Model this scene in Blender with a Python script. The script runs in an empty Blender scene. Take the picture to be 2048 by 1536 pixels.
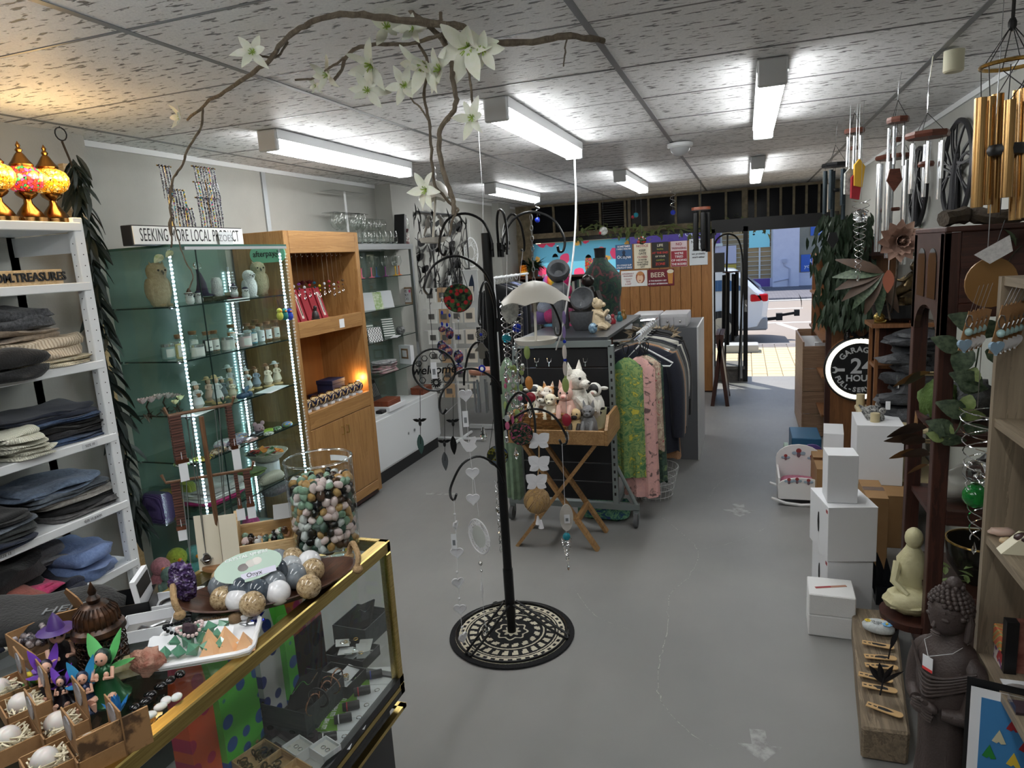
import bpy,bmesh,math,random
from mathutils import Vector as V,Matrix,Euler,noise
random.seed(7)
sc=bpy.context.scene
C=sc.collection
PI=math.pi
sin,cos,R_=math.sin,math.cos,math.radians
U=random.uniform
# ---------------------------------------------------------------- camera
CH=1.75
F=1368.0
CR=Matrix(((0.94667852,0.00147669,-0.32217635),(0.31651963,-0.19088247,0.92918201),(-0.06012571,-0.98161179,-0.18117174)))
cam=bpy.data.cameras.new('camera');cam_o=bpy.data.objects.new('camera',cam);C.objects.link(cam_o)
r_,u_,b_=CR.col[0],-CR.col[1],-CR.col[2]
cam_o.matrix_world=Matrix(((r_[0],u_[0],b_[0],0),(r_[1],u_[1],b_[1],0),(r_[2],u_[2],b_[2],CH),(0,0,0,1)))
cam.sensor_width=36;cam.lens=F/2048*36;cam.clip_start=.02;cam.clip_end=400
sc.camera=cam_o
# ---------------------------------------------------------------- world, sun, exposure
sc.view_settings.view_transform='Standard';sc.view_settings.look='None'
sc.view_settings.gamma=1;sc.view_settings.use_curve_mapping=False
sc.view_settings.exposure=0.85
sc.cycles.transparent_max_bounces=48;sc.cycles.max_bounces=14;sc.cycles.glossy_bounces=6;sc.cycles.transmission_bounces=12
w=bpy.data.worlds.new('sky');sc.world=w;w.use_nodes=True
nt=w.node_tree;bg=nt.nodes['Background']
sky=nt.nodes.new('ShaderNodeTexSky');sky.sky_type='NISHITA';sky.sun_disc=False
sky.sun_elevation=R_(48);sky.sun_rotation=R_(330)
nt.links.new(sky.outputs[0],bg.inputs[0]);bg.inputs[1].default_value=.13
sun=bpy.data.lights.new('sun','SUN');sun_o=bpy.data.objects.new('sun',sun);C.objects.link(sun_o)
sun.energy=3.6;sun.angle=R_(.6);sun.color=(1,.95,.88)
sun_o.rotation_euler=V((.42,-.50,-.95)).to_track_quat('-Z','Y').to_euler();sun_o.location=(-4,14,12)
TUBE=13.0
# ---------------------------------------------------------------- helpers
def at(px,py,x=None,y=None,z=None):
 d=CR@V((px-1024,py-768,F))
 t=x/d.x if x is not None else y/d.y if y is not None else(z-CH)/d.z
 return d*t+V((0,0,CH))
def lin(c):
 if isinstance(c,str):c=tuple(int(c[i:i+2],16)for i in(0,2,4))
 return tuple((v/255/12.92 if v/255<=.04045 else((v/255+.055)/1.055)**2.4)for v in c[:3])+(1,)
MC={}
def mat(key,col=None,rough=.5,metal=0.,n=None,b=None,emit=0,trans=0,spec=None,coat=0,sheen=0,st=(1,1,1),ior=None,sub=0):
 """plain or noise-mottled principled material; n=(scale, second colour, contrast), b=(scale, strength), st stretches the noise"""
 if key in MC:return MC[key]
 m=bpy.data.materials.new(key);m.use_nodes=True;MC[key]=m
 t=m.node_tree;p=t.nodes['Principled BSDF'];L=t.links.new
 p.inputs['Base Color'].default_value=lin(col);p.inputs['Roughness'].default_value=rough;p.inputs['Metallic'].default_value=metal
 if trans:p.inputs['Transmission Weight'].default_value=trans
 if spec is not None:p.inputs['Specular IOR Level'].default_value=spec
 if ior:p.inputs['IOR'].default_value=ior
 if coat:p.inputs['Coat Weight'].default_value=coat;p.inputs['Coat Roughness'].default_value=.08
 if sheen:p.inputs['Sheen Weight'].default_value=sheen
 if sub:p.inputs['Subsurface Weight'].default_value=sub;p.inputs['Subsurface Scale'].default_value=.01
 if emit:p.inputs['Emission Color'].default_value=lin(col);p.inputs['Emission Strength'].default_value=emit
 if n or b:
  tc=t.nodes.new('ShaderNodeTexCoord');mp=t.nodes.new('ShaderNodeMapping');mp.inputs['Scale'].default_value=st
  L(tc.outputs['Object'],mp.inputs[0])
 if n:
  nz=t.nodes.new('ShaderNodeTexNoise');nz.inputs['Scale'].default_value=n[0];nz.inputs['Detail'].default_value=6;nz.inputs['Roughness'].default_value=.6
  L(mp.outputs[0],nz.inputs['Vector'])
  r=t.nodes.new('ShaderNodeValToRGB');k=n[2]if len(n)>2 else .15
  r.color_ramp.elements[0].position=.5-k;r.color_ramp.elements[1].position=.5+k
  r.color_ramp.elements[0].color=lin(col);r.color_ramp.elements[1].color=lin(n[1])
  L(nz.outputs['Fac'],r.inputs[0]);L(r.outputs[0],p.inputs['Base Color'])
 if b:
  nb=t.nodes.new('ShaderNodeTexNoise');nb.inputs['Scale'].default_value=b[0];nb.inputs['Detail'].default_value=4
  L(mp.outputs[0],nb.inputs['Vector']);bu=t.nodes.new('ShaderNodeBump');bu.inputs['Strength'].default_value=b[1];bu.inputs['Distance'].default_value=.01
  L(nb.outputs['Fac'],bu.inputs['Height']);L(bu.outputs[0],p.inputs['Normal'])
 return m
def node_mat(key,build,rough=.5,metal=0):
 """material whose base colour comes from build(tree, coord_socket) -> colour socket"""
 if key in MC:return MC[key]
 m=bpy.data.materials.new(key);m.use_nodes=True;MC[key]=m
 t=m.node_tree;p=t.nodes['Principled BSDF'];p.inputs['Roughness'].default_value=rough;p.inputs['Metallic'].default_value=metal
 tc=t.nodes.new('ShaderNodeTexCoord')
 out=build(t,tc.outputs['Object'],p)
 if out is not None:t.links.new(out,p.inputs['Base Color'])
 return m
def ramp(t,fac,stops,interp='LINEAR'):
 r=t.nodes.new('ShaderNodeValToRGB');cr=r.color_ramp;cr.interpolation=interp
 while len(cr.elements)<len(stops):cr.elements.new(.5)
 for e,(p,c)in zip(cr.elements,stops):e.position=p;e.color=lin(c)
 t.links.new(fac,r.inputs[0]);return r.outputs[0]
def tex(t,kind,vec,scale,st=None,**k):
 if st:
  mp=t.nodes.new('ShaderNodeMapping');mp.inputs['Scale'].default_value=st;t.links.new(vec,mp.inputs[0]);vec=mp.outputs[0]
 x=t.nodes.new('ShaderNodeTex'+kind);x.inputs['Scale'].default_value=scale
 for a,v in k.items():
  if a in x.inputs:x.inputs[a].default_value=v
  else:setattr(x,a,v)
 t.links.new(vec,x.inputs['Vector']);return x
def mth(t,op,a,b_=0.):
 x=t.nodes.new('ShaderNodeMath');x.operation=op
 for i,q in((0,a),(1,b_)):
  if isinstance(q,(int,float)):x.inputs[i].default_value=q
  else:t.links.new(q,x.inputs[i])
 return x.outputs[0]
def mixc(t,f,a,b_):
 x=t.nodes.new('ShaderNodeMix');x.data_type='RGBA'
 if isinstance(f,(int,float)):x.inputs[0].default_value=f
 else:t.links.new(f,x.inputs[0])
 for i,q in((6,a),(7,b_)):
  if isinstance(q,(tuple,str)):x.inputs[i].default_value=lin(q)
  else:t.links.new(q,x.inputs[i])
 return x.outputs[2]
def bump(t,p,h,s=.3,d=.01):
 bu=t.nodes.new('ShaderNodeBump');bu.inputs['Strength'].default_value=s;bu.inputs['Distance'].default_value=d
 t.links.new(h,bu.inputs['Height']);t.links.new(bu.outputs[0],p.inputs['Normal'])
def thin_glass(key,tint=(250,252,251),refl=1.0,ior=1.45,rough=.02):
 """thin pane: clear transmission with Fresnel reflection on top"""
 if key in MC:return MC[key]
 m=bpy.data.materials.new(key);m.use_nodes=True;MC[key]=m
 t=m.node_tree;t.nodes.remove(t.nodes['Principled BSDF']);o=t.nodes['Material Output']
 tr=t.nodes.new('ShaderNodeBsdfTransparent');tr.inputs[0].default_value=lin(tint)
 g=t.nodes.new('ShaderNodeBsdfGlossy');g.inputs['Roughness'].default_value=rough
 fr=t.nodes.new('ShaderNodeFresnel');ge=t.nodes.new('ShaderNodeNewGeometry');t.links.new(mth(t,'ADD',mth(t,'MULTIPLY',ge.outputs['Backfacing'],1/ior-ior),ior),fr.inputs[0])
 f=mth(t,'MULTIPLY',fr.outputs[0],refl)
 mx=t.nodes.new('ShaderNodeMixShader');t.links.new(f,mx.inputs[0]);t.links.new(tr.outputs[0],mx.inputs[1]);t.links.new(g.outputs[0],mx.inputs[2])
 t.links.new(mx.outputs[0],o.inputs[0]);return m
def wood(key,c1,c2,axis='z',scale=1.,rough=.45,ring=6):
 def b(t,v,p):
  st={'z':(6,6,.35),'x':(.35,6,6),'y':(6,.35,6)}[axis]
  nz=tex(t,'Noise',v,2.2*scale,st,Detail=8.,Roughness=.65,Distortion=.8)
  wv=mth(t,'FRACT',mth(t,'MULTIPLY',nz.outputs[0],ring))
  fine=tex(t,'Noise',v,14*scale,tuple(q*1.6 for q in st),Detail=4.)
  f=mth(t,'ADD',mth(t,'MULTIPLY',wv,.55),mth(t,'MULTIPLY',fine.outputs[0],.55))
  bump(t,p,f,.12,.004)
  return ramp(t,f,[(.15,c1),(.95,c2)])
 return node_mat(key,b,rough)
class MB:
 """collects shapes into one mesh; M is the current local transform, mi the current material slot"""
 def __init__(s):s.v=[];s.f=[];s.m=[];s.M=Matrix();s.mi=0
 def tf(s,loc=(0,0,0),rot=(0,0,0),sc_=1):
  s.M=Matrix.Translation(loc)@Euler(rot).to_matrix().to_4x4()@(Matrix.Diagonal((sc_,sc_,sc_,1))if isinstance(sc_,(int,float))else Matrix.Diagonal((*sc_,1)))
  return s
 def add(s,vs,fs):
  o=len(s.v);s.v+=[tuple(s.M@V(q))for q in vs];s.f+=[tuple(i+o for i in q)for q in fs];s.m+=[s.mi]*len(fs);return s
 def box(s,x0,x1,y0,y1,z0,z1):
  return s.add([(x0,y0,z0),(x1,y0,z0),(x1,y1,z0),(x0,y1,z0),(x0,y0,z1),(x1,y0,z1),(x1,y1,z1),(x0,y1,z1)],[(0,3,2,1),(4,5,6,7),(0,1,5,4),(1,2,6,5),(2,3,7,6),(3,0,4,7)])
 def cbox(s,c,d):return s.box(c[0]-d[0]/2,c[0]+d[0]/2,c[1]-d[1]/2,c[1]+d[1]/2,c[2]-d[2]/2,c[2]+d[2]/2)
 def bar(s,a,b,w_,h_=None,up=(0,0,1)):
  """rectangular bar from a to b"""
  a,b=V(a),V(b);h_=h_ or w_;d=(b-a).normalized();u=V(up)
  if abs(d.dot(u))>.98:u=V((0,1,0))
  x=d.cross(u).normalized();y=x.cross(d).normalized();q=[]
  for e in(a,b):q+=[e+x*i*w_/2+y*j*h_/2 for i,j in((-1,-1),(1,-1),(1,1),(-1,1))]
  return s.add(q,[(3,2,1,0),(4,5,6,7),(0,1,5,4),(1,2,6,5),(2,3,7,6),(3,0,4,7)])
 def tube(s,pts,r,n=7,closed=False):
  pts=[V(p)for p in pts];k=len(pts);rr=r if isinstance(r,(list,tuple))else[r]*k
  vs,fs=[],[];prev=None
  for i,p in enumerate(pts):
   if closed:d=pts[(i+1)%k]-pts[i-1]
   else:d=pts[min(i+1,k-1)]-pts[max(i-1,0)]
   d=d.normalized()if d.length>1e-9 else V((0,0,1))
   if prev is None:x=d.orthogonal().normalized()
   else:
    x=prev-d*prev.dot(d);x=x.normalized()if x.length>1e-6 else d.orthogonal().normalized()
   prev=x;y=d.cross(x)
   vs+=[p+(x*cos(2*PI*j/n)+y*sin(2*PI*j/n))*rr[i]for j in range(n)]
  for i in range(k if closed else k-1):
   a,b=i*n,((i+1)%k)*n
   fs+=[(a+j,a+(j+1)%n,b+(j+1)%n,b+j)for j in range(n)]
  if not closed:fs+=[tuple(range(n))[::-1],tuple((k-1)*n+j for j in range(n))]
  return s.add(vs,fs)
 def cyl(s,a,b,r,n=12):return s.tube([a,b],r,n)
 def lathe(s,prof,n=16,cap=1):
  vs,fs=[],[];k=len(prof)
  for r,z in prof:vs+=[(max(r,1e-5)*cos(2*PI*j/n),max(r,1e-5)*sin(2*PI*j/n),z)for j in range(n)]
  for i in range(k-1):fs+=[(i*n+j,i*n+(j+1)%n,(i+1)*n+(j+1)%n,(i+1)*n+j)for j in range(n)]
  if cap and prof[0][0]>1e-4:fs.append(tuple(range(n))[::-1])
  if cap and prof[-1][0]>1e-4:fs.append(tuple((k-1)*n+j for j in range(n)))
  return s.add(vs,fs)
 def ball(s,c,r,n=12,k=None,f=None):
  """ellipsoid; f(direction)->radius factor for lumps"""
  k=k or max(4,n//2+1);r=(r,r,r)if isinstance(r,(int,float))else r;vs=[];fs=[]
  for i in range(k+1):
   th=PI*i/k
   for j in range(n):
    d=V((sin(th)*cos(2*PI*j/n),sin(th)*sin(2*PI*j/n),-cos(th)));q=f(d)if f else 1
    vs.append((c[0]+d.x*r[0]*q,c[1]+d.y*r[1]*q,c[2]+d.z*r[2]*q))
  for i in range(k):fs+=[(i*n+j,i*n+(j+1)%n,(i+1)*n+(j+1)%n,(i+1)*n+j)for j in range(n)]
  return s.add(vs,fs)
 def prism(s,poly,h0,h1,plane='xy'):
  n=len(poly);f={'xy':lambda a,b,h:(a,b,h),'xz':lambda a,b,h:(a,h,b),'yz':lambda a,b,h:(h,a,b)}[plane]
  vs=[f(a,b,h0)for a,b in poly]+[f(a,b,h1)for a,b in poly]
  return s.add(vs,[tuple(range(n))[::-1],tuple(range(n,2*n))]+[(i,(i+1)%n,n+(i+1)%n,n+i)for i in range(n)])
 def ring(s,c,r,t_,ax='y',n=28,k=6,sx=1,sz=1):
  f={'y':lambda a,b:(c[0]+a*sx,c[1],c[2]+b*sz),'x':lambda a,b:(c[0],c[1]+a*sx,c[2]+b*sz),'z':lambda a,b:(c[0]+a*sx,c[1]+b*sz,c[2])}[ax]
  return s.tube([f(r*cos(2*PI*i/n),r*sin(2*PI*i/n))for i in range(n)],t_,k,True)
 def sheet(s,P,nu,nv,th=0.):
  """grid surface from P(u,v); th adds a back side"""
  vs=[P(i/nu,j/nv)for j in range(nv+1)for i in range(nu+1)];w_=nu+1
  fs=[(j*w_+i,j*w_+i+1,(j+1)*w_+i+1,(j+1)*w_+i)for j in range(nv)for i in range(nu)]
  return s.add(vs,fs)
 def build(s,name,m,parent=None,smooth=False,bevel=0.,seg=1,world=True,angle=40,solid=0.):
  me=bpy.data.meshes.new(name);off=parent_loc(parent)if(parent is not None and world)else V((0,0,0))
  me.from_pydata([tuple(V(q)-off)for q in s.v]if off.length else s.v,[],s.f)
  ms=m if isinstance(m,(list,tuple))else[m]
  for q in ms:me.materials.append(q)
  if len(ms)>1:me.polygons.foreach_set('material_index',s.m)
  bm=bmesh.new();bm.from_mesh(me);bmesh.ops.recalc_face_normals(bm,faces=bm.faces)
  if bevel:bmesh.ops.bevel(bm,geom=bm.edges[:],offset=bevel,segments=seg,profile=.6,affect='EDGES',clamp_overlap=True)
  if solid:bmesh.ops.solidify(bm,geom=bm.faces[:],thickness=solid)
  bm.to_mesh(me);bm.free()
  if smooth or bevel and seg>1:
   me.polygons.foreach_set('use_smooth',[True]*len(me.polygons));me.set_sharp_from_angle(angle=R_(angle))
  o=bpy.data.objects.new(name,me);C.objects.link(o)
  if parent is not None:o.parent=parent
  return o
def parent_loc(p):
 l=V((0,0,0))
 while p is not None:l=l+p.location;p=p.parent
 return l
def tag(o,label=None,cat=None,group=None,kind=None):
 if label:o['label']=label
 if cat:o['category']=cat
 if group:o['group']=group
 if kind:o['kind']=kind
 return o
def T(name,label,cat,loc=(0,0,0),rz=0.,group=None):
 o=bpy.data.objects.new(name,None);C.objects.link(o);o.location=loc;o.rotation_euler=(0,0,rz);o.empty_display_size=.05
 return tag(o,label,cat,group)
def S(o,label=None):return tag(o,label,None,None,'structure')
KIDS={}
def dup(o,loc,rz=None,label=None,group=None,scale=None,rot=None,parent=None):
 c=o.copy();C.objects.link(c)
 if parent is not None:c.parent=parent
 c.location=loc
 if rot is not None:c.rotation_euler=rot
 elif rz is not None:c.rotation_euler=(0,0,rz)
 if scale:c.scale=(scale,)*3 if isinstance(scale,(int,float))else scale
 if label:c['label']=label
 if group:c['group']=group
 for ch in list(o.children):
  d=ch.copy();C.objects.link(d);d.parent=c
  for g in list(ch.children):e=g.copy();C.objects.link(e);e.parent=d
 return c
def recol(o,m):
 """give a copied mesh object its own mesh data with another material"""
 o.data=o.data.copy();o.data.materials.clear()
 for q in(m if isinstance(m,(list,tuple))else[m]):o.data.materials.append(q)
 return o
def txt(s,size,m,M,parent,name='lettering',depth=.0006,align='CENTER',sx=1.,space=1.,shear=0.,bold=0.):
 """raised lettering; M places the text plane (x along the line, y up)"""
 cu=bpy.data.curves.new(name,'FONT');cu.body=s;cu.size=size;cu.extrude=depth;cu.align_x=align;cu.align_y='CENTER'
 cu.space_character=space;cu.shear=shear;cu.resolution_u=3;cu.offset=bold
 o=bpy.data.objects.new(name,cu);me=bpy.data.meshes.new_from_object(o);me.name=name
 me.materials.clear();me.materials.append(m)
 me.transform(Matrix.Translation(-parent_loc(parent))@M@Matrix.Diagonal((sx,1,1,1)))
 bpy.data.objects.remove(o);bpy.data.curves.remove(cu)
 q=bpy.data.objects.new(name,me);C.objects.link(q);q.parent=parent;return q
def frame_m(o,x,y):
 """matrix with origin o, x axis x, y axis y"""
 x=V(x).normalized();y=V(y);y=(y-x*y.dot(x)).normalized();z=x.cross(y)
 return Matrix(((x.x,y.x,z.x,o[0]),(x.y,y.y,z.y,o[1]),(x.z,y.z,z.z,o[2]),(0,0,0,1)))
def arc(c,r,a0,a1,n,f):return[f(c[0]+r*cos(a0+(a1-a0)*i/n),c[1]+r*sin(a0+(a1-a0)*i/n))for i in range(n+1)]
def spline(pts,k=6):
 """Catmull-Rom through pts"""
 p=[V(q)for q in pts];p=[p[0]*2-p[1]]+p+[p[-1]*2-p[-2]];out=[]
 for i in range(1,len(p)-2):
  a,b,c,d=p[i-1:i+3]
  for j in range(k):
   t=j/k;out.append(.5*(2*b+(c-a)*t+(2*a-5*b+4*c-d)*t*t+(3*b-a-3*c+d)*t**3))
 return out+[p[-2]]
def nz(x,y=0.,z=0.):return noise.noise(V((x,y,z)))
def bx(t,n,m,*a,**k):b=MB();b.box(*a);return b.build(n,m,t,**k)
def tb(t,n,m,pts,r,k=7,**q):b=MB();b.tube(pts,r,k);return b.build(n,m,t,True,**q)
def bl(t,n,m,c,r,k=12,f=None,**q):b=MB();b.ball(c,r,k,None,f);return b.build(n,m,t,True,**q)
def lt(t,n,m,c,prof,k=16,**q):b=MB();b.tf(c);b.lathe(prof,k);return b.build(n,m,t,True,**q)
def lump(s,a=.2,k=2.5):return lambda d:1+a*nz(d.x*k+s,d.y*k,d.z*k)
A=lambda px,py,y:at(px,py,y=y)
# common materials
WHITE=mat('white_laminate',(225,228,230),.45)
WPAINT=mat('white_paint',(214,216,217),.5)
CARD=mat('white_card',(226,228,232),.7)
BLACK=mat('black_plastic',(16,17,20),.4)
BMET=mat('black_powder_coated_steel',(14,15,17),.35,.3)
STEEL=mat('brushed_steel',(170,172,175),.28,1)
ALU=mat('aluminium',(176,180,182),.35,1)
CHROME=mat('chrome',(225,226,228),.08,1)
GOLD=mat('gold_metal',(200,160,90),.22,1)
BRASS=mat('brass_rail',(214,190,120),.3,1,n=(30,(150,128,70),.3),st=(8,.3,8))
OAK=wood('oak_veneer',(142,100,54),(178,135,84),'z')
OAKY=wood('oak_veneer_level',(142,100,54),(178,135,84),'y')
PINE=wood('pine',(186,150,100),(222,192,146),'x')
ACACIA=wood('acacia_timber',(128,92,54),(176,138,92),'y',1.4)
DWOOD=wood('dark_mahogany',(42,22,18),(74,40,31),'z')
GLASS=thin_glass('clear_glass')
GGLASS=thin_glass('green_edged_glass',(240,248,244))
GEDGE=mat('glass_edge',(70,110,100),.1,0,trans=.3)
GWARE=thin_glass('glassware',refl=1.5)
CRYSTAL=mat('crystal',(245,248,250),.02,0,trans=1,ior=1.5)
INK=mat('black_print',(20,20,22),.6)
# ================================================================ the room
def _floor(t,v,p):
 a=tex(t,'Noise',v,1.1,None,Detail=6.);s=tex(t,'Noise',v,26,(1,.25,1),Detail=5.,Roughness=.7);f=tex(t,'Noise',v,190,None,Detail=2.)
 g=ramp(t,a.outputs[0],[(.3,(124,124,124)),(.7,(142,141,139))])
 w_=ramp(t,s.outputs[0],[(.60,(0,0,0)),(.78,(46,46,46))])
 k=ramp(t,f.outputs[0],[(.70,(0,0,0)),(.76,(150,150,150))])
 g2=mixc(t,w_,g,(172,171,168));g3=mixc(t,mth(t,'MULTIPLY',k,.5),g2,(200,198,192))
 rr=ramp(t,s.outputs[0],[(.3,(180,180,180)),(.7,(192,192,192))]);t.links.new(rr,p.inputs['Roughness']);p.inputs['Specular IOR Level'].default_value=.5
 bump(t,p,f.outputs[0],.05,.003);return g3
FLOORM=node_mat('worn_grey_painted_concrete',_floor)
HT=2.45;XL,XR,YF=-3.1,1.12,9.6
b=MB();b.box(XL-.1,XR+.1,-2.6,9.55,-.1,0);floor=S(b.build('floor',FLOORM))
MARK=mat('worn_white_floor_paint',(172,172,172),.7,n=(22,(134,133,132),.12))
def arrow(px,py,s,rot):
 c=at(px,py,z=0);b=MB();b.tf((c.x,c.y,.0006),(0,0,rot),s)
 b.add([(-.05,.15,0),(.05,.15,0),(.05,0,0),(.14,0,0),(0,-.16,0),(-.14,0,0),(-.05,0,0)],[(0,1,2,3,4,5,6)])
 b.build('floor_arrow',MARK,floor)
arrow(1478,1020,.75,.05);arrow(1520,1490,.55,.1)
b=MB();q=[at(a,c,z=.0006)for a,c in((852,989),(852,985),(912,986),(912,990))];b.add(q,[(0,1,2,3)]);b.build('tape_strip',MARK,floor)
def crack(pts,n,wd=.0018):
 pts=spline([at(a,c,z=.0008)for a,c in pts],8);vs=[];fs=[]
 for i,p in enumerate(pts):
  j=nz(i*.9,n)*.012;wq=wd*(.5+abs(nz(i*1.7,n+3))*1.6);vs+=[(p.x+j-wq,p.y,p.z),(p.x+j+wq,p.y,p.z)]
 fs=[(2*i,2*i+1,2*i+3,2*i+2)for i in range(len(pts)-1)]
 b=MB();b.add(vs,fs);b.build('floor_crack',mat('filled_floor_crack',(186,184,178),.8,n=(60,(120,120,122),.1)),floor)
crack([(1310,1025),(1350,1055),(1395,1100),(1380,1150),(1340,1190),(1335,1260),(1318,1330),(1322,1400),(1380,1465),(1440,1500)],2)
crack([(1415,1000),(1440,965),(1480,950),(1540,940)],9,.0014);crack([(1395,1100),(1480,1080),(1560,1040)],5,.001)
crack([(1150,1180),(1190,1230),(1260,1260)],12,.0012)
def _tile(t,v,p):
 a=tex(t,'Noise',v,30,(.55,1.9,1),Detail=3.,Roughness=.55,Distortion=.4);f=tex(t,'Noise',v,150,None,Detail=3.);q=tex(t,'Noise',v,1.2,None)
 m=ramp(t,a.outputs[0],[(.585,(0,0,0)),(.635,(255,255,255))]);base=ramp(t,f.outputs[0],[(.3,(226,226,228)),(.7,(242,242,242))])
 b1=mth(t,'SUBTRACT',mth(t,'MULTIPLY',f.outputs[0],.35),m);bump(t,p,b1,.5,.005)
 return mixc(t,m,base,(104,104,106))
TILE=node_mat('fissured_ceiling_tile',_tile,.55)
TBAR=mat('grey_ceiling_rail',(112,113,116),.4)
b=MB();b.box(XL-.1,XR+.1,-2.6,9.75,HT+.02,HT+.1);ceiling=S(b.build('ceiling',mat('ceiling_void',(70,70,72),.9)))
XT=[-3.1,-2.87,-1.67,-.47,.73,1.12];Y0=-2.55
proto={}
for i in range(5):
 x0,x1=XT[i],XT[i+1];wd=x1-x0
 for j in range(21):
  y=Y0+.6*j;hh=.6 if y+.6<9.6 else 9.6-y
  if hh<.05:continue
  k=(round(wd,2),round(hh,2))
  if k not in proto:
   b=MB();b.box(-wd/2+.006,wd/2-.006,-hh/2+.005,hh/2-.005,-.004,.012)
   proto[k]=b.build('ceiling_tile',TILE,ceiling,bevel=.003,world=0);o=proto[k]
  else:
   o=proto[k].copy();C.objects.link(o)
  o.location=((x0+x1)/2,y+hh/2,HT+.004+U(-.0015,.0015))
b=MB()
for x in XT[1:5]:b.box(x-.012,x+.012,-2.5,9.6,HT-.002,HT+.02)
b.build('main_rail',TBAR,ceiling)
b=MB()
for j in range(21):b.box(XL,XR,Y0+.6*j-.005,Y0+.6*j+.005,HT-.001,HT+.012)
b.build('cross_rail',TBAR,ceiling)
WALLM=mat('aged_cream_wall',(172,172,166),.7,n=(2.5,(158,158,152),.25),b=(90,.08))
b=MB();b.box(XL-.12,XL,-2.6,9.7,0,HT+.05);wl=S(b.build('wall_left',WALLM))
b=MB();b.box(XR,XR+.12,-2.6,9.7,0,HT+.05);wr=S(b.build('wall_right',WALLM))
b=MB();b.box(XL,XR,-2.7,-2.58,0,HT+.05);S(b.build('wall_back',WALLM))
b=MB();b.box(XL,XL+.012,-2.5,9.5,HT-.03,HT);S(b.build('trim_1',WPAINT))
b=MB();b.box(XR-.012,XR,-2.5,9.5,HT-.03,HT);S(b.build('trim_2',WPAINT))
b=MB();b.box(XL,XL+.10,1.55,2.62,0,HT);S(b.build('wall_pier',WALLM))
b=MB();b.box(XL,XL+.16,5.55,5.95,0,HT);b.box(XL,XL+.1,8.55,9.0,0,HT);S(b.build('wall_pilaster',WALLM))
b=MB();b.box(XL+.001,XL+.012,4.02,4.06,.1,HT-.03);S(b.build('trim_3',ALU))
# facade: a transom of dark panes over a beam, shop windows, the doorway
FRAME=mat('weathered_cream_frame',(150,138,112),.6,n=(14,(104,92,70),.2),b=(60,.2))
DARKP=mat('dark_transom_glass',(7,9,16),.2,spec=.15)
BLKF=mat('black_door_frame',(20,20,22),.35)
b=MB();b.box(XL,XR,9.55,9.72,2.42,2.5);b.box(XL,XR,9.53,9.72,1.99,2.06);b.box(XL,XL+.2,9.55,9.72,0,2.42);b.box(.98,XR,9.5,9.72,0,2.42)
b.box(XL,-.4,9.55,9.72,0,.45);facade=S(b.build('wall_front',FRAME))
mx=[XL+.2]+[at(p,430,y=9.6).x for p in(1062,1108,1155,1201,1251,1298,1352,1400,1452,1494,1511,1536,1561,1587,1612,1637)]+[.98]
b=MB()
for i,x in enumerate(mx[1:-1]):b.box(x-.014,x+.014,9.56,9.64,2.06,2.42)
b.box(mx[5]+.04,mx[5]+.075,9.56,9.64,2.06,2.42);b.box(-.04,.03,9.5,9.66,1.9,2.45)
win=S(b.build('window_1',FRAME))
for i in range(len(mx)-1):
 bx(win,'pane',DARKP,mx[i]+.012,mx[i+1]-.012,9.6,9.606,2.06,2.42)
for i in(3,4):
 b=MB()
 for k in range(11):b.bar((mx[i]+.016,9.585,2.08+k*.031),(mx[i+1]-.016,9.585,2.08+k*.031),.03,.004,up=(0,.7,.7))
 b.build('louvre',mat('dark_louvre',(30,28,30),.5),win)
b=MB();b.box(XL+.2,-.4,9.58,9.64,.45,.5);b.box(XL+.2,-.4,9.58,9.64,1.93,1.99)
for x in(XL+.2,-1.55,-.44):b.box(x,x+.05,9.58,9.64,.45,1.99)
w2=S(b.build('window_2',BLKF))
bx(w2,'pane',GLASS,XL+.25,-1.55,9.605,9.611,.5,1.93)
bx(w2,'pane',GLASS,-1.5,-.44,9.605,9.611,.5,1.93)
BRICK=mat('grey_sill_brick',(120,116,112),.8,n=(20,(90,88,86),.2),b=(60,.4))
b=MB();b.box(-.4,.0,9.2,9.6,-.05,.16);b.box(-.42,.0,9.16,9.62,.16,.2);sill=S(b.build('wall_sill',BRICK))
b=MB();b.box(-.02,.035,9.17,9.23,0,1.96);b.box(-.4,.98,9.17,9.23,1.9,2.0);b.box(-.4,-.36,9.17,9.23,.2,1.95);b.box(.93,.98,9.17,9.23,0,1.95);door=S(b.build('door_1',BLKF))
bx(door,'pane',GLASS,-.36,-.02,9.197,9.203,.2,1.92)
bx(door,'door_edge',ALU,-.055,-.03,9.12,9.17,.05,1.62)
b=MB();b.ball((.01,9.16,.98),(.018,.02,.018),8);b.box(-.005,.025,9.165,9.172,.9,1.05);b.build('door_lock',CHROME,door,1)
b=MB();b.box(-.4,.98,9.2,9.6,1.98,2.06);S(b.build('trim_4',BLKF))
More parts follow.
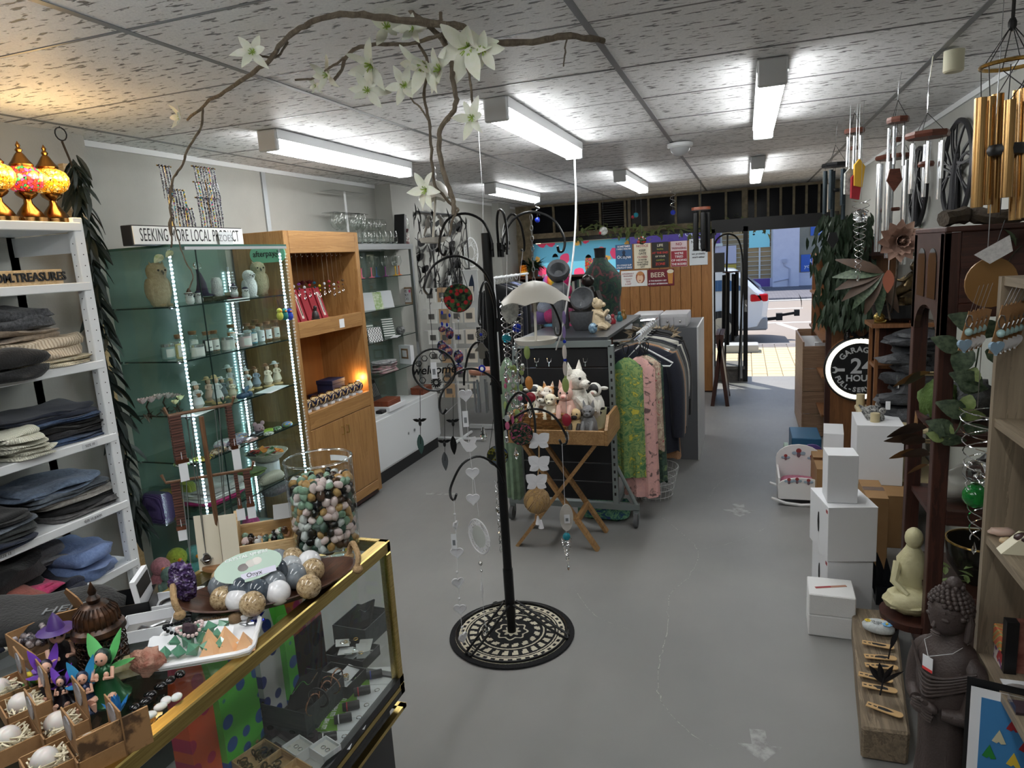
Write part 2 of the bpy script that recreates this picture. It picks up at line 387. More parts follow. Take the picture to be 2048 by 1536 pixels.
# ---------------------------------------------------------------- the street
PAVM=mat('yellow_buff_paver',(222,202,164),.85,n=(9,(204,184,148),.3),b=(120,.3))
PAV2=mat('shaded_grey_paver',(140,132,128),.85,n=(9,(116,112,112),.3),b=(120,.3))  # darker pavers carry the shade along the kerb in their colour
b=MB();b.box(-8,8,9.55,13.0,-.14,-.062);fp=S(b.build('footpath',mat('paver_joint',(120,110,96),.9)))
pp={}
for i in range(-9,14):
 for j in range(15):
  x,y=i*.2,9.66+j*.235;k=1 if(y>12.5 or x<-1.2)else 0
  if k not in pp:
   b=MB();b.box(-.096,.096,-.113,.113,-.02,.02);o=pp[k]=b.build('paver',(PAVM,PAV2)[k],fp,bevel=.006,world=0)
  else:o=pp[k].copy();C.objects.link(o)
  o.location=(x,y,-.07+U(-.002,.002))
b=MB();b.box(-8,8,13.0,13.15,-.24,-.05);S(b.build('kerb',mat('kerb_stone',(150,146,142),.85,n=(12,(124,120,118),.3))))
b=MB();b.box(-25,25,13.15,24.8,-.3,-.2);road=S(b.build('road',mat('sunlit_asphalt',(166,154,144),.9,n=(70,(134,126,120),.3),b=(200,.4))))
RW=mat('road_paint',(235,233,228),.7)
bx(road,'lane_line',RW,-.6,5,17.8,17.95,-.2,-.196)
b=MB();b.tf((1.15,16.2,-.198),(0,0,.25));b.box(-.07,.07,-1.5,1.5,0,.004);b.build('bay_line',RW,road)
b=MB();b.box(-.2,1.6,21.6,21.75,-.2,-.196);b.box(-25,25,24.5,24.8,-.2,-.18);b.build('lane_line',RW,road)
b=MB();b.box(-25,25,24.8,31.5,-.3,-.12);S(b.build('footpath_far',node_mat('far_paving',lambda t,v,p:tex(t,'Brick',v,2.2,None,Color1=lin((120,118,124)),Color2=lin((98,98,108)),Mortar=lin((84,84,92))).outputs[0],.85)))
# shop fronts across the street
LAV=mat('pale_lavender_render',(214,214,232),.8,n=(4,(200,200,222),.3))
SHOPG=mat('reflective_shop_glass',(96,102,106),.08,n=(1.2,(140,140,132),.3))
y=31.2
b=MB();b.box(1.1,2.12,y-.25,y+3,-.12,5);b.box(2.12,9,y,y+3,-.12,.42);b.box(-9,9,y,y+3,3.0,5);b.box(-9,1.1,y,y+3,-.12,.25);far=S(b.build('wall_opposite',LAV))
g1=bx(far,'shop_pane',SHOPG,2.12,9,y+.05,y+.1,.42,3)
bx(far,'shop_pane',mat('shop_interior_timber',(196,160,104),.5,n=(1.5,(120,112,100),.3),st=(.2,1,3)),-9,1.1,y+.05,y+.1,.25,3)
b=MB()
for k in range(12):b.box(-2.5,1.02,y-.01,y+.02,.4+k*.19,.43+k*.19)
b.build('blind_slat',mat('blind_slat',(190,186,178),.5),far)
b=MB()
for x in(-2,-1,0,.55,1.04):b.box(x,x+.07,y-.02,y+.06,.25,3)
b.build('mullion',WPAINT,far)
PURP=mat('purple_fascia',(98,66,148),.5)
bx(far,'plinth',PURP,-6,1.0,y-.02,y,-.1,.24)
b=MB();b.tube([(1.55,y-.28,.9),(1.55,y-.28,.75),(1.75,y-.28,.62),(1.75,y-.28,-.1)],.025,5);b.tube([(1.15,y-.28,.1),(1.7,y-.28,.2),(1.72,y-.28,-.1)],.025,5);b.box(1.47,1.63,y-.32,y-.24,.86,1.02);b.build('downpipe',mat('pipe_lavender',(176,178,200),.6),far)
def sign_flat(name,label,x0,x1,z0,z1,yy,m,group=None,cat='sign',th=.03):
 t=T(name,label,cat,((x0+x1)/2,yy,z0),0,group);bx(t,'board',m,x0,x1,yy,yy+th,z0,z1);return t
def FM(x,yy,z):return frame_m((x,yy-.003,z),(1,0,0),(0,0,1))
SBLUE=mat('sign_blue',(48,96,190),.5);WINK=mat('white_print',(240,240,242),.6)
s=sign_flat('shop_sign','blue Love your ears sign in the shop window across the street',2.2,3.3,.45,1.15,y-.05,SBLUE);txt('Love\nyour ears',.22,WINK,FM(2.75,y-.05,.78),s,depth=.003)
s=sign_flat('shop_sign','small blue Book a hearing sign high in the window across the street',2.55,3.7,1.9,2.3,y-.05,SBLUE);txt('Book a F\nhearing',.17,WINK,FM(3.1,y-.05,2.1),s,depth=.003)
s=sign_flat('shop_poster','pale cyan poster with dark spots on the window across the street',.16,.98,1.55,2.75,y-.06,mat('cyan_poster',(150,226,236),.5),cat='poster')
b=MB()
for q in((.45,2.3,.07),(.6,2.45,.05),(.35,2.1,.05),(.72,2.15,.04)):b.prism([(q[0]+q[2]*cos(a*.7),q[1]+q[2]*.7*sin(a*.7))for a in range(9)],y-.066,y-.061,'xz')
b.build('spots',INK,s)
s=sign_flat('shop_sign','long purple sign with white lettering across the street, above the partition',-5.6,-1.0,1.82,2.6,y-.3,PURP);txt('& QUOTES',.3,WINK,FM(-2.0,y-.3,2.3),s,depth=.003);bx(s,'ledge',WPAINT,-5.7,-.9,y-.31,y-.29,1.7,1.82)
s=sign_flat('shop_poster','lilac text poster across the street beyond the entry glass',-1.6,-.35,.95,1.7,y-.06,mat('lilac_poster',(206,200,224),.6),cat='poster')
s=sign_flat('shop_poster','small yellow poster below the lilac one across the street',-1.1,-.35,.55,.9,y-.06,mat('yellow_poster',(196,170,70),.6),cat='poster')
CARW=mat('white_car_paint',(236,237,240),.18,coat=.6);TYRE=mat('tyre_rubber',(26,26,28),.8);CARG=mat('tinted_car_glass',(60,92,130),.06)
def car(name,label,X,Y,sgn,body,top=1.52):
 t=T(name,label,'car',(X,Y,-.2))
 prof=[(0,.55),(.03,.8),(-.02,.95),(-.12,1.02),(-.42,1.32),(-.62,1.45),(-1.3,top),(-2.4,1.48),(-3.0,1.08),(-4.2,.92),(-4.3,.5),(-4.1,.3),(-.5,.3),(-.1,.36)]
 b=MB();n=len(prof);vs=[]
 for k,(yy,inset)in enumerate(((0,.10),(.12,0),(.9,-.03),(1.7,0),(1.82,.10))):
  for x,z in prof:vs.append((x*sgn-sgn*(-inset if x<-2 else inset),yy+(.14 if(z>1.1 and yy<.5)else-.14 if(z>1.1 and yy>1.2)else 0),z))
 fs=[(k*n+i,k*n+(i+1)%n,(k+1)*n+(i+1)%n,(k+1)*n+i)for k in range(4)for i in range(n)]+[tuple(range(n)),tuple(range(4*n,5*n))]
 b.add(vs,fs);b.tf((X,Y,-.2));b.v=[tuple(b.M@V(q))for q in b.v];b.build('body',body,t,1,angle=50)
 b=MB();b.tf((X,Y,-.2));b.add([(sgn*q[0],q[1],q[2])for q in((-.09,.3,1.07),(-.09,1.5,1.07),(-.5,1.42,1.41),(-.5,.38,1.41))],[(0,1,2,3)]);b.add([(sgn*q[0],.055+(q[1]-1.05)*.28,q[1])for q in((-.28,1.06),(-.62,1.4),(-1.5,1.45),(-2.4,1.42),(-2.9,1.06))],[(0,1,2,3,4)]);b.build('windows',CARG,t)
 for x in(-.85,-3.4):
  b=MB();b.tf((X,Y,-.2));b.cyl((sgn*x,-.02,.34),(sgn*x,.2,.34),.34,24);wh=b.build('wheel',TYRE,t,1)
  b=MB();b.tf((X,Y,-.2));b.cyl((sgn*x,-.028,.34),(sgn*x,-.02,.34),.21,18)
  for k in range(5):b.bar((sgn*x,-.035,.34),(sgn*x+.2*cos(k*1.257),-.035,.34+.2*sin(k*1.257)),.04,.012)
  b.build('rim',ALU,wh)
 b=MB();b.tf((X,Y,-.2));b.box(*sorted((sgn*-.3,sgn*.02)),-.0,.26,.84,.98);b.build('tail_light',mat('red_tail_light',(200,24,34),.15),t,bevel=.02)
 b=MB();b.tf((X,Y,-.2));b.box(*sorted((sgn*-.6,sgn*.015)),.03,1.7,.28,.52);b.build('bumper',mat('grey_bumper',(150,152,156),.5),t,bevel=.03)
 return t
cw=car('car','white hatchback car parked at the kerb just outside the doorway',.40,14.0,1,CARW)
b=MB();b.bar((.4,14.9,.2),(.62,14.9,.22),.06);b.box(.6,.72,14.82,14.98,.18,.32);b.bar((.7,14.9,.28),(.98,14.9,.32),.05);b.box(.94,1.04,14.84,14.96,.26,.38);b.build('tow_bar',TYRE,cw)
car('car','white car at the far kerb, mostly hidden by the hanging ivy',6.3,21.0,1,CARW)
t=T('sign_base','grey weighted plastic sign base on the footpath outside','sign base',(-.1,12.2,-.05));bx(t,'foot',mat('grey_plastic',(176,176,174),.6),-.42,.22,12.0,12.4,-.05,.08,bevel=.03,seg=2)
# ---------------------------------------------------------------- fluorescent fixtures
LENS=mat('fluorescent_diffuser',(246,248,247),.4,emit=TUBE)
HOUS=mat('fixture_housing',(196,198,200),.5)
nm=['near the oak cabinet','in the middle of the shop','over the right-hand aisle']
for j,y in enumerate((3.0,6.2,-.2)):  # last row is unseen, added to brighten the counter and near ceiling
 for i,x in enumerate((-2.25,-1.04,.1)):
  t=T('ceiling_light',('first','rear','added unseen')[j]+' row fluorescent ceiling batten '+nm[i],'ceiling light',(x,y,HT-.1),0)
  L_=1.5
  bx(t,'housing',HOUS,x-.058,x+.058,y+.01,y+L_-.01,HT-.05,HT-.004)
  for e in(y,y+L_-.03):bx(t,'end_cap',HOUS,x-.055,x+.055,e,e+.03,HT-.105,HT-.004,bevel=.006)
  b=MB();b.prism([(-.05,0),(-.05,-.035),(-.035,-.052),(.035,-.052),(.05,-.035),(.05,0)],y+.03,y+L_-.03,'xz');b.v=[(p[0]+x,p[1],p[2]+HT-.05)for p in b.v];b.build('diffuser',LENS,t)
  # ================================================================ builders for stock
def on(px,py,x,z):
 """the point on a shelf at height z, x metres across, seen at column px"""
 p=at(px,py,x=x);return V((x,p.y,z))
def slab(b,c,w_,d,h,p=5,n=28,wob=.012,seed=0,rim=.9,rz=0.,sag=0.):
 """soft rounded slab (folded cloth, pebble, cushion)"""
 vs=[];fs=[];lv=[(rim-.06,0),(1,.2),(1.01,.55),(rim+.03,.9),(rim-.12,1),(.45,1.03)]
 for f,zz in lv:
  for i in range(n):
   a=2*PI*i/n;q=(abs(cos(a))**p+abs(sin(a))**p)**(-1/p);x,y=cos(a)*q*w_/2*f,sin(a)*q*d/2*f
   o=nz(x*9+seed,y*9,zz*2+seed)*wob;x+=o;y+=nz(y*8,x*8+seed,zz)*wob
   z=zz*h+nz(x*7+seed*3,y*7)*wob*zz-sag*(2*y/d)*(abs(2*y/d)>.7)
   vs.append((c[0]+x*cos(rz)-y*sin(rz),c[1]+x*sin(rz)+y*cos(rz),c[2]+z))
 k=len(lv);vs.append((c[0],c[1],c[2]+h*1.03))
 for j in range(k-1):fs+=[(j*n+i,j*n+(i+1)%n,(j+1)*n+(i+1)%n,(j+1)*n+i)for i in range(n)]
 fs+=[((k-1)*n+i,(k-1)*n+(i+1)%n,k*n)for i in range(n)]+[tuple(range(n))[::-1]]
 return b.add(vs,fs)
def leafshape(b,L,W,curl=.2,fold=.15,n=5,M=None,wav=0.):
 """leaf along +x from the origin"""
 old=b.M
 if M is not None:b.M=M
 vs=[];fs=[]
 for i in range(n+1):
  t=i/n;w_=W/2*(sin(PI*min(1,t*.95+.03))**.8)*(1.15-.4*t);z=-curl*L*t*t;k=wav*sin(t*9)*W
  vs+=[(t*L,w_,z+fold*w_+k),(t*L,0,z),(t*L,-w_,z+fold*w_-k)]
 for i in range(n):fs+=[(3*i,3*i+1,3*i+4,3*i+3),(3*i+1,3*i+2,3*i+5,3*i+4)]
 b.add(vs,fs);b.M=old;return b
def cloth(key,c,c2=None,sc_=60,rough=.9,b_=.35):
 c2=c2 or tuple(int(v*.8)for v in c);return mat(key,c,rough,0,n=(sc_,c2,.2),b=(sc_*2,b_),sheen=.15)
def fold(label,c,w_,d,hs,m,rz=0,cat='folded garment',group=None,name='folded_garment',wob=.012,off=.012,p=5):
 t=T(name,label,cat,c,0,group);z=c[2]
 if len(hs)==1:hs=[hs[0]*.5]*2
 wob*=1.5
 for i,h in enumerate(hs):
  b=MB();slab(b,(c[0]+U(-off,off),c[1]+U(-off,off),z),w_*U(.94,1.02),d*U(.94,1.02),h*1.06,p,32,wob,U(0,40),.94,rz+U(-.06,.06));b.build('fold',m,t,1,angle=80);z+=h
 return z
 # ================================================================ white shelf unit on the left wall
sx,sy=-2.6,2.2
SHZ=[2.0,1.757,1.427,1.105,.797,.52,.2]
t=T('shelf_unit','tall white metal shelf unit stacked with folded clothes on the left','shelf',(-2.8,1.4,0))
for x in(sx-.02,-3.02):
 for y in(sy-.045,.45):p_=bx(t,'post',WHITE,x-.02,x+.02,y,y+.045,0,2.02 if x==sx-.02 else 1.97,bevel=.003)
b=MB()
for k in range(38):b.cyl((sx-.02,sy-.0453,.25+k*.045),(sx-.02,sy-.046,.25+k*.045),.0026,6);b.cyl((sx+.0004,sy-.022,.25+k*.045),(sx+.001,sy-.022,.25+k*.045),.0026,6)
o=b.build('peg_holes',INK,t);o['kind']='stuff'
for i,z in enumerate(SHZ):bx(t,'shelf_board',WHITE,-3.0,sx+.004,.5,sy-.012,z-.035,z,bevel=.003)
b=MB();b.bar((-3.05,1.95,1.75),(-3.05,.9,.75),.004,.03);b.bar((-3.05,1.95,.7),(-3.05,.9,1.75),.004,.03);b.build('cross_brace',mat('dark_steel_strap',(38,44,54),.5,.6),t)
bx(t,'end_rail',WHITE,-3.0,-2.62,sy-.02,sy-.005,1.88,1.96)
TAGM=mat('price_strip',(205,208,212),.6)
for px,py,z,s in((178,878,1.105,'SIZE 10'),(185,1030,.797,'SIZE 10 JEANS'),(10,1107,.797,'SIZE 12')):
 p_=on(px,py,sx+.0045,z-.018);o=bx(t,'size_label',TAGM,sx+.004,sx+.0055,p_.y-.035,p_.y+.035,z-.028,z-.008);txt(s,.014,INK,frame_m((sx+.0057,p_.y,z-.018),(0,1,0),(0,0,1)),o,depth=.0002)
 # folded clothes: (label, px, py, x, shelf z, w(x), d(y), layer heights, material)
KN1=cloth('charcoal_fleck_knit',(92,94,98),(34,35,38),90);KN2=cloth('taupe_knit',(166,148,128),None,70)
def _rib(key,c1,c2,sc_=70):
 return node_mat(key,lambda t,v,p:ramp(t,(lambda w_:(bump(t,p,w_,.6,.006),w_)[1])(tex(t,'Wave',v,sc_,None,Distortion=1.2,bands_direction='Y').outputs['Fac']),[(.1,c2),(.6,c1)]),.9)
KN3=_rib('cream_ribbed_knit',(214,200,178),(176,158,134),22);KN4=_rib('ivory_ribbed_knit',(226,218,196),(196,184,156),40)
DEN=cloth('indigo_denim',(30,40,62),(18,24,40),160);DEN2=cloth('mid_blue_denim',(74,96,130),(48,64,94),120);DEN3=cloth('faded_denim',(118,136,160),(84,98,120),60)
GREYD=cloth('grey_denim',(96,104,114),(64,72,82),80);BLK=cloth('black_knit',(13,14,17),(8,8,10),70);CHA=cloth('charcoal_cotton',(48,48,52),(36,36,40),90);OLV=cloth('olive_grey_cotton',(66,70,70),(50,54,54),90)
CREAM=_rib('cream_cable_knit',(226,224,208),(190,188,172),46);STONE=cloth('stone_cotton',(170,166,160),None,70);LBL=cloth('light_blue_knit',(124,146,190),(98,120,166),90);GRY=cloth('grey_marl',(112,112,114),(92,92,96),120);NVY=cloth('navy_cotton',(24,30,52),(16,20,36),90)
PINKC=cloth('pink_cotton',(196,60,108),(164,44,90),80);TERRA=cloth('terracotta_cotton',(152,84,72),(126,66,56),80)
STRP=node_mat('navy_cream_stripe',lambda t,v,p:ramp(t,tex(t,'Wave',v,5,None,Distortion=.3,bands_direction='Y').outputs['Fac'],[(.70,(20,24,40)),(.74,(214,206,190))],'LINEAR'),.9)
y1=lambda px,py,z:on(px,py,-2.76,z)
c=y1(100,735,1.427);z=fold('ivory ribbed jumper at the bottom of the second-shelf pile',(c.x+.01,c.y-.1,1.427),.30,.40,[.032],KN4);z=fold('cream ribbed jumper second from the bottom, second shelf',(c.x,c.y-.12,z),.30,.42,[.04,.045],KN3,wob=.02)
z=fold('taupe fleece folded above the cream ribbed jumper',(c.x-.02,c.y-.16,z),.28,.36,[.045],KN2,wob=.02);fold('charcoal fleck knit topping the second-shelf pile',(c.x-.02,c.y-.2,z),.30,.38,[.04,.035],KN1,wob=.02)
c=y1(25,748,1.427);fold('fluffy black knit hanging over the second shelf edge',(c.x+.12,c.y-.12,1.41),.20,.30,[.05,.05],BLK,wob=.02)
c=y1(140,880,1.105);z=1.105
for lb,d,hs,m,dy in(('mid-blue jeans at the bottom of the third-shelf jeans pile',.34,[.028],DEN2,.02),('dark grey trousers second from bottom, third shelf',.36,[.03],CHA,.03),('black jeans with a blue fold, middle of the third-shelf pile',.36,[.026],BLK,.01),('blue jeans second from top, third shelf',.36,[.026],DEN2,-.03),('dark indigo jeans topping the third-shelf pile',.38,[.032],DEN,-.05)):z=fold(lb,(-2.79,c.y-.06+dy,z),.33,d,hs,m,wob=.016)
c=y1(60,905,1.105);z=1.105
for lb,m in(('cream cable jumper at the bottom, third shelf',CREAM),('cream cable jumper in the middle, third shelf',CREAM),('small cream knit on top, third shelf',CREAM)):z=fold(lb,(-2.70,c.y-.10-(z-1.105)*.4,z),.26,.17,[.036],m,wob=.016)
c=y1(10,920,1.105);z=1.105
for lb,m in(('blue denim folded at the left end of the third shelf, lowest',DEN2),('navy top folded at the left end of the third shelf',NVY),('grey knit folded at the left end of the third shelf, uppermost',GRY)):z=fold(lb,(-2.72,c.y-.22,z),.26,.2,[.035],m)
c=y1(150,1035,.797);z=.797
for lb,m,dy in(('grey checked trousers at the bottom of the fourth-shelf pile',cloth('grey_check',(104,102,102),(70,70,72),40),.04),('black knit above the checked trousers',BLK,.05),('stone chinos third from bottom, fourth shelf',STONE,.02),('grey jeans second from top, fourth shelf',GREYD,-.02),('faded blue jeans topping the fourth-shelf pile',DEN3,-.04)):z=fold(lb,(-2.79,c.y-.05+dy,z),.33,.36,[.03],m,wob=.018)
c=y1(20,1085,.797);z=.797
for lb,m in(('navy trousers lowest at the left of the fourth shelf',DEN),('olive grey trousers at the left of the fourth shelf',OLV),('slate trousers above the olive pair, fourth shelf',GREYD),('black top folded at the left of the fourth shelf',BLK)):z=fold(lb,(-2.72,c.y-.10,z),.28,.24,[.03],m,wob=.015)
c=y1(170,1150,.52);z=.52
fold('light blue ribbed sweater slumped on the lowest visible shelf',(-2.76,c.y-.03,z),.34,.22,[.06,.06],LBL,wob=.03);fold('heap of black knitwear on the lowest visible shelf',(-2.8,c.y-.38,z),.36,.36,[.09,.09],BLK,wob=.03)
fold('grey marl sweater between the black and blue knits',(-2.84,c.y-.16,z+.1),.26,.18,[.06],GRY,wob=.03);fold('navy shirt before the light blue sweater',(-2.70,c.y-.17,z),.26,.12,[.05],NVY,wob=.02)
fold('bright pink top lying over the black knitwear',(-2.66,c.y-.32,z+.05),.16,.18,[.03],PINKC,wob=.02);fold('terracotta ruched top beside the pink one',(-2.63,c.y-.44,z+.05),.16,.22,[.035],TERRA,wob=.025);fold('navy jumper with cream stripes hanging over the shelf edge',(-2.60,c.y-.36,z-.06),.18,.40,[.05],STRP,wob=.02)
# carved name sign on the second shelf
t=T('name_sign','wooden block sign with raised dark lettering on the top inner shelf','sign',on(60,570,sx-.02,1.757));p0=at(0,578,x=sx-.01).y;p1=at(128,568,x=sx-.01).y
bx(t,'board',PINE,sx-.03,sx-.008,p0-.12,p1,1.757,1.815,bevel=.002);txt('OM.TREASURES',.047,INK,frame_m((sx-.007,(p0+p1)/2-.004,1.786),(0,1,0),(0,0,1)),t,depth=.004,sx=.88,bold=.001)
# ---------------------------------------------------------------- mosaic lamps
ABR=mat('antique_bronze',(120,88,50),.22,1)
def _mos(key,stops,e):
 if key in MC:return MC[key]
 def b(t,v,p):
  vo=tex(t,'Voronoi',v,85);cr=ramp(t,vo.outputs['Color'],stops,'CONSTANT');ed=tex(t,'Voronoi',v,85,feature='DISTANCE_TO_EDGE');k=ramp(t,ed.outputs['Distance'],[(.02,(30,22,10)),(.09,(255,255,255))])
  c=mixc(t,1.,cr,k);m=c.node;m.blend_type='MULTIPLY';t.links.new(c,p.inputs['Emission Color']);p.inputs['Emission Strength'].default_value=e;return c
 return node_mat(key,b,.15)
ORNG=_mos('amber_mosaic_glass',[(0,(255,186,60)),(.35,(255,206,96)),(.6,(236,150,30)),(.8,(255,226,150))],.26)
MULT=_mos('multicolour_mosaic_glass',[(0,(230,60,90)),(.25,(255,190,60)),(.4,(60,190,110)),(.55,(240,70,50)),(.75,(190,80,160))],.26)
def mlamp(label,c,s,gm,light=1,group=None):
 t=T('mosaic_lamp',label,'lamp',c,0,group)
 b=MB();b.tf(c,(0,0,0),s);b.lathe([(.062,0),(.062,.018),(.05,.024),(.042,.04),(.016,.075),(.014,.09),(.034,.105),(.04,.115),(.036,.122)],20);b.build('base',ABR,t,1)
 b=MB();b.tf(c,(0,0,0),s);b.lathe([(.036,.12),(.060,.135),(.072,.16),(.072,.18),(.060,.203),(.036,.216)],24);g=b.build('globe',gm,t,1)
 b=MB();b.tf(c,(0,0,0),s);b.lathe([(.038,.214),(.042,.222),(.03,.238),(.016,.262),(.009,.27),(.013,.278),(.006,.288),(.009,.296),(.0,.312)],20);b.build('finial',ABR,t,1)
 if light:
  l=bpy.data.lights.new('bulb','POINT');l.energy=1.1;l.color=(1,.68,.3);l.shadow_soft_size=.05;o=bpy.data.objects.new('bulb',l);C.objects.link(o);o.parent=t;o.location=(.085,0,.18*s)
for px,gm,lb in((3,ORNG,'amber mosaic lamp with leaf pattern, cut by the picture edge'),(62,MULT,'multicoloured mosaic lamp, the middle one of three on the white shelf'),(112,ORNG,'plain amber mosaic lamp nearest the hanging garland')):mlamp(lb,on(px,438,-2.68,2.0),1.0,gm)
# ---------------------------------------------------------------- garland of dark leaves on a timber batten
b=MB();x0=-2.985;ya=at(128,310,x=x0).y;b.box(x0-.01,x0+.02,ya-.03,ya+.05,.1,2.3);tag(b.build('timber_batten',PINE),'pale timber batten standing behind the leaf garland','timber')
t=T('leaf_garland','long hanging garland of dark pointed leaves right of the white shelf','garland',(-2.93,at(150,350,x=-2.93).y,2.2))
LEAFD=mat('dark_green_leaf',(30,44,36),.45,n=(30,(22,32,28),.3));STEM=mat('brown_twig',(74,62,48),.8,n=(40,(52,44,36),.2),b=(90,.5))
gp=[at(px,py,x=-2.9)for px,py in((124,282),(150,350),(160,430),(178,520),(195,640),(215,760),(235,880),(255,980),(272,1060))]
gs=spline(gp,6);tb(t,'stem',STEM,gs,.005,5)
b=MB();b.ring(gp[0]+V((0,0,.03)),.028,.003,'x',14,5);b.tube([gp[0]+V((0,0,.055)),gp[0]+V((0,0,.12)),gp[0]+V((0,.02,.14))],.002,5);b.build('hook',BMET,t)
b=MB();leafshape(b,.14,.034,.25,.3,5,Matrix());lf=b.build('leaf',LEAFD,t,world=0);lf.location=gs[8]-t.location
for k in range(210):
 i=4+int(k/210*(len(gs)-5));a=U(-PI*.5,PI*.5);o=lf if k==0 else lf.copy()
 if k:C.objects.link(o)
 d=V((sin(a)*.55+.2,cos(k*2.4)*.8,-.95)).normalized();q=d.to_track_quat('X','Z');o.location=gs[i]-t.location+V((U(-.01,.03),U(-.02,.02),U(-.02,.04)));o.rotation_euler=q.to_euler();o.rotation_euler.rotate_axis('X',U(-1,1));s=U(.7,1.15);o.scale=(s,s,s)
 # ================================================================ lit glass display cabinet
GX0,GX1,GY0,GY1=-3.06,-2.6,2.63,3.53
GZ=[1.615,1.345,1.066,.818,.521]
t=T('display_cabinet','frameless glass display cabinet with LED strips between white shelves and oak cabinet','display cabinet',(-2.83,3.08,0))
bx(t,'plinth',mat('cabinet_plinth',(150,156,156),.5),GX0,GX1,GY0,GY1,0,.14,bevel=.004)
bx(t,'floor_panel',mat('cabinet_floor',(120,136,130),.3),GX0+.01,GX1-.012,GY0+.008,GY1-.008,.14,.16)
BACKP=mat('sage_mirror_back',(126,146,138),.22,.35,n=(1.6,(104,126,118),.3))
bx(t,'back_panel',BACKP,GX0,GX0+.012,GY0,GY1,.14,1.9)
for a,nm_ in(((GX0+.012,GX1,GY0,GY0+.006),'side_pane'),((GX0+.012,GX1,GY1-.006,GY1),'side_pane'),((GX1-.006,GX1,GY0+.007,2.985),'door_pane'),((GX1-.014,GX1-.008,2.97,GY1-.007),'door_pane')):
 bx(t,nm_,thin_glass('cabinet_glass',(246,251,249),.8),*a,.14,1.9)
bx(t,'top_pane',GGLASS,GX0,GX1,GY0,GY1,1.9,1.908)
for q in((GX1,GY0,GX1,GY1),(GX0,GY0,GX1,GY0)):
 b=MB();b.bar((q[0],q[1],1.904),(q[2],q[3],1.904),.006,.012);b.build('top_edge',GEDGE,t)
bx(t,'door_track',ALU,GX1-.012,GX1+.004,GY0+.1,GY1,1.885,1.9)
bx(t,'door_edge',mat('dark_glass_edge',(26,44,42),.2),GX1-.003,GX1+.0008,2.80,2.806,.14,1.89)
GSH=thin_glass('glass_shelf_surface',(236,246,242),.8)
for z in GZ:
 o=bx(t,'shelf_pane',GSH,GX0+.02,GX1-.03,GY0+.012,GY1-.012,z-.006,z)
 for a in((GX1-.03,GX1-.028,GY0+.012,GY1-.012),(GX0+.02,GX1-.03,GY0+.01,GY0+.0125)):bx(o,'shelf_edge',mat('dark_glass_edge',(26,44,42),.2),*a,z-.0065,z+.0005)
 for y,x in((GY0+.006,GX0+.06),(GY0+.006,GX1-.05),(GY1-.006,GX1-.05)):b=MB();b.cyl((x,y,z-.006),(x,y+.02,z-.006),.008,8);b.build('shelf_stud',CHROME,o)
LED=mat('led_dot',(225,238,255),.4,emit=26);LSTR=mat('led_tape',(210,216,224),.5)
for x,y,z1 in((GX1-.03,GY0+.03,1.89),(GX1-.03,GY1-.03,1.89),(GX0+.03,GY1-.02,1.8)):
 p_=bx(t,'led_strip',LSTR,x-.006,x+.006,y,y+.004,.2,z1)
 b=MB();n_=84
 for k in range(n_):z=.22+k*(z1-.24)/n_;b.box(x-.003,x+.003,y-.002,y,z,z+.006);b.box(x+.006,x+.007,y-.001,y+.004,z,z+.006)
 o=b.build('led_dots',LED,p_);o['kind']='stuff'
 # ---------------------------------------------------------------- light box and necklace stands on top
t=T('light_box','black-sided light box sign with changeable letters on the glass cabinet','sign',(-2.64,2.75,1.908));ya,yb=2.43+.03,at(487,475,x=-2.62).y
bx(t,'case',BLACK,-2.69,-2.625,ya,yb,1.908,2.0,bevel=.003)
bx(t,'face',mat('light_box_face',(232,234,232),.4),-2.626,-2.62,ya+.004,yb-.004,1.913,1.995)
txt('SEEKING MORE LOCAL PRODUCT',.085,INK,frame_m((-2.6195,(ya+yb)/2,1.953),(0,1,0),(0,0,1)),t,depth=.0004,sx=.46,space=1.12)
tw=T('shop_tag','clear name plate reading ZOES before the light box','sign',on(452,478,-2.607,1.91));bx(tw,'plate',mat('clear_plate',(216,220,222),.2),-2.61,-2.607,tw.location.y-.05,tw.location.y+.05,1.91,1.975);txt('ZOES',.05,mat('grey_print',(120,124,128),.5),frame_m((-2.6065,tw.location.y,1.942),(0,1,0),(0,0,1)),tw,depth=.0003,sx=.9)
BEAD=node_mat('dark_seed_beads',lambda t,v,p:ramp(t,tex(t,'Voronoi',v,210).outputs['Color'],[(0,(30,32,44)),(.35,(150,152,160)),(.5,(40,44,66)),(.7,(200,200,206)),(.86,(120,60,110))],'CONSTANT'),.25)
BEAD2=node_mat('bright_seed_beads',lambda t,v,p:ramp(t,tex(t,'Voronoi',v,150).outputs['Color'],[(0,(220,60,140)),(.2,(30,32,44)),(.4,(60,160,180)),(.55,(226,200,70)),(.75,(180,182,190))],'CONSTANT'),.25)
def nstand(label,x,y,tiers,seed):
 t=T('necklace_stand',label,'necklace stand',(x,y,1.908));rr=random.Random(seed)
 bx(t,'base',mat('grey_stand_base',(150,152,154),.5),x-.05,x+.05,y-.05,y+.07,1.908,1.922)
 for z,w_,dy,ln in tiers:
  b=MB();b.cyl((x,y+dy,1.92),(x,y+dy,z),.0035,6);b.cyl((x,y+dy-w_/2,z),(x,y+dy+w_/2,z),.004,6);b.build('bar',GOLD,t,1)
  for k in range(int(w_/.02)):
   yy=y+dy-w_/2+.008+k*.02;l=ln*rr.uniform(.7,1.05)
   tb(t,'bead_strand',BEAD2 if k%4==1 and dy==0 else BEAD,[(x+.006,yy,z+.005),(x+.012,yy,z-l*.5),(x+.01,yy+.003,z-l),(x+.012,yy+.007,z-l*.5),(x+.006,yy+.004,z+.004)],.0023,5)
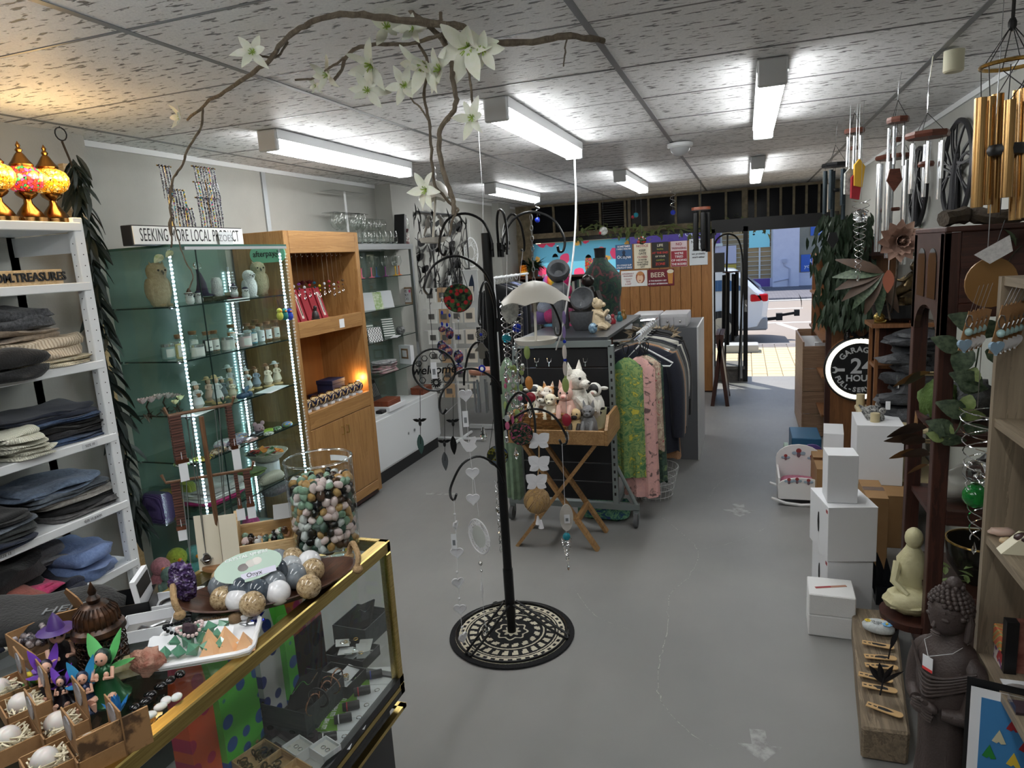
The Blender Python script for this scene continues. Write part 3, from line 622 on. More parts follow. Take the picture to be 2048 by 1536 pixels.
p_=on(375,470,-2.72,1.9);nstand('gold stand of dark bead strands, the left one on the glass cabinet',-2.73,p_.y-.03,[(2.30,.09,-.05,.2),(2.19,.12,0,.24),(2.10,.10,.05,.16)],3)
p_=on(428,470,-2.72,1.9);nstand('gold three-tier stand of bright bead strands, the right one on the glass cabinet',-2.73,p_.y,[(2.32,.17,0,.1),(2.24,.18,0,.14),(2.16,.18,0,.22)],4)
# ================================================================ figures for the shelves
OWLM=mat('sand_resin',(196,178,150),.7,n=(60,(168,150,124),.2),b=(140,.5));OWLW=mat('white_resin',(226,226,226),.6,n=(60,(196,198,202),.2),b=(150,.6))
EYE=mat('dark_eye',(14,12,12),.1);BEAKM=mat('grey_beak',(90,86,80),.5);HATM=mat('midnight_felt',(34,28,58),.8)
def owl(label,c,h,m,rz=-.6,ears=1,group=None):
 t=T('owl_figurine',label,'owl figurine',c,rz,group);k=h
 b=MB();b.tf((0,0,0),(0,0,0),k);b.lathe([(.16,.0),(.2,.05),(.235,.2),(.24,.4),(.215,.58),(.19,.64),(.21,.72),(.215,.82),(.17,.92),(.09,.97),(0,.985)],20)
 if ears:
  for s in(-1,1):b.tube([(.05,s*.13,.9),(.03,s*.17,1.0)],[.05,.004],6)
 b.build('body',m,t,1,world=0)
 for s in(-1,1):
  b=MB();b.tf((0,0,0),(0,0,0),k);b.ball((-.02,s*.22,.38),(.16,.05,.26),12);b.build('wing',m,t,1,world=0)
  b=MB();b.tf((0,0,0),(0,0,0),k);b.ball((.16,s*.085,.8),(.05,.075,.08),12);ds=b.build('eye_disc',m,t,1,world=0)
  b=MB();b.tf((0,0,0),(0,0,0),k);b.ball((.205,s*.085,.8),.026,8);b.build('eye',EYE,ds,1,world=0)
  b=MB();b.tf((0,0,0),(0,0,0),k)
  for j in(-1,0,1):b.ball((.19,s*.09+j*.035,.02),(.07,.016,.03),6)
  b.build('foot',m,t,1,world=0)
 b=MB();b.tf((0,0,0),(0,0,0),k);b.tube([(.2,0,.78),(.25,0,.74),(.23,0,.69)],[.03,.022,.003],6);b.build('beak',BEAKM,t,1,world=0)
 return t
owl('tall sand-coloured owl alone at the left of the top glass shelf',on(322,610,-2.84,1.615),.225,OWLM,-.15)
owl('tall sand-coloured owl behind the white owl under the afterpay sign',on(522,590,-2.86,1.615),.21,OWLM,-.5)
owl('white long-eared owl standing before the sand-coloured one',on(502,592,-2.74,1.615),.16,OWLW,-.2,0)
def chick(label,c,h,hat,rz=-.5):
 t=T('owlet_figurine',label,'owl figurine',c,rz);b=MB();b.tf((0,0,0),(0,0,0),h);b.lathe([(.2,0),(.28,.1),(.3,.3),(.24,.48),(.27,.6),(.25,.75),(.12,.86),(0,.88)],14);b.build('body',OWLW,t,1,world=0)
 for s in(-1,1):b=MB();b.tf((0,0,0),(0,0,0),h);b.ball((.22,s*.1,.62),.05,8);b.build('eye',EYE,t,1,world=0)
 b=MB();b.tf((0,0,0),(0,0,0),h);b.tube([(.28,0,.6),(.34,0,.54)],[.05,.005],6);b.build('beak',BEAKM,t,1,world=0)
 if hat:b=MB();b.tf((0,0,0),(0,0,0),h);b.lathe([(.36,.70),(.34,.74),(.2,.76),(.14,.9),(.06,1.05),(0,1.1)],14);b.build('hat',HATM if hat==1 else mat('brown_hat',(66,40,30),.8),t,1,world=0)
 else:b=MB();b.tf((0,0,0),(0,0,0),h);b.ball((.0,.0,.78),(.24,.25,.16),12);b.build('cap',HATM,t,1,world=0)
chick('owlet in a brown pointed hat, leftmost small one on the top glass shelf',on(381,607,-2.72,1.615),.075,2);chick('owlet in a dark cap beside the brown-hatted one',on(399,605,-2.72,1.615),.07,0)
chick('owlet in a dark hat perched on small books',on(470,598,-2.70,1.627),.075,1);chick('small blue-capped owlet before the white owl',on(492,594,-2.66,1.615),.07,0)
t=T('wizard_hat_ornament','dark wizard hat ornament with a white owl beside it on mossy base','ornament',on(418,602,-2.80,1.615),-.4)
b=MB();b.cbox((0,.03,.012),(.09,.17,.024));b.build('base',mat('moss_base',(58,60,44),.9,b=(120,.6)),t,bevel=.006,world=0)
tb(t,'hat',HATM,[(0,-.03,.03),(0,-.03,.035),(0,-.03,.045),(0,-.028,.1),(0,-.035,.15),(.0,-.045,.18)],[.06,.06,.034,.024,.012,.003],12,world=0)
bl(t,'glass_ball',CRYSTAL,(0,-.04,.195),.022,12,world=0)
b=MB();b.lathe([(.028,.024),(.034,.05),(.028,.085),(.03,.105),(.02,.125),(0,.128)],14);b.v=[(p[0],p[1]+.055,p[2])for p in b.v];b.build('owl',OWLW,t,1,world=0)
b=MB();b.cbox((.02,.11,.03),(.03,.04,.02));b.build('book',mat('small_book',(200,186,160),.7),t,world=0)
c=on(470,598,-2.70,1.615);b=MB();b.cbox((c.x,c.y,1.621),(.05,.07,.011));tag(b.build('miniature_book',mat('maroon_book',(110,50,60),.6),bevel=.001),'miniature maroon books under a perched owlet','ornament')
c=on(475,604,-2.63,1.615);b=MB();b.box(-2.632,-2.629,c.y-.08,c.y+.1,1.603,1.622);tag(b.build('shelf_ticket',CARD),'white price strip on the front of the top glass shelf','price label')
# afterpay sign and framed panel leaning on the oak side
MINT=mat('mint_sign',(136,208,176),.5)
c=at(528,509,y=3.56);t=T('payment_sign','mint green rounded afterpay sign on the oak cabinet side','sign',(c.x,3.6,c.z));w_,h_=.13,.05
b=MB();b.prism([(c.x+(w_-h_)*(1 if cos(a)>0 else-1)+h_*cos(a),c.z+h_*sin(a))for a in[2*PI*(i+.5)/24 for i in range(24)]],3.59,3.597,'xz');b.build('board',MINT,t)
txt('afterpay',.05,INK,frame_m((c.x-.025,3.589,c.z+.004),(1,0,0),(0,0,1)),t,depth=.0005,bold=.0006)
b=MB()
for s in(-1,1):b.tube([(c.x+.072+s*q[0],3.588,c.z+s*q[1])for q in((.002,.018),(.02,.008),(.008,-.006),(-.004,-.002))],.0028,5)
b.build('loop_logo',INK,t)
# jars and tins on the second glass shelf
CORK=mat('cork',(150,112,78),.8,n=(90,(116,84,56),.2));LAB=mat('jar_label',(232,232,230),.6)
def jar(label,c,h,fill,r=.026):
 t=T('jar',label,'jar',c);b=MB();b.tf(c,(0,0,0),h);R=r/h
 b.lathe([(R*.9,0),(R,.04),(R,.68),(R*.72,.8),(R*.72,.9)],16);b.build('glass',GLASS,t,1)
 b=MB();b.tf(c,(0,0,0),h);b.lathe([(R*.85,.02),(R*.93,.1),(R*.9,.6),(.0,.64)],14);b.build('filling',fill,t,1)
 b=MB();b.tf(c,(0,0,0),h);b.lathe([(R*.7,.84),(R*.8,.92),(R*.82,1.0),(0,1.0)],14);b.build('cork',CORK,t,1)
 b=MB();vs=[(c[0]+(r+.0008)*cos(a),c[1]+(r+.0008)*sin(a),c[2]+z)for z in(h*.1,h*.58)for a in[-.95+i*.19-.25 for i in range(9)]];b.add(vs,[(i,i+1,9+i+1,9+i)for i in range(8)]);lb=b.build('label',LAB,t,1)
 b=MB();a=-.35;b.add([(c[0]+(r+.0014)*cos(a+q),c[1]+(r+.0014)*sin(a+q),c[2]+h*z)for z in(.24,.28)for q in(-.3,0,.3)],[(0,1,4,3),(1,2,5,4)]);b.build('print_line',INK,lb)
def gfill(key,c1,c2):return node_mat(key,lambda t,v,p:ramp(t,tex(t,'Voronoi',v,150).outputs['Color'],[(.1,c1),(.8,c2)]),.4)
def tin(label,c,r,h,m):
 t=T('candle_tin',label,'candle tin',c);lt(t,'body',m,c,[(r,0),(r,h*.8)],20)
 lt(t,'lid',mat('tin_lid',(206,210,212),.25,.8),c,[(r*1.02,h*.8),(r*1.03,h),(r*.98,h*1.02),(0,h*1.02)],20)
 b=MB();b.add([(c[0]+(r+.001)*cos(a),c[1]+(r+.001)*sin(a),c[2]+z)for z in(h*.1,h*.66)for a in[-1.0+i*.2 for i in range(8)]],[(i,i+1,9+i,8+i)for i in range(7)]);lb=b.build('label',LAB,t,1)
TW=mat('white_tin',(214,216,216),.4);TP=mat('pink_tin',(226,200,204),.4);TG=mat('teal_tin',(150,176,176),.4)
tin('grey-green candle tin at the left end of the second glass shelf',on(338,718,-2.83,1.345),.032,.075,TG);tin('grey-green candle tin, second from the left end, second glass shelf',on(352,716,-2.87,1.345),.03,.075,TG)
tin('white candle tin between the yellow and black jars',on(397,712,-2.70,1.345),.034,.06,TW);tin('white candle tin between the brown and orange jars',on(458,704,-2.72,1.345),.036,.068,TW);tin('pink candle tin right of the orange jar',on(492,698,-2.72,1.345),.037,.07,TP)
for px,py,h,lb,f,x in((364,720,.125,'corked jar of yellow salts, left of the white tin',gfill('yellow_salts',(214,196,120),(240,226,170)),-2.72),(390,706,.12,'corked jar of clear crystals behind the white tin',gfill('clear_salts',(190,200,204),(235,240,242)),-2.83),(418,708,.115,'corked jar of black stones',gfill('black_stones',(20,22,26),(70,74,80)),-2.74),(432,706,.115,'corked jar of brown flowers',gfill('brown_petals',(100,70,52),(180,150,120)),-2.74),(466,690,.12,'corked jar of orange petals',gfill('orange_petals',(226,110,50),(240,190,140)),-2.86),(508,690,.105,'corked jar of blue crystals',gfill('blue_salts',(40,110,150),(120,190,210)),-2.74),(497,682,.11,'corked empty-looking clear jar behind the blue one',gfill('pale_salts',(200,210,214),(240,244,246)),-2.88),(523,688,.11,'corked jar of white crystals right of the blue one',gfill('white_salts',(216,220,224),(246,246,248)),-2.76),(537,684,.115,'corked jar of red-brown chips',gfill('redbrown_chips',(120,50,36),(190,140,90)),-2.76),(553,680,.12,'corked jar of peach salts at the right end',gfill('peach_salts',(230,170,130),(248,220,200)),-2.76),(514,676,.12,'corked jar at the back between blue and white ones',gfill('clear_chips',(196,206,208),(236,240,242)),-2.92),(533,676,.12,'corked jar at the back behind the red-brown chips',gfill('sand_chips',(190,170,140),(226,214,196)),-2.94)):jar(lb,on(px,py,x,1.345),h,f)
# knitted birds hanging as keyrings
for dx,col,lb in((0,(206,214,90),'yellow'),(.02,(30,130,130),'teal'),(.04,(40,70,190),'blue')):
 c=at(560+dx*500,632,x=-2.585);t=T('bird_keyring',lb+' knitted bird keyring hanging at the right edge of the glass cabinet','keyring',c)
 m=cloth('wool_'+lb,col,None,120);bl(t,'body',m,c,(.02,.02,.026),10);bl(t,'head',m,c+V((.0,0,.03)),.016,10);b=MB();b.cyl(c+V((0,0,.045)),c+V((-.01,.0,.11)),.0012,5);b.build('chain',CHROME,t)
 tb(t,'beak',mat('orange_beak',(230,140,40),.5),[c+V((.014,-.006,.03)),c+V((.026,-.01,.026))],[.006,.001],5)
 # third shelf: porcelain blossoms and figurines
PORC=mat('porcelain_blossom',(226,220,216),.3,n=(40,(206,176,176),.2));PORY=mat('porcelain_yellow_blossom',(226,226,176),.3);BRZ=mat('bronze_twig',(70,58,48),.4,.6)
def blossom(label,c,s,pm,nf):
 t=T('blossom_ornament',label,'ornament',c);rr=random.Random(label)
 b=MB();b.tube([c,c+V((0,.01,.03))*s,c+V((.01,-.01,.06))*s,c+V((0,.02,.085))*s],.004*s,5);b.tube([c+V((0,-.05,.003))*s,c+V((0,0,.02))*s,c+V((.0,.05,.0))*s],.003*s,5);b.build('twig',BRZ,t,1)
 for k in range(nf):
  q=c+V((rr.uniform(-.02,.02),(k-nf/2+.5)*.038*s,(.085+rr.uniform(-.02,.02))*s));b=MB()
  for ring_,(n_,el,L)in enumerate(((6,.35,.034),(5,.85,.028),(4,1.2,.02))):
   for j in range(n_):M=Matrix.Translation(q)@Euler((0,-el,2*PI*j/n_+ring_*.4),'XYZ').to_matrix().to_4x4();leafshape(b,L*s,L*.95*s,-.5,.5,4,Euler((0,0,0)).to_matrix().to_4x4()@M)
  b.build('flower',pm,t,1)
 for j in range(3):b=MB();leafshape(b,.05*s,.02*s,.3,.2,4,Matrix.Translation(c+V((.005,(j-1)*.03*s,.03)))@Euler((0,.6,j*2.1)).to_matrix().to_4x4());b.build('leaf',BRZ,t)
for px,py,x,s,lb,pm in((296,832,-2.84,1.05,'pink porcelain blossom ornament, leftmost on the third glass shelf',PORC),(330,828,-2.84,1.05,'pink porcelain blossom ornament, second from the left, third glass shelf',PORC),(354,822,-2.82,.85,'small pink porcelain blossom by the cabinet edge',PORC),(360,834,-2.70,.8,'pale yellow porcelain blossom low at the cabinet edge',PORY)):blossom(lb,on(px,py,x,1.066),s,pm,2)
SKIN=mat('figurine_skin',(222,186,160),.5);FBASE=mat('figurine_base',(206,178,128),.6)
def girl(label,c,h,dress,hat,rz=-.5,apron=None):
 t=T('child_figurine',label,'figurine',c,rz);k=h
 b=MB();b.tf((0,0,0),(0,0,0),k);b.lathe([(.2,0),(.22,.02),(.2,.06),(0,.065)],14);b.build('base',FBASE,t,1,world=0)
 b=MB();b.tf((0,0,0),(0,0,0),k);b.lathe([(.1,.06),(.19,.2),(.17,.28),(.12,.45),(.085,.55),(.11,.63),(.05,.69)],16);b.build('dress',dress,t,1,world=0)
 b=MB();b.tf((0,0,0),(0,0,0),k)
 for s in(-1,1):b.tube([(0,s*.1,.63),(.06,s*.15,.53),(.13,s*.05,.48)],[.04,.034,.024],7)
 b.build('arms',dress,t,1,world=0)
 b=MB();b.tf((0,0,0),(0,0,0),k);b.ball((0.015,0,.77),(.085,.08,.095),12);hd=b.build('head',SKIN,t,1,world=0)
 b=MB();b.tf((0,0,0),(0,0,0),k);b.ball((-.025,0,.76),(.085,.095,.1),12);b.build('hair',mat('figurine_hair',(110,74,46),.7),t,1,world=0)
 b=MB();b.tf((0,0,0),(0,-.12,0),k);b.lathe([(.19,.83),(.185,.845),(.1,.86),(.085,.93),(.04,.96),(0,.965)],16);b.build('hat',hat,t,1,world=0)
 if apron:b=MB();b.tf((0,0,0),(0,0,0),k);b.ball((.1,0,.5),(.06,.09,.07),10);b.build('bundle',apron,t,1,world=0)
DW=mat('pale_grey_dress',(206,210,214),.5);DC=mat('cream_dress',(226,214,192),.5);DB=mat('blue_grey_dress',(140,152,166),.5);DP=mat('peach_dress',(222,192,176),.5);SM=mat('straw_hat',(200,178,136),.7);BR=mat('teddy_brown',(130,90,60),.8)
for px,py,x,h,d,ht,ap,lb in((397,808,-2.70,.16,DW,DW,BR,'girl figurine in pale grey holding a bear, leftmost of the figurines'),(421,800,-2.80,.15,DP,SM,None,'girl figurine in peach behind the tall one'),(436,796,-2.72,.165,DW,SM,None,'tall girl figurine in a wide straw hat'),(448,792,-2.80,.13,DB,DW,None,'small girl figurine in blue-grey'),(466,790,-2.74,.12,DC,SM,DC,'girl figurine seated in a cream hat'),(463,776,-2.90,.17,DW,DW,None,'girl figurine at the back with a white bonnet'),(496,770,-2.80,.145,DW,DW,BR,'girl figurine in a white bonnet facing a darker one'),(514,770,-2.80,.14,DB,BR,None,'boy figurine in blue-grey with a brown cap'),(538,772,-2.76,.15,DC,BR,None,'girl figurine in cream with a brown bonnet'),(556,768,-2.76,.15,DC,DW,None,'girl figurine in cream, rightmost on the shelf')):girl(lb,on(px,py,x,1.066),h,d,ht,-.4,ap)
t=T('fairy_figurine','small blue sleeping dragon ornament before the figurines','figurine',on(486,792,-2.66,1.066));c=t.location;bl(t,'body',mat('blue_dragon',(56,84,120),.4),c+V((0,0,.016)),(.025,.045,.018),12,f=lambda d:1+.15*nz(d.x*4,d.y*4,d.z*4));bl(t,'head',mat('blue_dragon',(56,84,120),.4),c+V((.0,.055,.016)),.018,10)
for s in(-1,1):b=MB();leafshape(b,.05,.03,-.2,.3,4,Matrix.Translation(c+V((0,.01,.03)))@Euler((s*.6,-.7,1.2*s)).to_matrix().to_4x4());b.build('wing',mat('dragon_wing',(110,140,170),.4),t)
t=T('lotus_holder','pink and green lotus candle holder at the shelf front','candle holder',on(447,808,-2.65,1.066));c=t.location
for j in range(8):b=MB();leafshape(b,.034,.02,-.6,.5,4,Matrix.Translation(c+V((0,0,.008)))@Euler((0,-.6-.3*(j%2),j*.785)).to_matrix().to_4x4());b.build('petal',mat('lotus_pink',(220,180,180),.4)if j%2 else mat('lotus_green',(70,96,80),.4),t)
for px,py,x,lb in((400,816,-2.66,'white paper notice lying at the left of the third glass shelf'),(545,784,-2.66,'price leaflets lying at the right of the third glass shelf')):c=on(px,py,x,1.067);b=MB();b.tf(c,(0,0,.2));b.box(-.05,.05,-.12,.12,0,.002);tag(b.build('leaflet',CARD),lb,'leaflet')
# fourth shelf: painted stones and a toy mouse
def pstone(label,c,w_,d,h,c1,c2,c3,rz=0):
 m=node_mat('painted_'+''.join('%02x'%v for v in c1+c2+c3),lambda t,v,p:ramp(t,tex(t,'Noise',v,34,None,Detail=1.,Distortion=1.5).outputs[0],[(.40,c1),(.5,c2),(.58,c3)],'CONSTANT'),.3)
 t=T('painted_stone',label,'painted stone',c,rz);b=MB();slab(b,(0,0,0),w_,d,h,2.2,24,.004,c[1]*50,.8);b.build('stone',m,t,1,world=0,angle=90);b=MB();slab(b,(0,0,-.001),w_*.9,d*.9,h*.3,2.2,20,.003,3,.8);b.build('underside',mat('dark_stone',(40,40,44),.6),t,1,world=0)
for px,py,x,w_,d,h,cs,lb in((372,940,-2.70,.09,.12,.02,((90,150,60),(220,226,220),(60,70,60)),'green and white painted stone, leftmost on the fourth glass shelf'),(398,936,-2.66,.06,.08,.02,((230,220,110),(90,160,60),(40,60,40)),'yellow-green painted stone second from the left'),(416,934,-2.64,.06,.09,.02,((30,30,34),(220,190,60),(40,36,40)),'black stone painted with yellow flowers'),(438,922,-2.66,.07,.12,.03,((90,70,60),(160,120,80),(220,200,180)),'brown painted stone with an acorn'),(452,912,-2.74,.08,.14,.035,((226,226,230),(170,160,190),(226,190,200)),'long white stone painted with a cat'),(480,900,-2.76,.08,.13,.03,((60,100,170),(226,160,60),(170,190,220)),'blue and orange painted stone behind the mauve one'),(476,908,-2.70,.08,.15,.03,((150,130,160),(120,100,130),(180,170,190)),'mauve painted stone in the middle'),(502,902,-2.66,.07,.12,.016,((226,180,176),(200,150,150),(60,60,66)),'pink painted stone at the shelf front'),(470,912,-2.63,.05,.08,.02,((230,232,236),(190,90,90),(236,238,240)),'round white painted stone at the shelf front'),(518,884,-2.70,.06,.12,.02,((26,28,32),(34,36,40),(60,60,66)),'plain black pebble under the green one'),(536,866,-2.68,.05,.10,.02,((160,200,60),(130,180,50),(190,214,90)),'lime green painted stone'),(538,880,-2.64,.05,.07,.016,((226,226,220),(60,60,60),(220,216,200)),'white stone with a dark rim'),(556,872,-2.66,.05,.07,.02,((60,120,60),(220,226,216),(40,60,46)),'green and white spiral stone'),(576,862,-2.66,.05,.08,.024,((60,130,190),(226,140,60),(90,180,110)),'blue and orange stone, rightmost')):pstone(lb,on(px,py,x,.818),w_,d,h,*cs)
t=T('toy_mouse','pale pink crocheted mouse sitting at the right of the fourth glass shelf','soft toy',on(520,870,-2.72,.818),-.4);PK=cloth('pale_pink_wool',(226,190,204),None,130);bl(t,'body',PK,(0,0,.028),(.03,.03,.032),12,world=0)
for s in(-1,1):bl(t,'ear',PK,(0,s*.024,.06),(.006,.014,.014),10,world=0);bl(t,'eye',EYE,(.027,s*.01,.036),.003,6,world=0)
bl(t,'nose',mat('pink_nose',(200,110,130),.5),(.032,0,.028),.004,6,world=0)
# fifth shelf and cabinet floor: soft goods
def soft(label,c,w_,d,h,m,cat='cushion',rz=0,name='soft_cushion',seed=1):t=T(name,label,cat,c,rz);b=MB();slab(b,(0,0,0),w_,d,h,3.2,26,.012,seed,.85);b.build('body',m,t,1,world=0,angle=90);return t
y5=lambda px,py,x:on(px,py,x,.521)
for px,py,x,dd,lb,m in((322,1040,-2.86,.10,'purple knitted scarf in a clear bag, left of the fifth glass shelf',_rib('purple_knit',(110,90,150),(78,60,116),60)),(345,1036,-2.84,.06,'mustard cable scarf in a clear bag',_rib('mustard_knit',(206,178,60),(170,140,40),60)),(375,1020,-2.86,.07,'lemon knitted beanie in a clear bag',_rib('lemon_knit',(216,220,110),(180,186,80),40))):
 t=soft(lb,y5(px,py,x),.16,dd,.15,m,'knitwear',0,'bagged_scarf',px);c=t.location;bx(t,'clear_bag',thin_glass('crinkled_film',(236,240,240),1.6,1.5,.15),c.x-.09,c.x+.09,c.y-dd/2-.006,c.y+dd/2+.006,.523,.69)
z=.521
for i,(lb,m)in enumerate((('folded green and black fabric bag in the fifth-shelf pile',cloth('green_print',(60,110,80),(30,34,36),24)),('hot pink quilted pouch in the fifth-shelf pile',cloth('hot_pink',(220,50,140),None,60)),('white printed fabric bag in the fifth-shelf pile',cloth('white_print',(226,226,226),(170,120,120),10)),('white embroidered bag topping the fifth-shelf pile',cloth('white_embroidered',(230,230,232),(130,120,120),8)),('olive felt pouch on the fifth-shelf pile',cloth('olive_felt',(104,124,64),None,90)))):
 c=y5(440 if i<4 else 512,1000,-2.78 if i<4 else-2.72);fold(lb,(c.x,c.y-.05 if i<4 else c.y,z if i<4 else .60),.26 if i<4 else .12,.30 if i<4 else .14,[.026],m,cat='fabric bag',name='fabric_bag');z+=.027
t=T('fabric_bowl','cream fabric bowl of printed scraps on the fifth glass shelf','bowl',y5(540,962,-2.80));c=t.location+V((0,0,.085));lt(t,'bowl',cloth('cream_felt',(220,212,196),None,80),c,[(.05,0),(.09,.02),(.13,.06),(.126,.062),(.085,.026),(0,.012)],22)
for i in range(16):b=MB();b.tf(c+V((U(-.09,.09),U(-.09,.09),.045+U(0,.02))),(U(-.5,.5),U(-.5,.5),U(0,3)));b.box(-.03,.03,-.018,.018,-.002,.002);b.build('scrap',mat('scrap_'+str(i%5),((190,60,50),(226,140,60),(40,36,40),(220,214,200),(90,130,80))[i%5],.8),t)
b=MB();b.tf(t.location);b.lathe([(.07,0),(.07,.084),(0,.085)],16);b.build('stand',CARD,t)
soft('cream scalloped knitted headband on the fifth glass shelf',y5(548,992,-2.68),.07,.20,.05,_rib('cream_scallop',(226,220,206),(186,180,164),60),'knitwear',0,'headband',5)
soft('grey and white woven pouch at the right front below the bowl',on(560,1010,-2.66,.45),.10,.22,.05,cloth('grey_weave',(110,110,116),(50,50,56),80),'fabric bag',0,'fabric_bag',9)
def critter(label,c,s,col,kind='bird',rz=-.5):
 m=cloth('crochet_%02x%02x%02x'%col,col,None,90);t=T('crochet_toy',label,'soft toy',c,rz)
 bl(t,'body',m,(0,0,.045*s),(.048*s,.05*s,.048*s),14,world=0);bl(t,'head',m,(.008,0,.112*s),.04*s,14,world=0)
 for q in(-1,1):
  bl(t,'eye',EYE,(.036*s,q*.016*s,.12*s),.005*s,8,world=0);bl(t,'arm',m,(.01,q*.052*s,.05*s),(.022*s,.012*s,.03*s),10,world=0)
  bl(t,'foot',m,(.04*s,q*.025*s,.012*s),(.026*s,.016*s,.014*s),8,world=0)
 tb(t,'beak',mat('orange_beak',(230,140,40),.5),[(.044*s,0,.112*s),(.062*s,0,.106*s)],[.01*s,.001],6,world=0)
for px,py,x,s,col,lb in((320,1130,-2.86,1.2,(206,140,150),'pink crochet toy, leftmost at the bottom of the glass cabinet'),(352,1110,-2.84,1.3,(176,196,70),'lime green crochet bird at the bottom of the glass cabinet'),(336,1140,-2.78,1.0,(120,150,140),'grey-green crochet toy beside the pink one'),(358,1140,-2.74,1.1,(222,190,50),'yellow crochet chick before the lime bird'),(388,1105,-2.80,1.2,(90,160,160),'teal crochet toy right of the lime bird'),(450,1070,-2.74,1.0,(222,70,150),'hot pink crochet toy at the bottom middle'),(478,1058,-2.70,1.0,(110,150,180),'blue crochet bird by the wooden box'),(500,1040,-2.76,1.3,(226,80,160),'bright pink crochet toy behind the blue bird'),(520,1045,-2.70,1.0,(226,220,210),'cream crochet toy at the bottom right')):critter(lb,on(px,py,x,.16),s,col)
# ================================================================ oak cabinet
OX,OY0,OY1,OB=-2.685,3.63,4.50,-3.08
t=T('oak_cabinet','tall oak cabinet with two open bays and lower doors','cabinet',(-2.88,4.06,0))
for y in(OY0,OY1-.05):bx(t,'side_panel',OAK,OB,OX,y,y+.05,.04,2.0,bevel=.003)
bx(t,'plinth',DWOOD,OB,OX-.02,OY0+.02,OY1-.02,.02,.06)
for z0,z1 in((1.86,2.0),(1.325,1.425),(.72,.83),(.06,.13)):bx(t,'rail',OAKY,OX-.03,OX+.002,OY0+.05,OY1-.05,z0,z1,bevel=.003)
for z in(1.98,1.40,.81):bx(t,'shelf',OAKY,OB,OX-.03,OY0+.05,OY1-.05,z-.02,z)
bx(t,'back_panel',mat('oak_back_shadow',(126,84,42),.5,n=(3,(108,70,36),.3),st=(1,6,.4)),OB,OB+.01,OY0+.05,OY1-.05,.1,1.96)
ym=(OY0+OY1)/2
for s in(0,1):
 b=MB();ya,yb=(OY0+.052,ym-.002)if s==0 else(ym+.002,OY1-.052);b.box(OX-.02,OX,ya,yb,.135,.715);d=b.build('door',OAK,t,bevel=.003)
 yh=ym+(-.03 if s==0 else .03);tb(d,'handle',BRASS,[(OX,yh,.60),(OX+.022,yh,.60),(OX+.022,yh,.655),(OX,yh,.655)],.004,6)
c=at(593,800,x=OX)
c=on(684,648,OX+.003,1.375);b=MB();b.box(OX+.002,OX+.004,c.y-.03,c.y+.03,1.34,1.40);tag(b.build('price_card',CARD),'white price card fixed to the middle rail of the oak cabinet','price label')
PEND=[(200,60,80),(230,235,240),(120,60,140),(225,228,232),(180,40,50),(40,90,110),(230,200,70),(226,226,230),(190,60,80),(226,226,230),(150,60,60),(110,86,66)]
for k in range(12):
 y=OY0+.09+k*.058;x=OX-.075;t=T('suncatcher',('first','second','third','fourth','fifth','sixth','seventh','eighth','ninth','tenth','eleventh','twelfth')[k]+' crystal suncatcher from the left on the oak cabinet hooks','suncatcher',(x,y,1.84),0,'crystal suncatchers hanging in the oak cabinet')
 tb(t,'hook',CHROME,[(x,y,1.86),(x,y,1.845),(x+.008,y,1.838),(x+.014,y,1.846)],.0016,5)
 zc=1.64+.012*(k%3);b=MB();b.cyl((x,y,1.84),(x,y,zc),.0009,4);b.build('thread',GOLD if k==6 else CHROME,t)
 m=mat('pendant_%d'%k,PEND[k],.15,0,trans=.4);b=MB();b.ball((x,y,zc),.011,6,4);b.ball((x,y,zc-.03),.008,6,4)
 if k%3==2:b.box(x-.002,x+.002,y-.018,y+.018,zc-.004,zc+.004)
 b.build('bead',m,t)
 b=MB();b.tf((x,y,zc-.06));b.lathe([(.0,.016),(.008,.004),(.009,-.008),(0,-.03)],6);b.build('drop',CRYSTAL,t)
REDB=mat('red_gift_card',(150,30,44),.6)
for k in range(6):
 y=OY0+.12+k*.085;x=OX-.12;t=T('gift_box',('first','second','third','fourth','fifth','sixth')[k]+' red leaning gift box from the left in the oak cabinet','gift box',(x,y,1.40),0,'red gift boxes leaning in the oak cabinet')
 b=MB();b.tf((x,y,1.403),(0,-.28,.0));b.box(-.016,0,-.034,.034,0,.235);b.build('box',REDB,t,bevel=.001)
 if k in(0,1,2,5):b=MB();b.tf((x,y,1.403),(0,-.28,0));b.box(0,.001,-.012,.012,.03,.20);w_=b.build('window',mat('gift_window',(206,190,182),.4),t);b=MB();b.tf((x,y,1.403),(0,-.28,0));b.cyl((.002,0,.05),(.002,0,.17),.004,5);b.build('pendant',CHROME,w_)
t=T('cat_statuette','small dark statuette at the front of the oak cabinet middle shelf','statuette',on(632,640,OX-.035,1.425));c=t.location;lt(t,'body',mat('dark_resin',(46,40,40),.4),c,[(.022,0),(.026,.015),(.02,.045),(.012,.055),(.014,.07),(0,.08)],10);bl(t,'head',mat('dark_resin',(46,40,40),.4),c+V((.004,0,.078)),.014,8);lt(t,'base',mat('dark_resin',(46,40,40),.4),c,[(.03,-.001),(.03,.006),(0,.006)],12)
ROSE=mat('dark_red_fabric_rose',(90,16,28),.8)
for px,lb in((604,'dark red fabric rose hanging at the left in the oak cabinet'),(618,'second dark red fabric rose in the oak cabinet')):
 c=on(px,560,OX-.2,1.65);t=T('fabric_rose',lb,'fabric flower',c)
 for r_i in range(3):b=MB();[leafshape(b,.04-r_i*.01,.036,-.5,.4,3,Matrix.Translation(c)@Euler((0,-.3-r_i*.5,j*1.05+r_i)).to_matrix().to_4x4())for j in range(6)];b.build('petals',ROSE,t)
 b=MB();b.cyl(c,c+V((0,0,-.25)),.003,5);b.build('stem',ROSE,t)
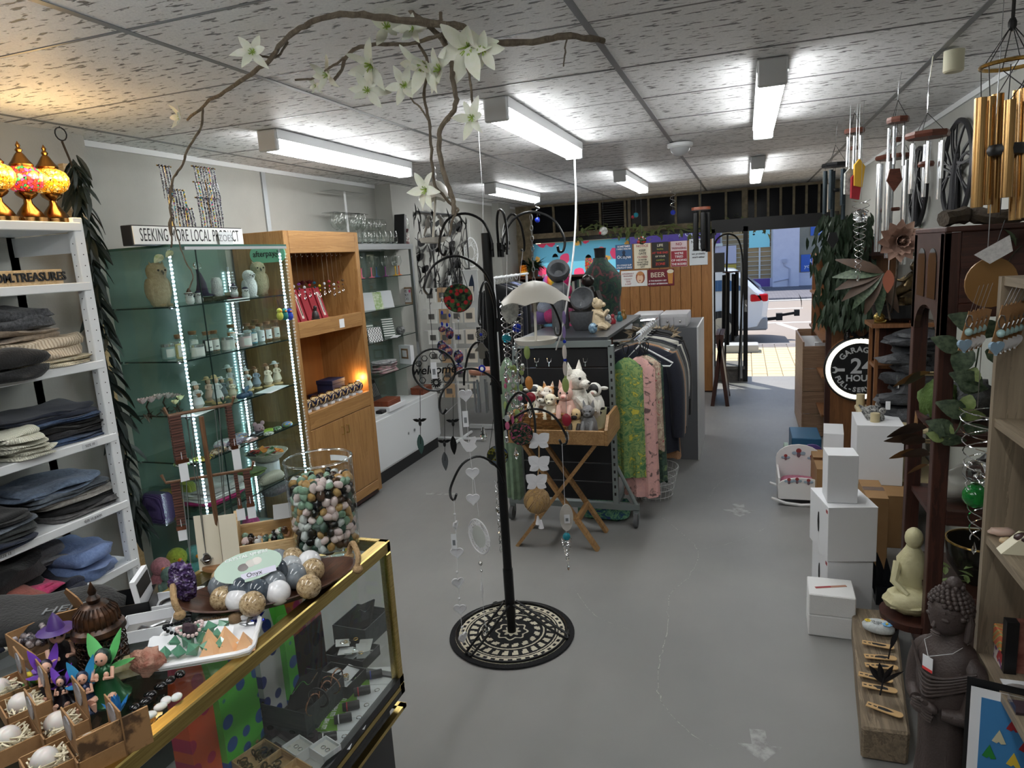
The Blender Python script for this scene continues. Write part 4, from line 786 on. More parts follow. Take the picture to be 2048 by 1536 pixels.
for lb,w_,d,h,dx,py,px in(('dark blue gift box standing on another in the oak cabinet',.13,.16,.095,-.16,770,662),('flat dark blue gift box beneath the square one',.17,.42,.06,-.2,780,670)):
 c=on(px,py,OX+dx,.81 if 'flat' in lb else .872);t=T('gift_box',lb,'gift box',c);b=MB();b.cbox((c.x,c.y,c.z+h*.35),(w_,d,h*.7));b.build('box',mat('navy_gift_card',(36,44,78),.5),t,bevel=.002);b=MB();b.cbox((c.x,c.y,c.z+h*.85),(w_+.006,d+.006,h*.3));b.build('lid',mat('navy_gift_card',(36,44,78),.5),t,bevel=.002)
ETCH=node_mat('blue_gold_etched_glass',lambda t,v,p:ramp(t,tex(t,'Noise',v,26,None,Detail=2.,Distortion=1.).outputs[0],[(.48,(22,28,60)),(.54,(206,170,110)),(.6,(230,210,170))]),.08)
for k in range(8):
 y=OY0+.09+k*.092;x=OX-.04;t=T('glass_globe',('first','second','third','fourth','fifth','sixth','seventh','eighth')[k]+' blue and gold globe from the left on a square plinth in the oak cabinet','glass globe',(x,y,.83),0,'etched globes in the oak cabinet')
 bx(t,'plinth',CARD,x-.022,x+.022,y-.022,y+.022,.83,.848,bevel=.002);bl(t,'globe',ETCH,(x,y,.884),.038,18);lt(t,'cap',GOLD,(x,y,.92),[(.016,-.003),(.016,.004),(0,.005)],12)
l=bpy.data.lights.new('bulb','POINT');l.energy=.8;l.color=(1,.55,.2);l.shadow_soft_size=.02;o=bpy.data.objects.new('bulb',l);C.objects.link(o);o.location=(OX-.06,OY0+.79,.93)
# ================================================================ aluminium framed cabinet
AX,AY0,AY1,AB=-2.82,4.62,5.60,-3.06
t=T('glass_shelving','aluminium framed glass shelving over a white sliding-door base','shelving',(-2.95,5.1,0))
for x in(AX,AB+.02):
 for y in(AY0,AY1):bx(t,'upright',ALU,x-.014,x+.014,y-.014,y+.014,.1,1.90,bevel=.002)
b=MB();b.box(AX-.01,AX+.02,AY0-.02,AY1+.02,1.88,1.925);b.box(AB,AB+.03,AY0,AY1,1.88,1.925);b.box(AB,AX,AY1-.005,AY1+.02,1.88,1.925);b.build('top_rail',ALU,t)
bx(t,'top_pane',GGLASS,AB,AX,AY0,AY1,1.905,1.912)
bx(t,'back_pane',thin_glass('cloudy_back_glass',(226,234,232),1.2),AB,AB+.006,AY0,AY1,.56,1.9)
for z in(1.66,1.395,1.14,.86):
 o=bx(t,'shelf_pane',GSH,AB+.02,AX-.016,AY0+.01,AY1-.01,z-.006,z);bx(o,'shelf_edge',mat('dark_glass_edge',(26,44,42),.2),AX-.016,AX-.013,AY0+.01,AY1-.01,z-.007,z)
bx(t,'base_unit',WHITE,AB,AX+.03,AY0-.01,AY1+.24,.1,.56,bevel=.003)
for k in range(2):b=MB();ya=AY0+.01+k*.6;b.box(AX+.03,AX+.042-k*.006,ya,ya+.61,.12,.53);d=b.build('sliding_door',WHITE,t,bevel=.002);b=MB();b.cyl((AX+.04,ya+.55-k*.48,.3),(AX+.044,ya+.55-k*.48,.3),.012,10);b.build('finger_pull',STEEL,d)
bx(t,'kick_board',BLACK,AB,AX+.02,AY0,AY1+.2,0,.1)
def wglass(label,c,h,r,bm,cup=GWARE,flute=0,group=None):
 t=T('wine_glass',label,'glass',c,0,group);b=MB();b.tf(c)
 b.lathe([(r*.85,0),(r*.8,.003),(.006,.008),(.004,h*.2),(.005,h*.45),(.012,h*.48)],14);b.build('stem',bm,t,1)
 lt(t,'bowl',cup,c,[(.012,h*.48),(r*.8,h*.58),(r,h*.72),(r*.8,h)],16);return t
for px,x,lb in((682,-2.95,'large clear wine glass, left of the white riser, back'),(672,-3.0,'large clear wine glass behind at the far left of the riser'),(712,-2.93,'large clear wine glass right of the white riser'),(722,-2.99,'tall clear wine glass farthest right on the riser')):wglass(lb,on(px,440,x,1.93),.24,.048,GWARE)
t=T('glass_riser','white display pole with glass arms above the aluminium shelving','display stand',on(696,460,-2.97,1.925));c=t.location;b=MB();b.cyl(c,c+V((0,0,.40)),.01,10);b.build('pole',WPAINT,t,1)
for z in(.24,.40):bx(t,'glass_tier',GWARE,c.x-.06,c.x+.06,c.y-.25,c.y+.25,c.z+z,c.z+z+.005)
for r_i in range(2):
 for k in range(6):
  y=AY0+.30+k*.095;x=AX-.05-r_i*.1;t=T('stemless_glass',('front','back')[r_i]+' row clear stemless glass, '+('first','second','third','fourth','fifth','sixth')[k]+' from the left above the aluminium shelving','glass',(x,y,1.925),0,'stemless glasses in two rows')
  lt(t,'bowl',GWARE,(x,y,1.925+r_i*.0),[(.022,0),(.034,.012),(.042,.045),(.036,.085),(.03,.11)],16);lt(t,'thick_base',CRYSTAL,(x,y,1.926),[(.026,.003),(.034,.02),(0,.022)],14)
  if r_i:
   lt(t,'inverted_glass',GWARE,(x,y,2.04),[(.03,0),(.037,.03),(.042,.065),(.03,.1)],14)
t=T('gift_box','black open gift box leaning beside the stemless glasses','gift box',(AX-.05,AY1-.09,1.925));c=t.location;b=MB();b.tf(c,(-.2,0,0));b.box(-.05,.05,-.02,.02,0,.26);b.build('box',BLACK,t,bevel=.002)
t=T('painted_mug','clear painted glass standing on a pale patterned mug at the shelving corner','mug',(AX-.04,AY1+.0,1.925));c=t.location;lt(t,'mug',mat('patterned_mug',(216,212,206),.4,n=(50,(110,60,60),.06)),c,[(.034,0),(.036,.09),(.033,.09),(.03,.01),(0,.01)],16);lt(t,'glass',GLASS,c+V((0,0,.095)),[(.03,0),(.042,.04),(.045,.08),(.036,.13)],16);lt(t,'painted_band',mat('wine_red_paint',(90,30,40),.3),c+V((0,0,.097)),[(.026,.004),(.036,.035),(0,.036)],14)
for px,py,x,col,lb in((722,536,-2.9,(222,110,140),'pink based goblet at the left of the top glass shelf'),(742,536,-2.9,(222,110,140),'pink kiss-lips goblet on the top glass shelf'),(752,532,-2.99,(40,90,140),'blue goblet behind the pink one'),(770,534,-2.9,(116,40,110),'purple goblet'),(790,532,-2.88,(222,176,40),'yellow goblet'),(797,531,-2.92,(222,110,40),'orange goblet behind the yellow one')):
 wglass(lb+' in the aluminium shelving',on(px,py,x,1.66),.17,.03,mat('goblet_%d_%d'%(px,x*-100),col,.3))
def cards(label,c,n,m,rz=0,th=.01,w_=.11,h=.15,lean=.35):
 t=T('card_stack',label,'greeting cards',c,rz)
 for k in range(n):b=MB();b.tf((k*0.0,k*th,0),(-lean,0,0));b.box(-w_/2,w_/2,0,.003,0,h);b.build('card',m[k%len(m)],t,world=0)
FILM=mat('clear_sleeve',(214,218,222),.12);GRN=mat('green_print_card',(120,160,60),.3,n=(40,(220,226,210),.2))
cards('row of white greeting cards in sleeves on the second shelf',on(738,610,-2.93,1.395),9,[FILM],.9);cards('green printed greeting cards in front, second shelf',on(755,606,-2.90,1.395),5,[GRN,FILM],.9);cards('white greeting cards right of the green ones',on(776,600,-2.90,1.395),6,[FILM],.9)
t=T('picture_frame','small framed print reading FAMILY ROCKS with a pink sticker','picture frame',on(812,596,-2.93,1.395),-.5);b=MB();
for a in((-.11,.11,0,.014),(-.11,.11,.136,.15),(-.11,-.096,0,.15),(.096,.11,0,.15)):b.box(a[0],a[1],-.008,.008,a[2],a[3])
b.build('frame',wood('drift_wood',(120,92,66),(156,126,96),'x'),t,world=0);bx(t,'print',CARD,-.097,.097,-.002,.004,.012,.138,world=0)
def txl(s,size,m,t,loc,rot=(PI/2,0,0),**k):
 """lettering in the thing's own frame"""
 o=txt(s,size,m,Matrix.Translation(parent_loc(t))@Matrix.Translation(loc)@Euler(rot).to_matrix().to_4x4(),t,**k);return o
txl('THIS\nFAMILY\nROCKS',.034,INK,t,(-.01,-.003,.078),depth=.0004);b=MB();b.tf((.07,-.004,.115),(PI/2,0,0));b.lathe([(.014,0),(.014,.001),(0,.001)],14);b.build('sticker',mat('pink_sticker',(226,80,130),.5),t,world=0)
CHK=node_mat('gingham_sleeve',lambda t,v,p:tex(t,'Checker',v,90,None,Color1=lin((40,42,44)),Color2=lin((222,224,224))).outputs[0],.2);STR2=node_mat('green_striped_towel',lambda t,v,p:ramp(t,tex(t,'Wave',v,16,None,bands_direction='Z').outputs['Fac'],[(.45,(60,80,72)),(.5,(222,224,220))],'CONSTANT'),.4)
cards('striped tea towels in sleeves at the left of the third shelf',on(738,662,-2.92,1.14),4,[STR2],.9,.014,.11,.15);cards('gingham tea towels in sleeves, third shelf',on(752,668,-2.86,1.14),4,[CHK],.9,.016,.12,.12);cards('striped tea towel with a pink heart, third shelf',on(778,648,-2.93,1.14),2,[STR2],.8,.012,.1,.17)
t=T('ceramic_pot','small grey speckled ceramic pot on the third shelf','pot',on(800,648,-2.90,1.14));lt(t,'body',mat('speckled_ceramic',(130,132,132),.4,n=(90,(60,60,62),.1)),t.location,[(.02,0),(.038,.02),(.042,.045),(.03,.066),(.024,.07),(0,.066)],18)
c=on(790,658,-2.86,1.141);b=MB();b.tf(c,(0,0,.3));b.box(-.03,.03,-.09,.09,0,.003);tag(b.build('leaflet',CARD),'white card lying on the third shelf of the aluminium shelving','leaflet')
FLOR=cloth('floral_print',(200,130,150),(90,130,110),26);z=.86
for k in range(4):z=fold('patterned scarf, '+('lowest','second','third','uppermost')[k]+' of the pile on the fourth shelf',(on(770,740,-2.90,.86).x,on(770,740,-2.90,.86).y,z),.14,.26,[.024],(FLOR,cloth('pastel_print',(170,200,190),(214,140,160),30),FLOR,cloth('mono_print',(190,190,192),(80,80,84),30))[k],cat='scarf',name='folded_scarf')
t=T('framed_box','white boxed photo frame standing on the fourth shelf','picture frame',on(811,722,-2.92,.86),-.4);bx(t,'box',CARD,-.08,.08,0,.04,0,.17,world=0);bx(t,'frame',wood('drift_wood',(120,92,66),(156,126,96),'x'),-.045,.045,-.004,0,.05,.14,world=0);bx(t,'mount',CARD,-.03,.03,-.006,-.004,.065,.125,world=0)
CED=wood('cedar_box',(96,44,26),(136,70,42),'y')
t=T('cutlery_case','open wooden cutlery case with a row of small tools in its lid','case',on(775,800,-2.86,.56));c=t.location;bx(t,'tray',CED,c.x-.07,c.x+.07,c.y-.12,c.y+.1,.6,.645,bevel=.002);b=MB();b.tf((c.x-.07,c.y-.06,.645),(0,-.35,0));b.box(-.012,0,-.06,.09,0,.17);l_=b.build('lid',BLACK,t)
for k in range(6):b=MB();b.tf((c.x-.07,c.y-.06,.645),(0,-.35,0));b.cyl((.003,-.04+k*.022,.03),(.003,-.04+k*.022,.14),.003,5);b.build('tool',ALU,l_)
bx(t,'carton',CARD,c.x-.08,c.x+.09,c.y-.14,c.y+.16,.561,.6)
t=T('keepsake_box','flat cedar keepsake box at the end of the white base','box',on(843,780,-2.86,.56));c=t.location;bx(t,'box',CED,c.x-.06,c.x+.06,c.y-.10,c.y+.10,.561,.61,bevel=.002);bx(t,'lid',CED,c.x-.062,c.x+.062,c.y-.102,c.y+.102,.611,.625,bevel=.002)
c=on(765,826,-2.83,.561);t=T('small_case','small black case lying at the left front of the white base','case',c);bx(t,'case',BLACK,c.x-.03,c.x+.03,c.y-.06,c.y+.06,.561,.585,bevel=.004)
b=MB();b.cbox((-2.99,9.0-3.2,2.36),(.05,.05,.08));tag(b.build('motion_sensor',WPAINT,bevel=.008),'small white motion sensor box high on the left wall','sensor')
# ================================================================ glass display counter
KX0,KX1,KY0,KY1,KZ=-1.436,-.995,-.9,1.682,.95
t=T('display_counter','brass-railed glass display counter in front, topped with crystals','counter',(-1.2,.4,0))
for a in((KX1-.034,KX1,KY0,KY1),(KX0,KX0+.02,KY0,KY1),(KX0,KX1,KY1-.022,KY1)):bx(t,'top_rail',BRASS,*a,KZ-.034,KZ+.002,bevel=.003)
for x in(KX0+.012,KX1-.014):bx(t,'corner_post',BRASS,x-.014,x+.014,KY1-.026,KY1,.47,KZ-.034,bevel=.003)
bx(t,'top_pane',GLASS,KX0+.02,KX1-.034,KY0,KY1-.022,KZ-.006,KZ)
bx(t,'front_pane',GLASS,KX1-.012,KX1-.007,KY0,KY1-.026,.5,KZ-.034)
bx(t,'end_pane',GLASS,KX0+.02,KX1-.02,KY1-.012,KY1-.007,.5,KZ-.034)
bx(t,'deck',mat('counter_deck',(196,196,194),.5),KX0,KX1-.004,KY0,KY1-.01,.46,.495)
for z0,z1,m in((.47,.485,BRASS),(.488,.512,BLACK),(.452,.468,BLACK),(.40,.412,BRASS)):b=MB();b.box(KX1-.02,KX1,KY0,KY1,z0,z1);b.box(KX0,KX1,KY1-.02,KY1+.001,z0,z1);b.build('lower_rail',m,t)
bx(t,'base',mat('gloss_black_laminate',(12,13,18),.2),KX0,KX1-.03,KY0,KY1-.05,0,.455)
bx(t,'back_door',mat('counter_back_mirror',(70,84,78),.2,.5),KX0+.001,KX0+.01,KY0,KY1-.03,.5,KZ-.036)
TOP=KZ+.0008
def ct(px,py,dz=0):return at(px,py,z=TOP+dz)
# glass vase of tumbled stones
vc=ct(656,1094);VR,VH=.094,.27
t=T('glass_vase','large clear cylinder vase filled with tumbled stones on the counter','vase',vc)
lt(t,'cylinder',GLASS,vc,[(VR,0),(VR*1.02,VH),(VR*1.02-.004,VH),(VR-.005,.02),(0,.02)],40)
lt(t,'thick_base',CRYSTAL,vc,[(VR-.004,.001),(VR-.004,.018),(0,.018)],32)
b=MB();b.ring(vc+V((0,0,VH)),VR*1.01,.003,'z',40,6);b.build('rim',CRYSTAL,t,1)
b=MB();n_=8;b.add([(vc.x+VR*1.005*cos(1.1+i*.1),vc.y+VR*1.005*sin(1.1+i*.1),vc.z+z)for z in(VH-.035,VH-.018)for i in range(n_)],[(i,i+1,n_+i+1,n_+i)for i in range(n_-1)]);b.build('sticker',CARD,t)
STN=[('black obsidian',mat('black_tumble',(16,16,18),.08)),('green aventurine',mat('green_tumble',(106,140,118),.12,n=(40,(150,176,156),.2))),('pink quartz',mat('pink_tumble',(214,188,188),.12,n=(30,(226,208,206),.2))),('clear grey quartz',mat('grey_tumble',(176,180,180),.1,n=(40,(214,216,216),.2))),('yellow jasper',mat('yellow_tumble',(206,172,116),.15,n=(40,(150,108,60),.2))),('dark brown',mat('brown_tumble',(52,38,32),.1,n=(40,(86,60,44),.2))),('dark green',mat('darkgreen_tumble',(56,80,70),.1))]
protos=[]
for i,(nm_,m)in enumerate(STN):b=MB();sd=i*7.;b.ball((0,0,0),(.0155,.012,.0105),10,7,f=lambda d:1+.22*nz(d.x*1.4+sd,d.y*1.4,d.z*1.4));protos.append((nm_,b,m))
made={};rr=random.Random(5);cnt=0;lay=0;z=.03
while z<.222:
 for rad,n_ in((VR-.0165,22),(VR-.042,14))if z<.2 else((VR-.018,20),(VR-.042,14),(VR-.066,8),(.008,2)):
  if z<.2 and rad<VR-.03 and lay%2:continue
  for j in range(n_):
   k=rr.choice((0,0,1,1,2,2,3,4,5,6));a=2*PI*(j+.5*(lay%2)+rr.uniform(-.2,.2))/n_
   loc=vc+V((rad*cos(a),rad*sin(a),z+rr.uniform(-.004,.004)));lb='polished %s tumbled stone inside the glass vase'%protos[k][0]
   if k not in made:o=made[k]=protos[k][1].build('tumbled_stone',protos[k][2],None,1);tag(o,lb,'stone','tumbled stones in the vase')
   else:o=made[k].copy();C.objects.link(o)
   o.location=loc;o.rotation_euler=(rr.uniform(0,3),rr.uniform(0,3),rr.uniform(0,3));s=rr.uniform(.85,1.2);o.scale=(s,s,s);cnt+=1
 z+=.0215;lay+=1
 # bowl of polished spheres
bc=at(545,1192,z=TOP);ax=(at(655,1150,z=TOP)-at(440,1205,z=TOP)).normalized();ang=math.atan2(ax.y,ax.x)
t=T('wooden_tray','long dark wooden boat tray with rope handles holding polished spheres','tray',bc,ang);DKW=wood('dark_bowl_timber',(50,30,22),(86,54,38),'x')
b=MB();L_,W_=.215,.105;vs=[];nn=32
prof=[(.5,0),(.72,.006),(1,.03),(.97,.032),(.68,.012),(.4,.007)]
for f,zz in prof:vs+=[(L_*f*cos(2*PI*i/nn),W_*f*sin(2*PI*i/nn),zz+.012*abs(cos(2*PI*i/nn))**3*(f>.9))for i in range(nn)]
b.add(vs,[(j*nn+i,j*nn+(i+1)%nn,(j+1)*nn+(i+1)%nn,(j+1)*nn+i)for j in range(5)for i in range(nn)]+[tuple(range(nn))[::-1],tuple(5*nn+i for i in range(nn))]);b.build('hull',DKW,t,1,world=0)
ROPE=mat('natural_rope',(168,138,100),.85,b=(160,.7))
for s in(-1,1):
 tb(t,'rope_handle',ROPE,spline([(s*L_*.96,-.045,.035),(s*L_*1.0,-.04,.065),(s*L_*1.0,0,.085),(s*L_*1.0,.04,.065),(s*L_*.96,.045,.035)],5),.0075,8,world=0)
 for q in(-1,1):bl(t,'rope_knot',ROPE,(s*L_*.97,q*.046,.034),(.014,.014,.012),10,world=0)
def marble(key,c1,c2,sc_=14):return node_mat(key,lambda t,v,p:ramp(t,tex(t,'Noise',v,sc_,(1,1,2.2),Detail=5.,Distortion=2.2).outputs[0],[(.3,c1),(.7,c2)]),.06)
SPH={'g':('mid grey banded',marble('grey_banded_onyx',(104,112,120),(146,152,158))),'d':('dark slate swirled',marble('slate_swirl_onyx',(44,52,62),(92,102,112))),'w':('white',marble('white_onyx',(206,206,210),(232,232,234))),'t':('tan speckled',node_mat('tan_speckled_jasper',lambda t,v,p:ramp(t,tex(t,'Noise',v,120,None,Detail=4.,Roughness=.8).outputs[0],[(.36,(70,56,42)),(.46,(164,140,106)),(.7,(206,186,152))]),.07)),'l':('light grey',marble('light_grey_onyx',(150,156,160),(184,188,192)))}
ORD=iter('at the left end by the rope|in the left rope handle|behind the dark ones at the left|second from the left in the middle row|low in front, left|lowest of all at the front|in the middle of the heap|high at the back, left of centre|right of the heap middle|out in front, right of centre|under the sign card corner|far back beneath the card|rearmost, right of centre|behind the big grey one|largest, right of the middle|at the rear by the right rope handle|beside the right rope handle|alone at the right front|half hidden behind the left grey one'.split('|'))
for px,py,k,dz in((441,1173,'g',0),(446,1197,'t',0),(478,1165,'w',.0),(482,1176,'d',.02),(477,1200,'w',0),(505,1208,'t',0),(515,1182,'d',.012),(514,1157,'t',.01),(547,1165,'g',.015),(556,1185,'w',0),(551,1141,'d',.03),(556,1120,'g',.0),(585,1117,'t',0),(582,1134,'l',.0),(588,1152,'g',.0),(619,1123,'w',0),(626,1140,'t',0),(618,1173,'t',0),(446,1158,'t',0)):
 r=.030 if(px,py)!=(588,1152)else .033;b=MB();b.ball((0,0,0),r,24,14);o=b.build('polished_sphere',SPH[k][1],None,1,angle=180);o.location=at(px,py,z=TOP+.042+dz);o.rotation_euler=(px,py,0);tag(o,SPH[k][0]+' polished sphere '+next(ORD),'sphere','polished spheres in the wooden tray')
c=at(497,1133,z=TOP+.105);t=T('sphere_sign','oval pale green card reading Crystal Sphere Onyx laid over the spheres','sign',c);ex=(at(555,1117,z=TOP+.11)-at(445,1148,z=TOP+.10)).normalized();ey=V((-.25,.8,.55));fm=frame_m(c,ex,ey);SCARD=mat('sage_card',(176,198,184),.5)
b=MB();b.M=fm;b.prism([(.078*cos(i*.2618),.042*sin(i*.2618))for i in range(24)],0,.002);b.build('card',SCARD,t)
b=MB();b.M=fm;b.box(-.02,.06,-.034,-.018,.002,.0026);b.build('name_strip',mat('lilac_strip',(206,204,222),.5),t)
for s,yy,q in(('CRYSTAL SPHERE',.029,.013),('Onyx',-.026,.016)):txt(s,q,INK if q>.014 else WINK,fm@Matrix.Translation((.01 if q>.014 else 0,yy,.0028)),t,depth=.0003)
for i,(x,y)in enumerate(((-.012,0),(.006,.006),(.02,.008))):b=MB();b.M=fm;b.ball((x,y,.002),(.013,.011,.0012),12);b.build('printed_stone',mat('printed_stone_%d'%i,((120,112,112),(200,196,190),(216,210,204))[i],.4),t,1)
# wooden necklace stand
pc=ct(446,1132);zt=at(408,833,y=pc.y).z;t=T('necklace_tree','two-bar wooden necklace stand with bracelets and chains on the counter','necklace stand',pc);WAL=wood('walnut_bar',(84,58,38),(116,84,58),'z')
b=MB();b.tf(pc);slab(b,(0,0,0),.11,.10,.014,2.4,24,.002,1,.95);b.build('base',wood('live_edge',(110,76,48),(150,110,74),'x'),t,1)
b=MB();b.cyl(pc,(pc.x,pc.y,zt),.0065,8);b.build('pole',WAL,t,1)
BR=[]
for(l,r_)in(((338,838),(463,803)),((335,985),(502,928))):
 z=at(408 if l[1]<900 else 424,822 if l[1]<900 else 955,y=pc.y).z;a=at(*l,y=pc.y-.06);c=at(*r_,y=pc.y+.085);a.z=c.z=z;BR.append((a,c));tb(t,'bar',WAL,[a+V((-.012,0,.022)),a,c,c+V((.01,0,.022))],.0045,7)
BSTRAP=node_mat('brown_woven_strap',lambda t,v,p:ramp(t,tex(t,'Wave',v,42,None,bands_direction='Z').outputs['Fac'],[(.2,(60,36,30)),(.7,(98,64,54))]),.5)
def strap(label,bar,f,h,w_,tagz):
 a,c=BR[bar];p=a.lerp(c,f);t=T('woven_bracelet',label,'bracelet',p+V((0,0,-h)))
 b=MB();d=(c-a).normalized();n_=V((d.y,-d.x,0))
 for s in(-1,1):
  for k in range(int(h/.012)):z=p.z-.002-k*.012;b.bar(p+n_*s*.006-d*w_/2+V((0,0,z-p.z-.005)),p+n_*s*.006+d*w_/2+V((0,0,z-p.z-.005)),.004,.0105)
 o=b.build('strap',BSTRAP,t);o['kind']='stuff'
 b=MB();b.bar(p+n_*.008-d*w_*.6+V((0,0,-h)),p+n_*.008+d*w_*.6+V((0,0,-h)),.012,.010);b.build('clasp',mat('copper_clasp',(176,120,96),.25,1),t)
 if tagz:b=MB();q=p+n_*.012+V((0,0,-h-.005));b.tube([q+V((0,0,.03)),q],.0008,4);b.M=frame_m(q,d,(0,0,1));b.box(-.011,.011,-tagz,0,0,.001);b.build('price_tag',CARD,t)
strap('woven brown bracelet at the left end of the top bar',0,.08,.125,.028,.05);strap('narrow woven brown bracelet at the right end of the top bar',0,.93,.12,.014,.06);strap('woven brown bracelet at the left end of the lower bar',1,.10,.13,.022,.03);strap('thin brown bracelet second from the right of the lower bar',1,.80,.10,.010,.034);strap('woven brown bracelet at the right end of the lower bar',1,.93,.10,.018,.034)
def chain(b,a,c,n=10,r=.0011):b.tube([a.lerp(c,i/n)+V((0,0,-.004*sin(PI*i/n)))for i in range(n+1)],r,4)
for lb,bar,f,bot,pend in(('silver chain necklace with a caged dark stone pendant',0,.30,ct(412,1108,.05),1),('long silver chain hanging from the lower bar behind the amethyst',1,.20,ct(382,1135,.04),0),('fine silver chain from the right of the top bar',0,.75,BR[1][1].lerp(BR[1][0],.4)+V((0,0,-.16)),0)):
 p=BR[bar][0].lerp(BR[bar][1],f);t=T('necklace',lb,'necklace',bot);b=MB();d=(BR[bar][1]-BR[bar][0]).normalized()*.006;chain(b,p-d,bot);chain(b,p+d,bot);b.build('chain',STEEL,t)
 q=bot+V((0,0,-.014));b=MB();b.ball(q,.012 if pend else .007,8,5);g=b.build('stone',mat('smoky_stone',(50,40,36),.1),t)
 if pend:
  b=MB()
  for k in range(3):b.ring(q,.0155,.0012,'xyz'[k],14,4)
  b.ring(q,.0155,.0012,'y',14,4);b.build('cage',STEEL,g)
for x0,x1,lb in((398,436,'cream backing card left of the necklace pole'),(446,474,'cream backing card right of the necklace pole')):
 c=ct((x0+x1)/2,1145);w_=(x1-x0)/620;b=MB();b.tf(c+V((0,.012,.002)),(-.12,0,.55));b.box(-w_/2,w_/2,0,.002,0,.155);tag(b.build('backing_card',mat('cream_card',(214,206,186),.7)),lb,'card')
 # wooden bin of stones
c=ct(540,1092);t=T('wooden_bin','pale wooden slope-fronted bin of small stones behind the spheres','bin',c,.62)
for a in((-.085,.085,-.06,-.052,.004,.035),(-.085,.085,.052,.06,.004,.06),(-.085,.085,-.06,.06,0,.008)):bx(t,'board',PINE,*a,world=0)
for s in(-1,1):b=MB();b.prism([(-.06,.004),(.06,.004),(.06,.10),(.03,.115),(-.06,.04)],s*.085-.005,s*.085+.005,'yz');b.build('side_board',PINE,t,world=0)
b=MB();b.box(-.085,.085,.0,.06,.095,.103)if 0 else b.prism([(.06,.10),(.03,.115),(-.005,.08),(.02,.07)],.02,.08,'yz');b.build('divider',mat('grey_board',(150,150,150),.7),t,world=0)
for k in range(34):
 q=made[k%7].copy();C.objects.link(q);m_=Matrix.Rotation(.62,3,'Z')@V((U(-.07,.07),U(-.045,.04),.02+.012*(k%2)+U(0,.004)));q.location=c+m_;q.rotation_euler=(U(0,3),U(0,3),U(0,3));q.scale=(.9,.9,.9);q['label']=q['label'].replace('inside the glass vase','in the pale wooden bin');q['group']='tumbled stones in the wooden bin'
 # amethyst on wire stand, jewellery boxes
c=ct(370,1222);t=T('amethyst_geode','purple amethyst cluster on a black wire stand','geode',c);top=at(366,1162,y=c.y-.01)
tb(t,'wire_stand',BMET,[c+V((.045*cos(i*.5),.03*sin(i*.5),.004))for i in range(11)]+spline([c+V((.04,-.02,.005)),c+V((.012,0,.02)),c+V((.004,.0,.05)),top+V((0,.01,-.03))],4),.004,7)
AME=node_mat('amethyst_points',lambda t,v,p:(bump(t,p,tex(t,'Voronoi',v,120).outputs['Distance'],1.,.01),ramp(t,tex(t,'Noise',v,50).outputs[0],[(.35,(36,22,54)),(.55,(92,70,120)),(.75,(200,192,214))]))[1],.12)
b=MB();b.ball(top,(.038,.02,.05),22,14,f=lambda d:1+.22*nz(d.x*3.1,d.y*3.1,d.z*3.1));b.build('crust',AME,t,1,angle=180)
for k in range(60):a,q=U(0,6.28),math.sqrt(U(0,1));p=top+V((.034*q*cos(a),-.016*(1-q*.6),.045*q*sin(a)));b=MB();d=V((U(-.4,.4),-1,U(-.3,.5))).normalized();M_=frame_m(p,d.orthogonal(),d.cross(d.orthogonal()));b.M=M_;b.lathe([(.006,-.006),(.0065,.004),(0,.011)],6);b.build('crystal_point',AME,t)
c=ct(355,1212);t=T('jewellery_box','white hinged display box with bracelets standing behind the amethyst','jewellery box',c,.55)
b=MB();b.box(-.06,.06,-.04,.04,0,.006);[b.box(*a)for a in((-.06,.06,-.04,-.036,0,.025),(-.06,.06,.036,.04,0,.025),(-.06,-.056,-.04,.04,0,.025),(.056,.06,-.04,.04,0,.025))];b.build('tray',CARD,t,world=0)
b=MB();b.tf((-.06,.0,.0),(0,-.1,0));b.box(-.012,0,-.05,.05,0,.10);l_=b.build('lid',CARD,t,world=0);b=MB();b.tf((-.06,0,0),(0,-.1,0));b.box(0,.001,-.045,.045,.055,.09);b.build('print',INK,l_,world=0)
for k in range(2):b=MB();b.ring((-.015+.04*k,0,.012),.022,.004,'z',20,5);b.build('bracelet',(mat('dark_beads',(40,40,46),.3),STN[4][1])[k],t,1,world=0)
def openbox(label,c,rz,w_,d,h,m,inner=None,name='open_box',cat='box',item=None):
 t=T(name,label,cat,c,rz);k=.0025
 for a in((-w_/2,w_/2,-d/2,-d/2+k,0,h),(-w_/2,w_/2,d/2-k,d/2,0,h),(-w_/2,-w_/2+k,-d/2,d/2,0,h),(w_/2-k,w_/2,-d/2,d/2,0,h)):bx(t,'wall',m,*a,world=0)
 bx(t,'bottom',inner or m,-w_/2+k,w_/2-k,-d/2+k,d/2-k,0,.004,world=0);return t
t=openbox('white open jewellery box with a silver chain bracelet',ct(300,1262),.62,.11,.09,.028,CARD,mat('grey_velvet',(128,126,124),.9));tb(t,'bracelet',STEEL,spline([(-.03,-.02,.008),(-.02,.015,.008),(.0,.005,.008),(.03,.02,.008),(.042,.01,.008)],5),.003,5,world=0)
t=openbox('black open box behind the white jewellery box',ct(240,1232),.62,.16,.10,.045,BLACK)
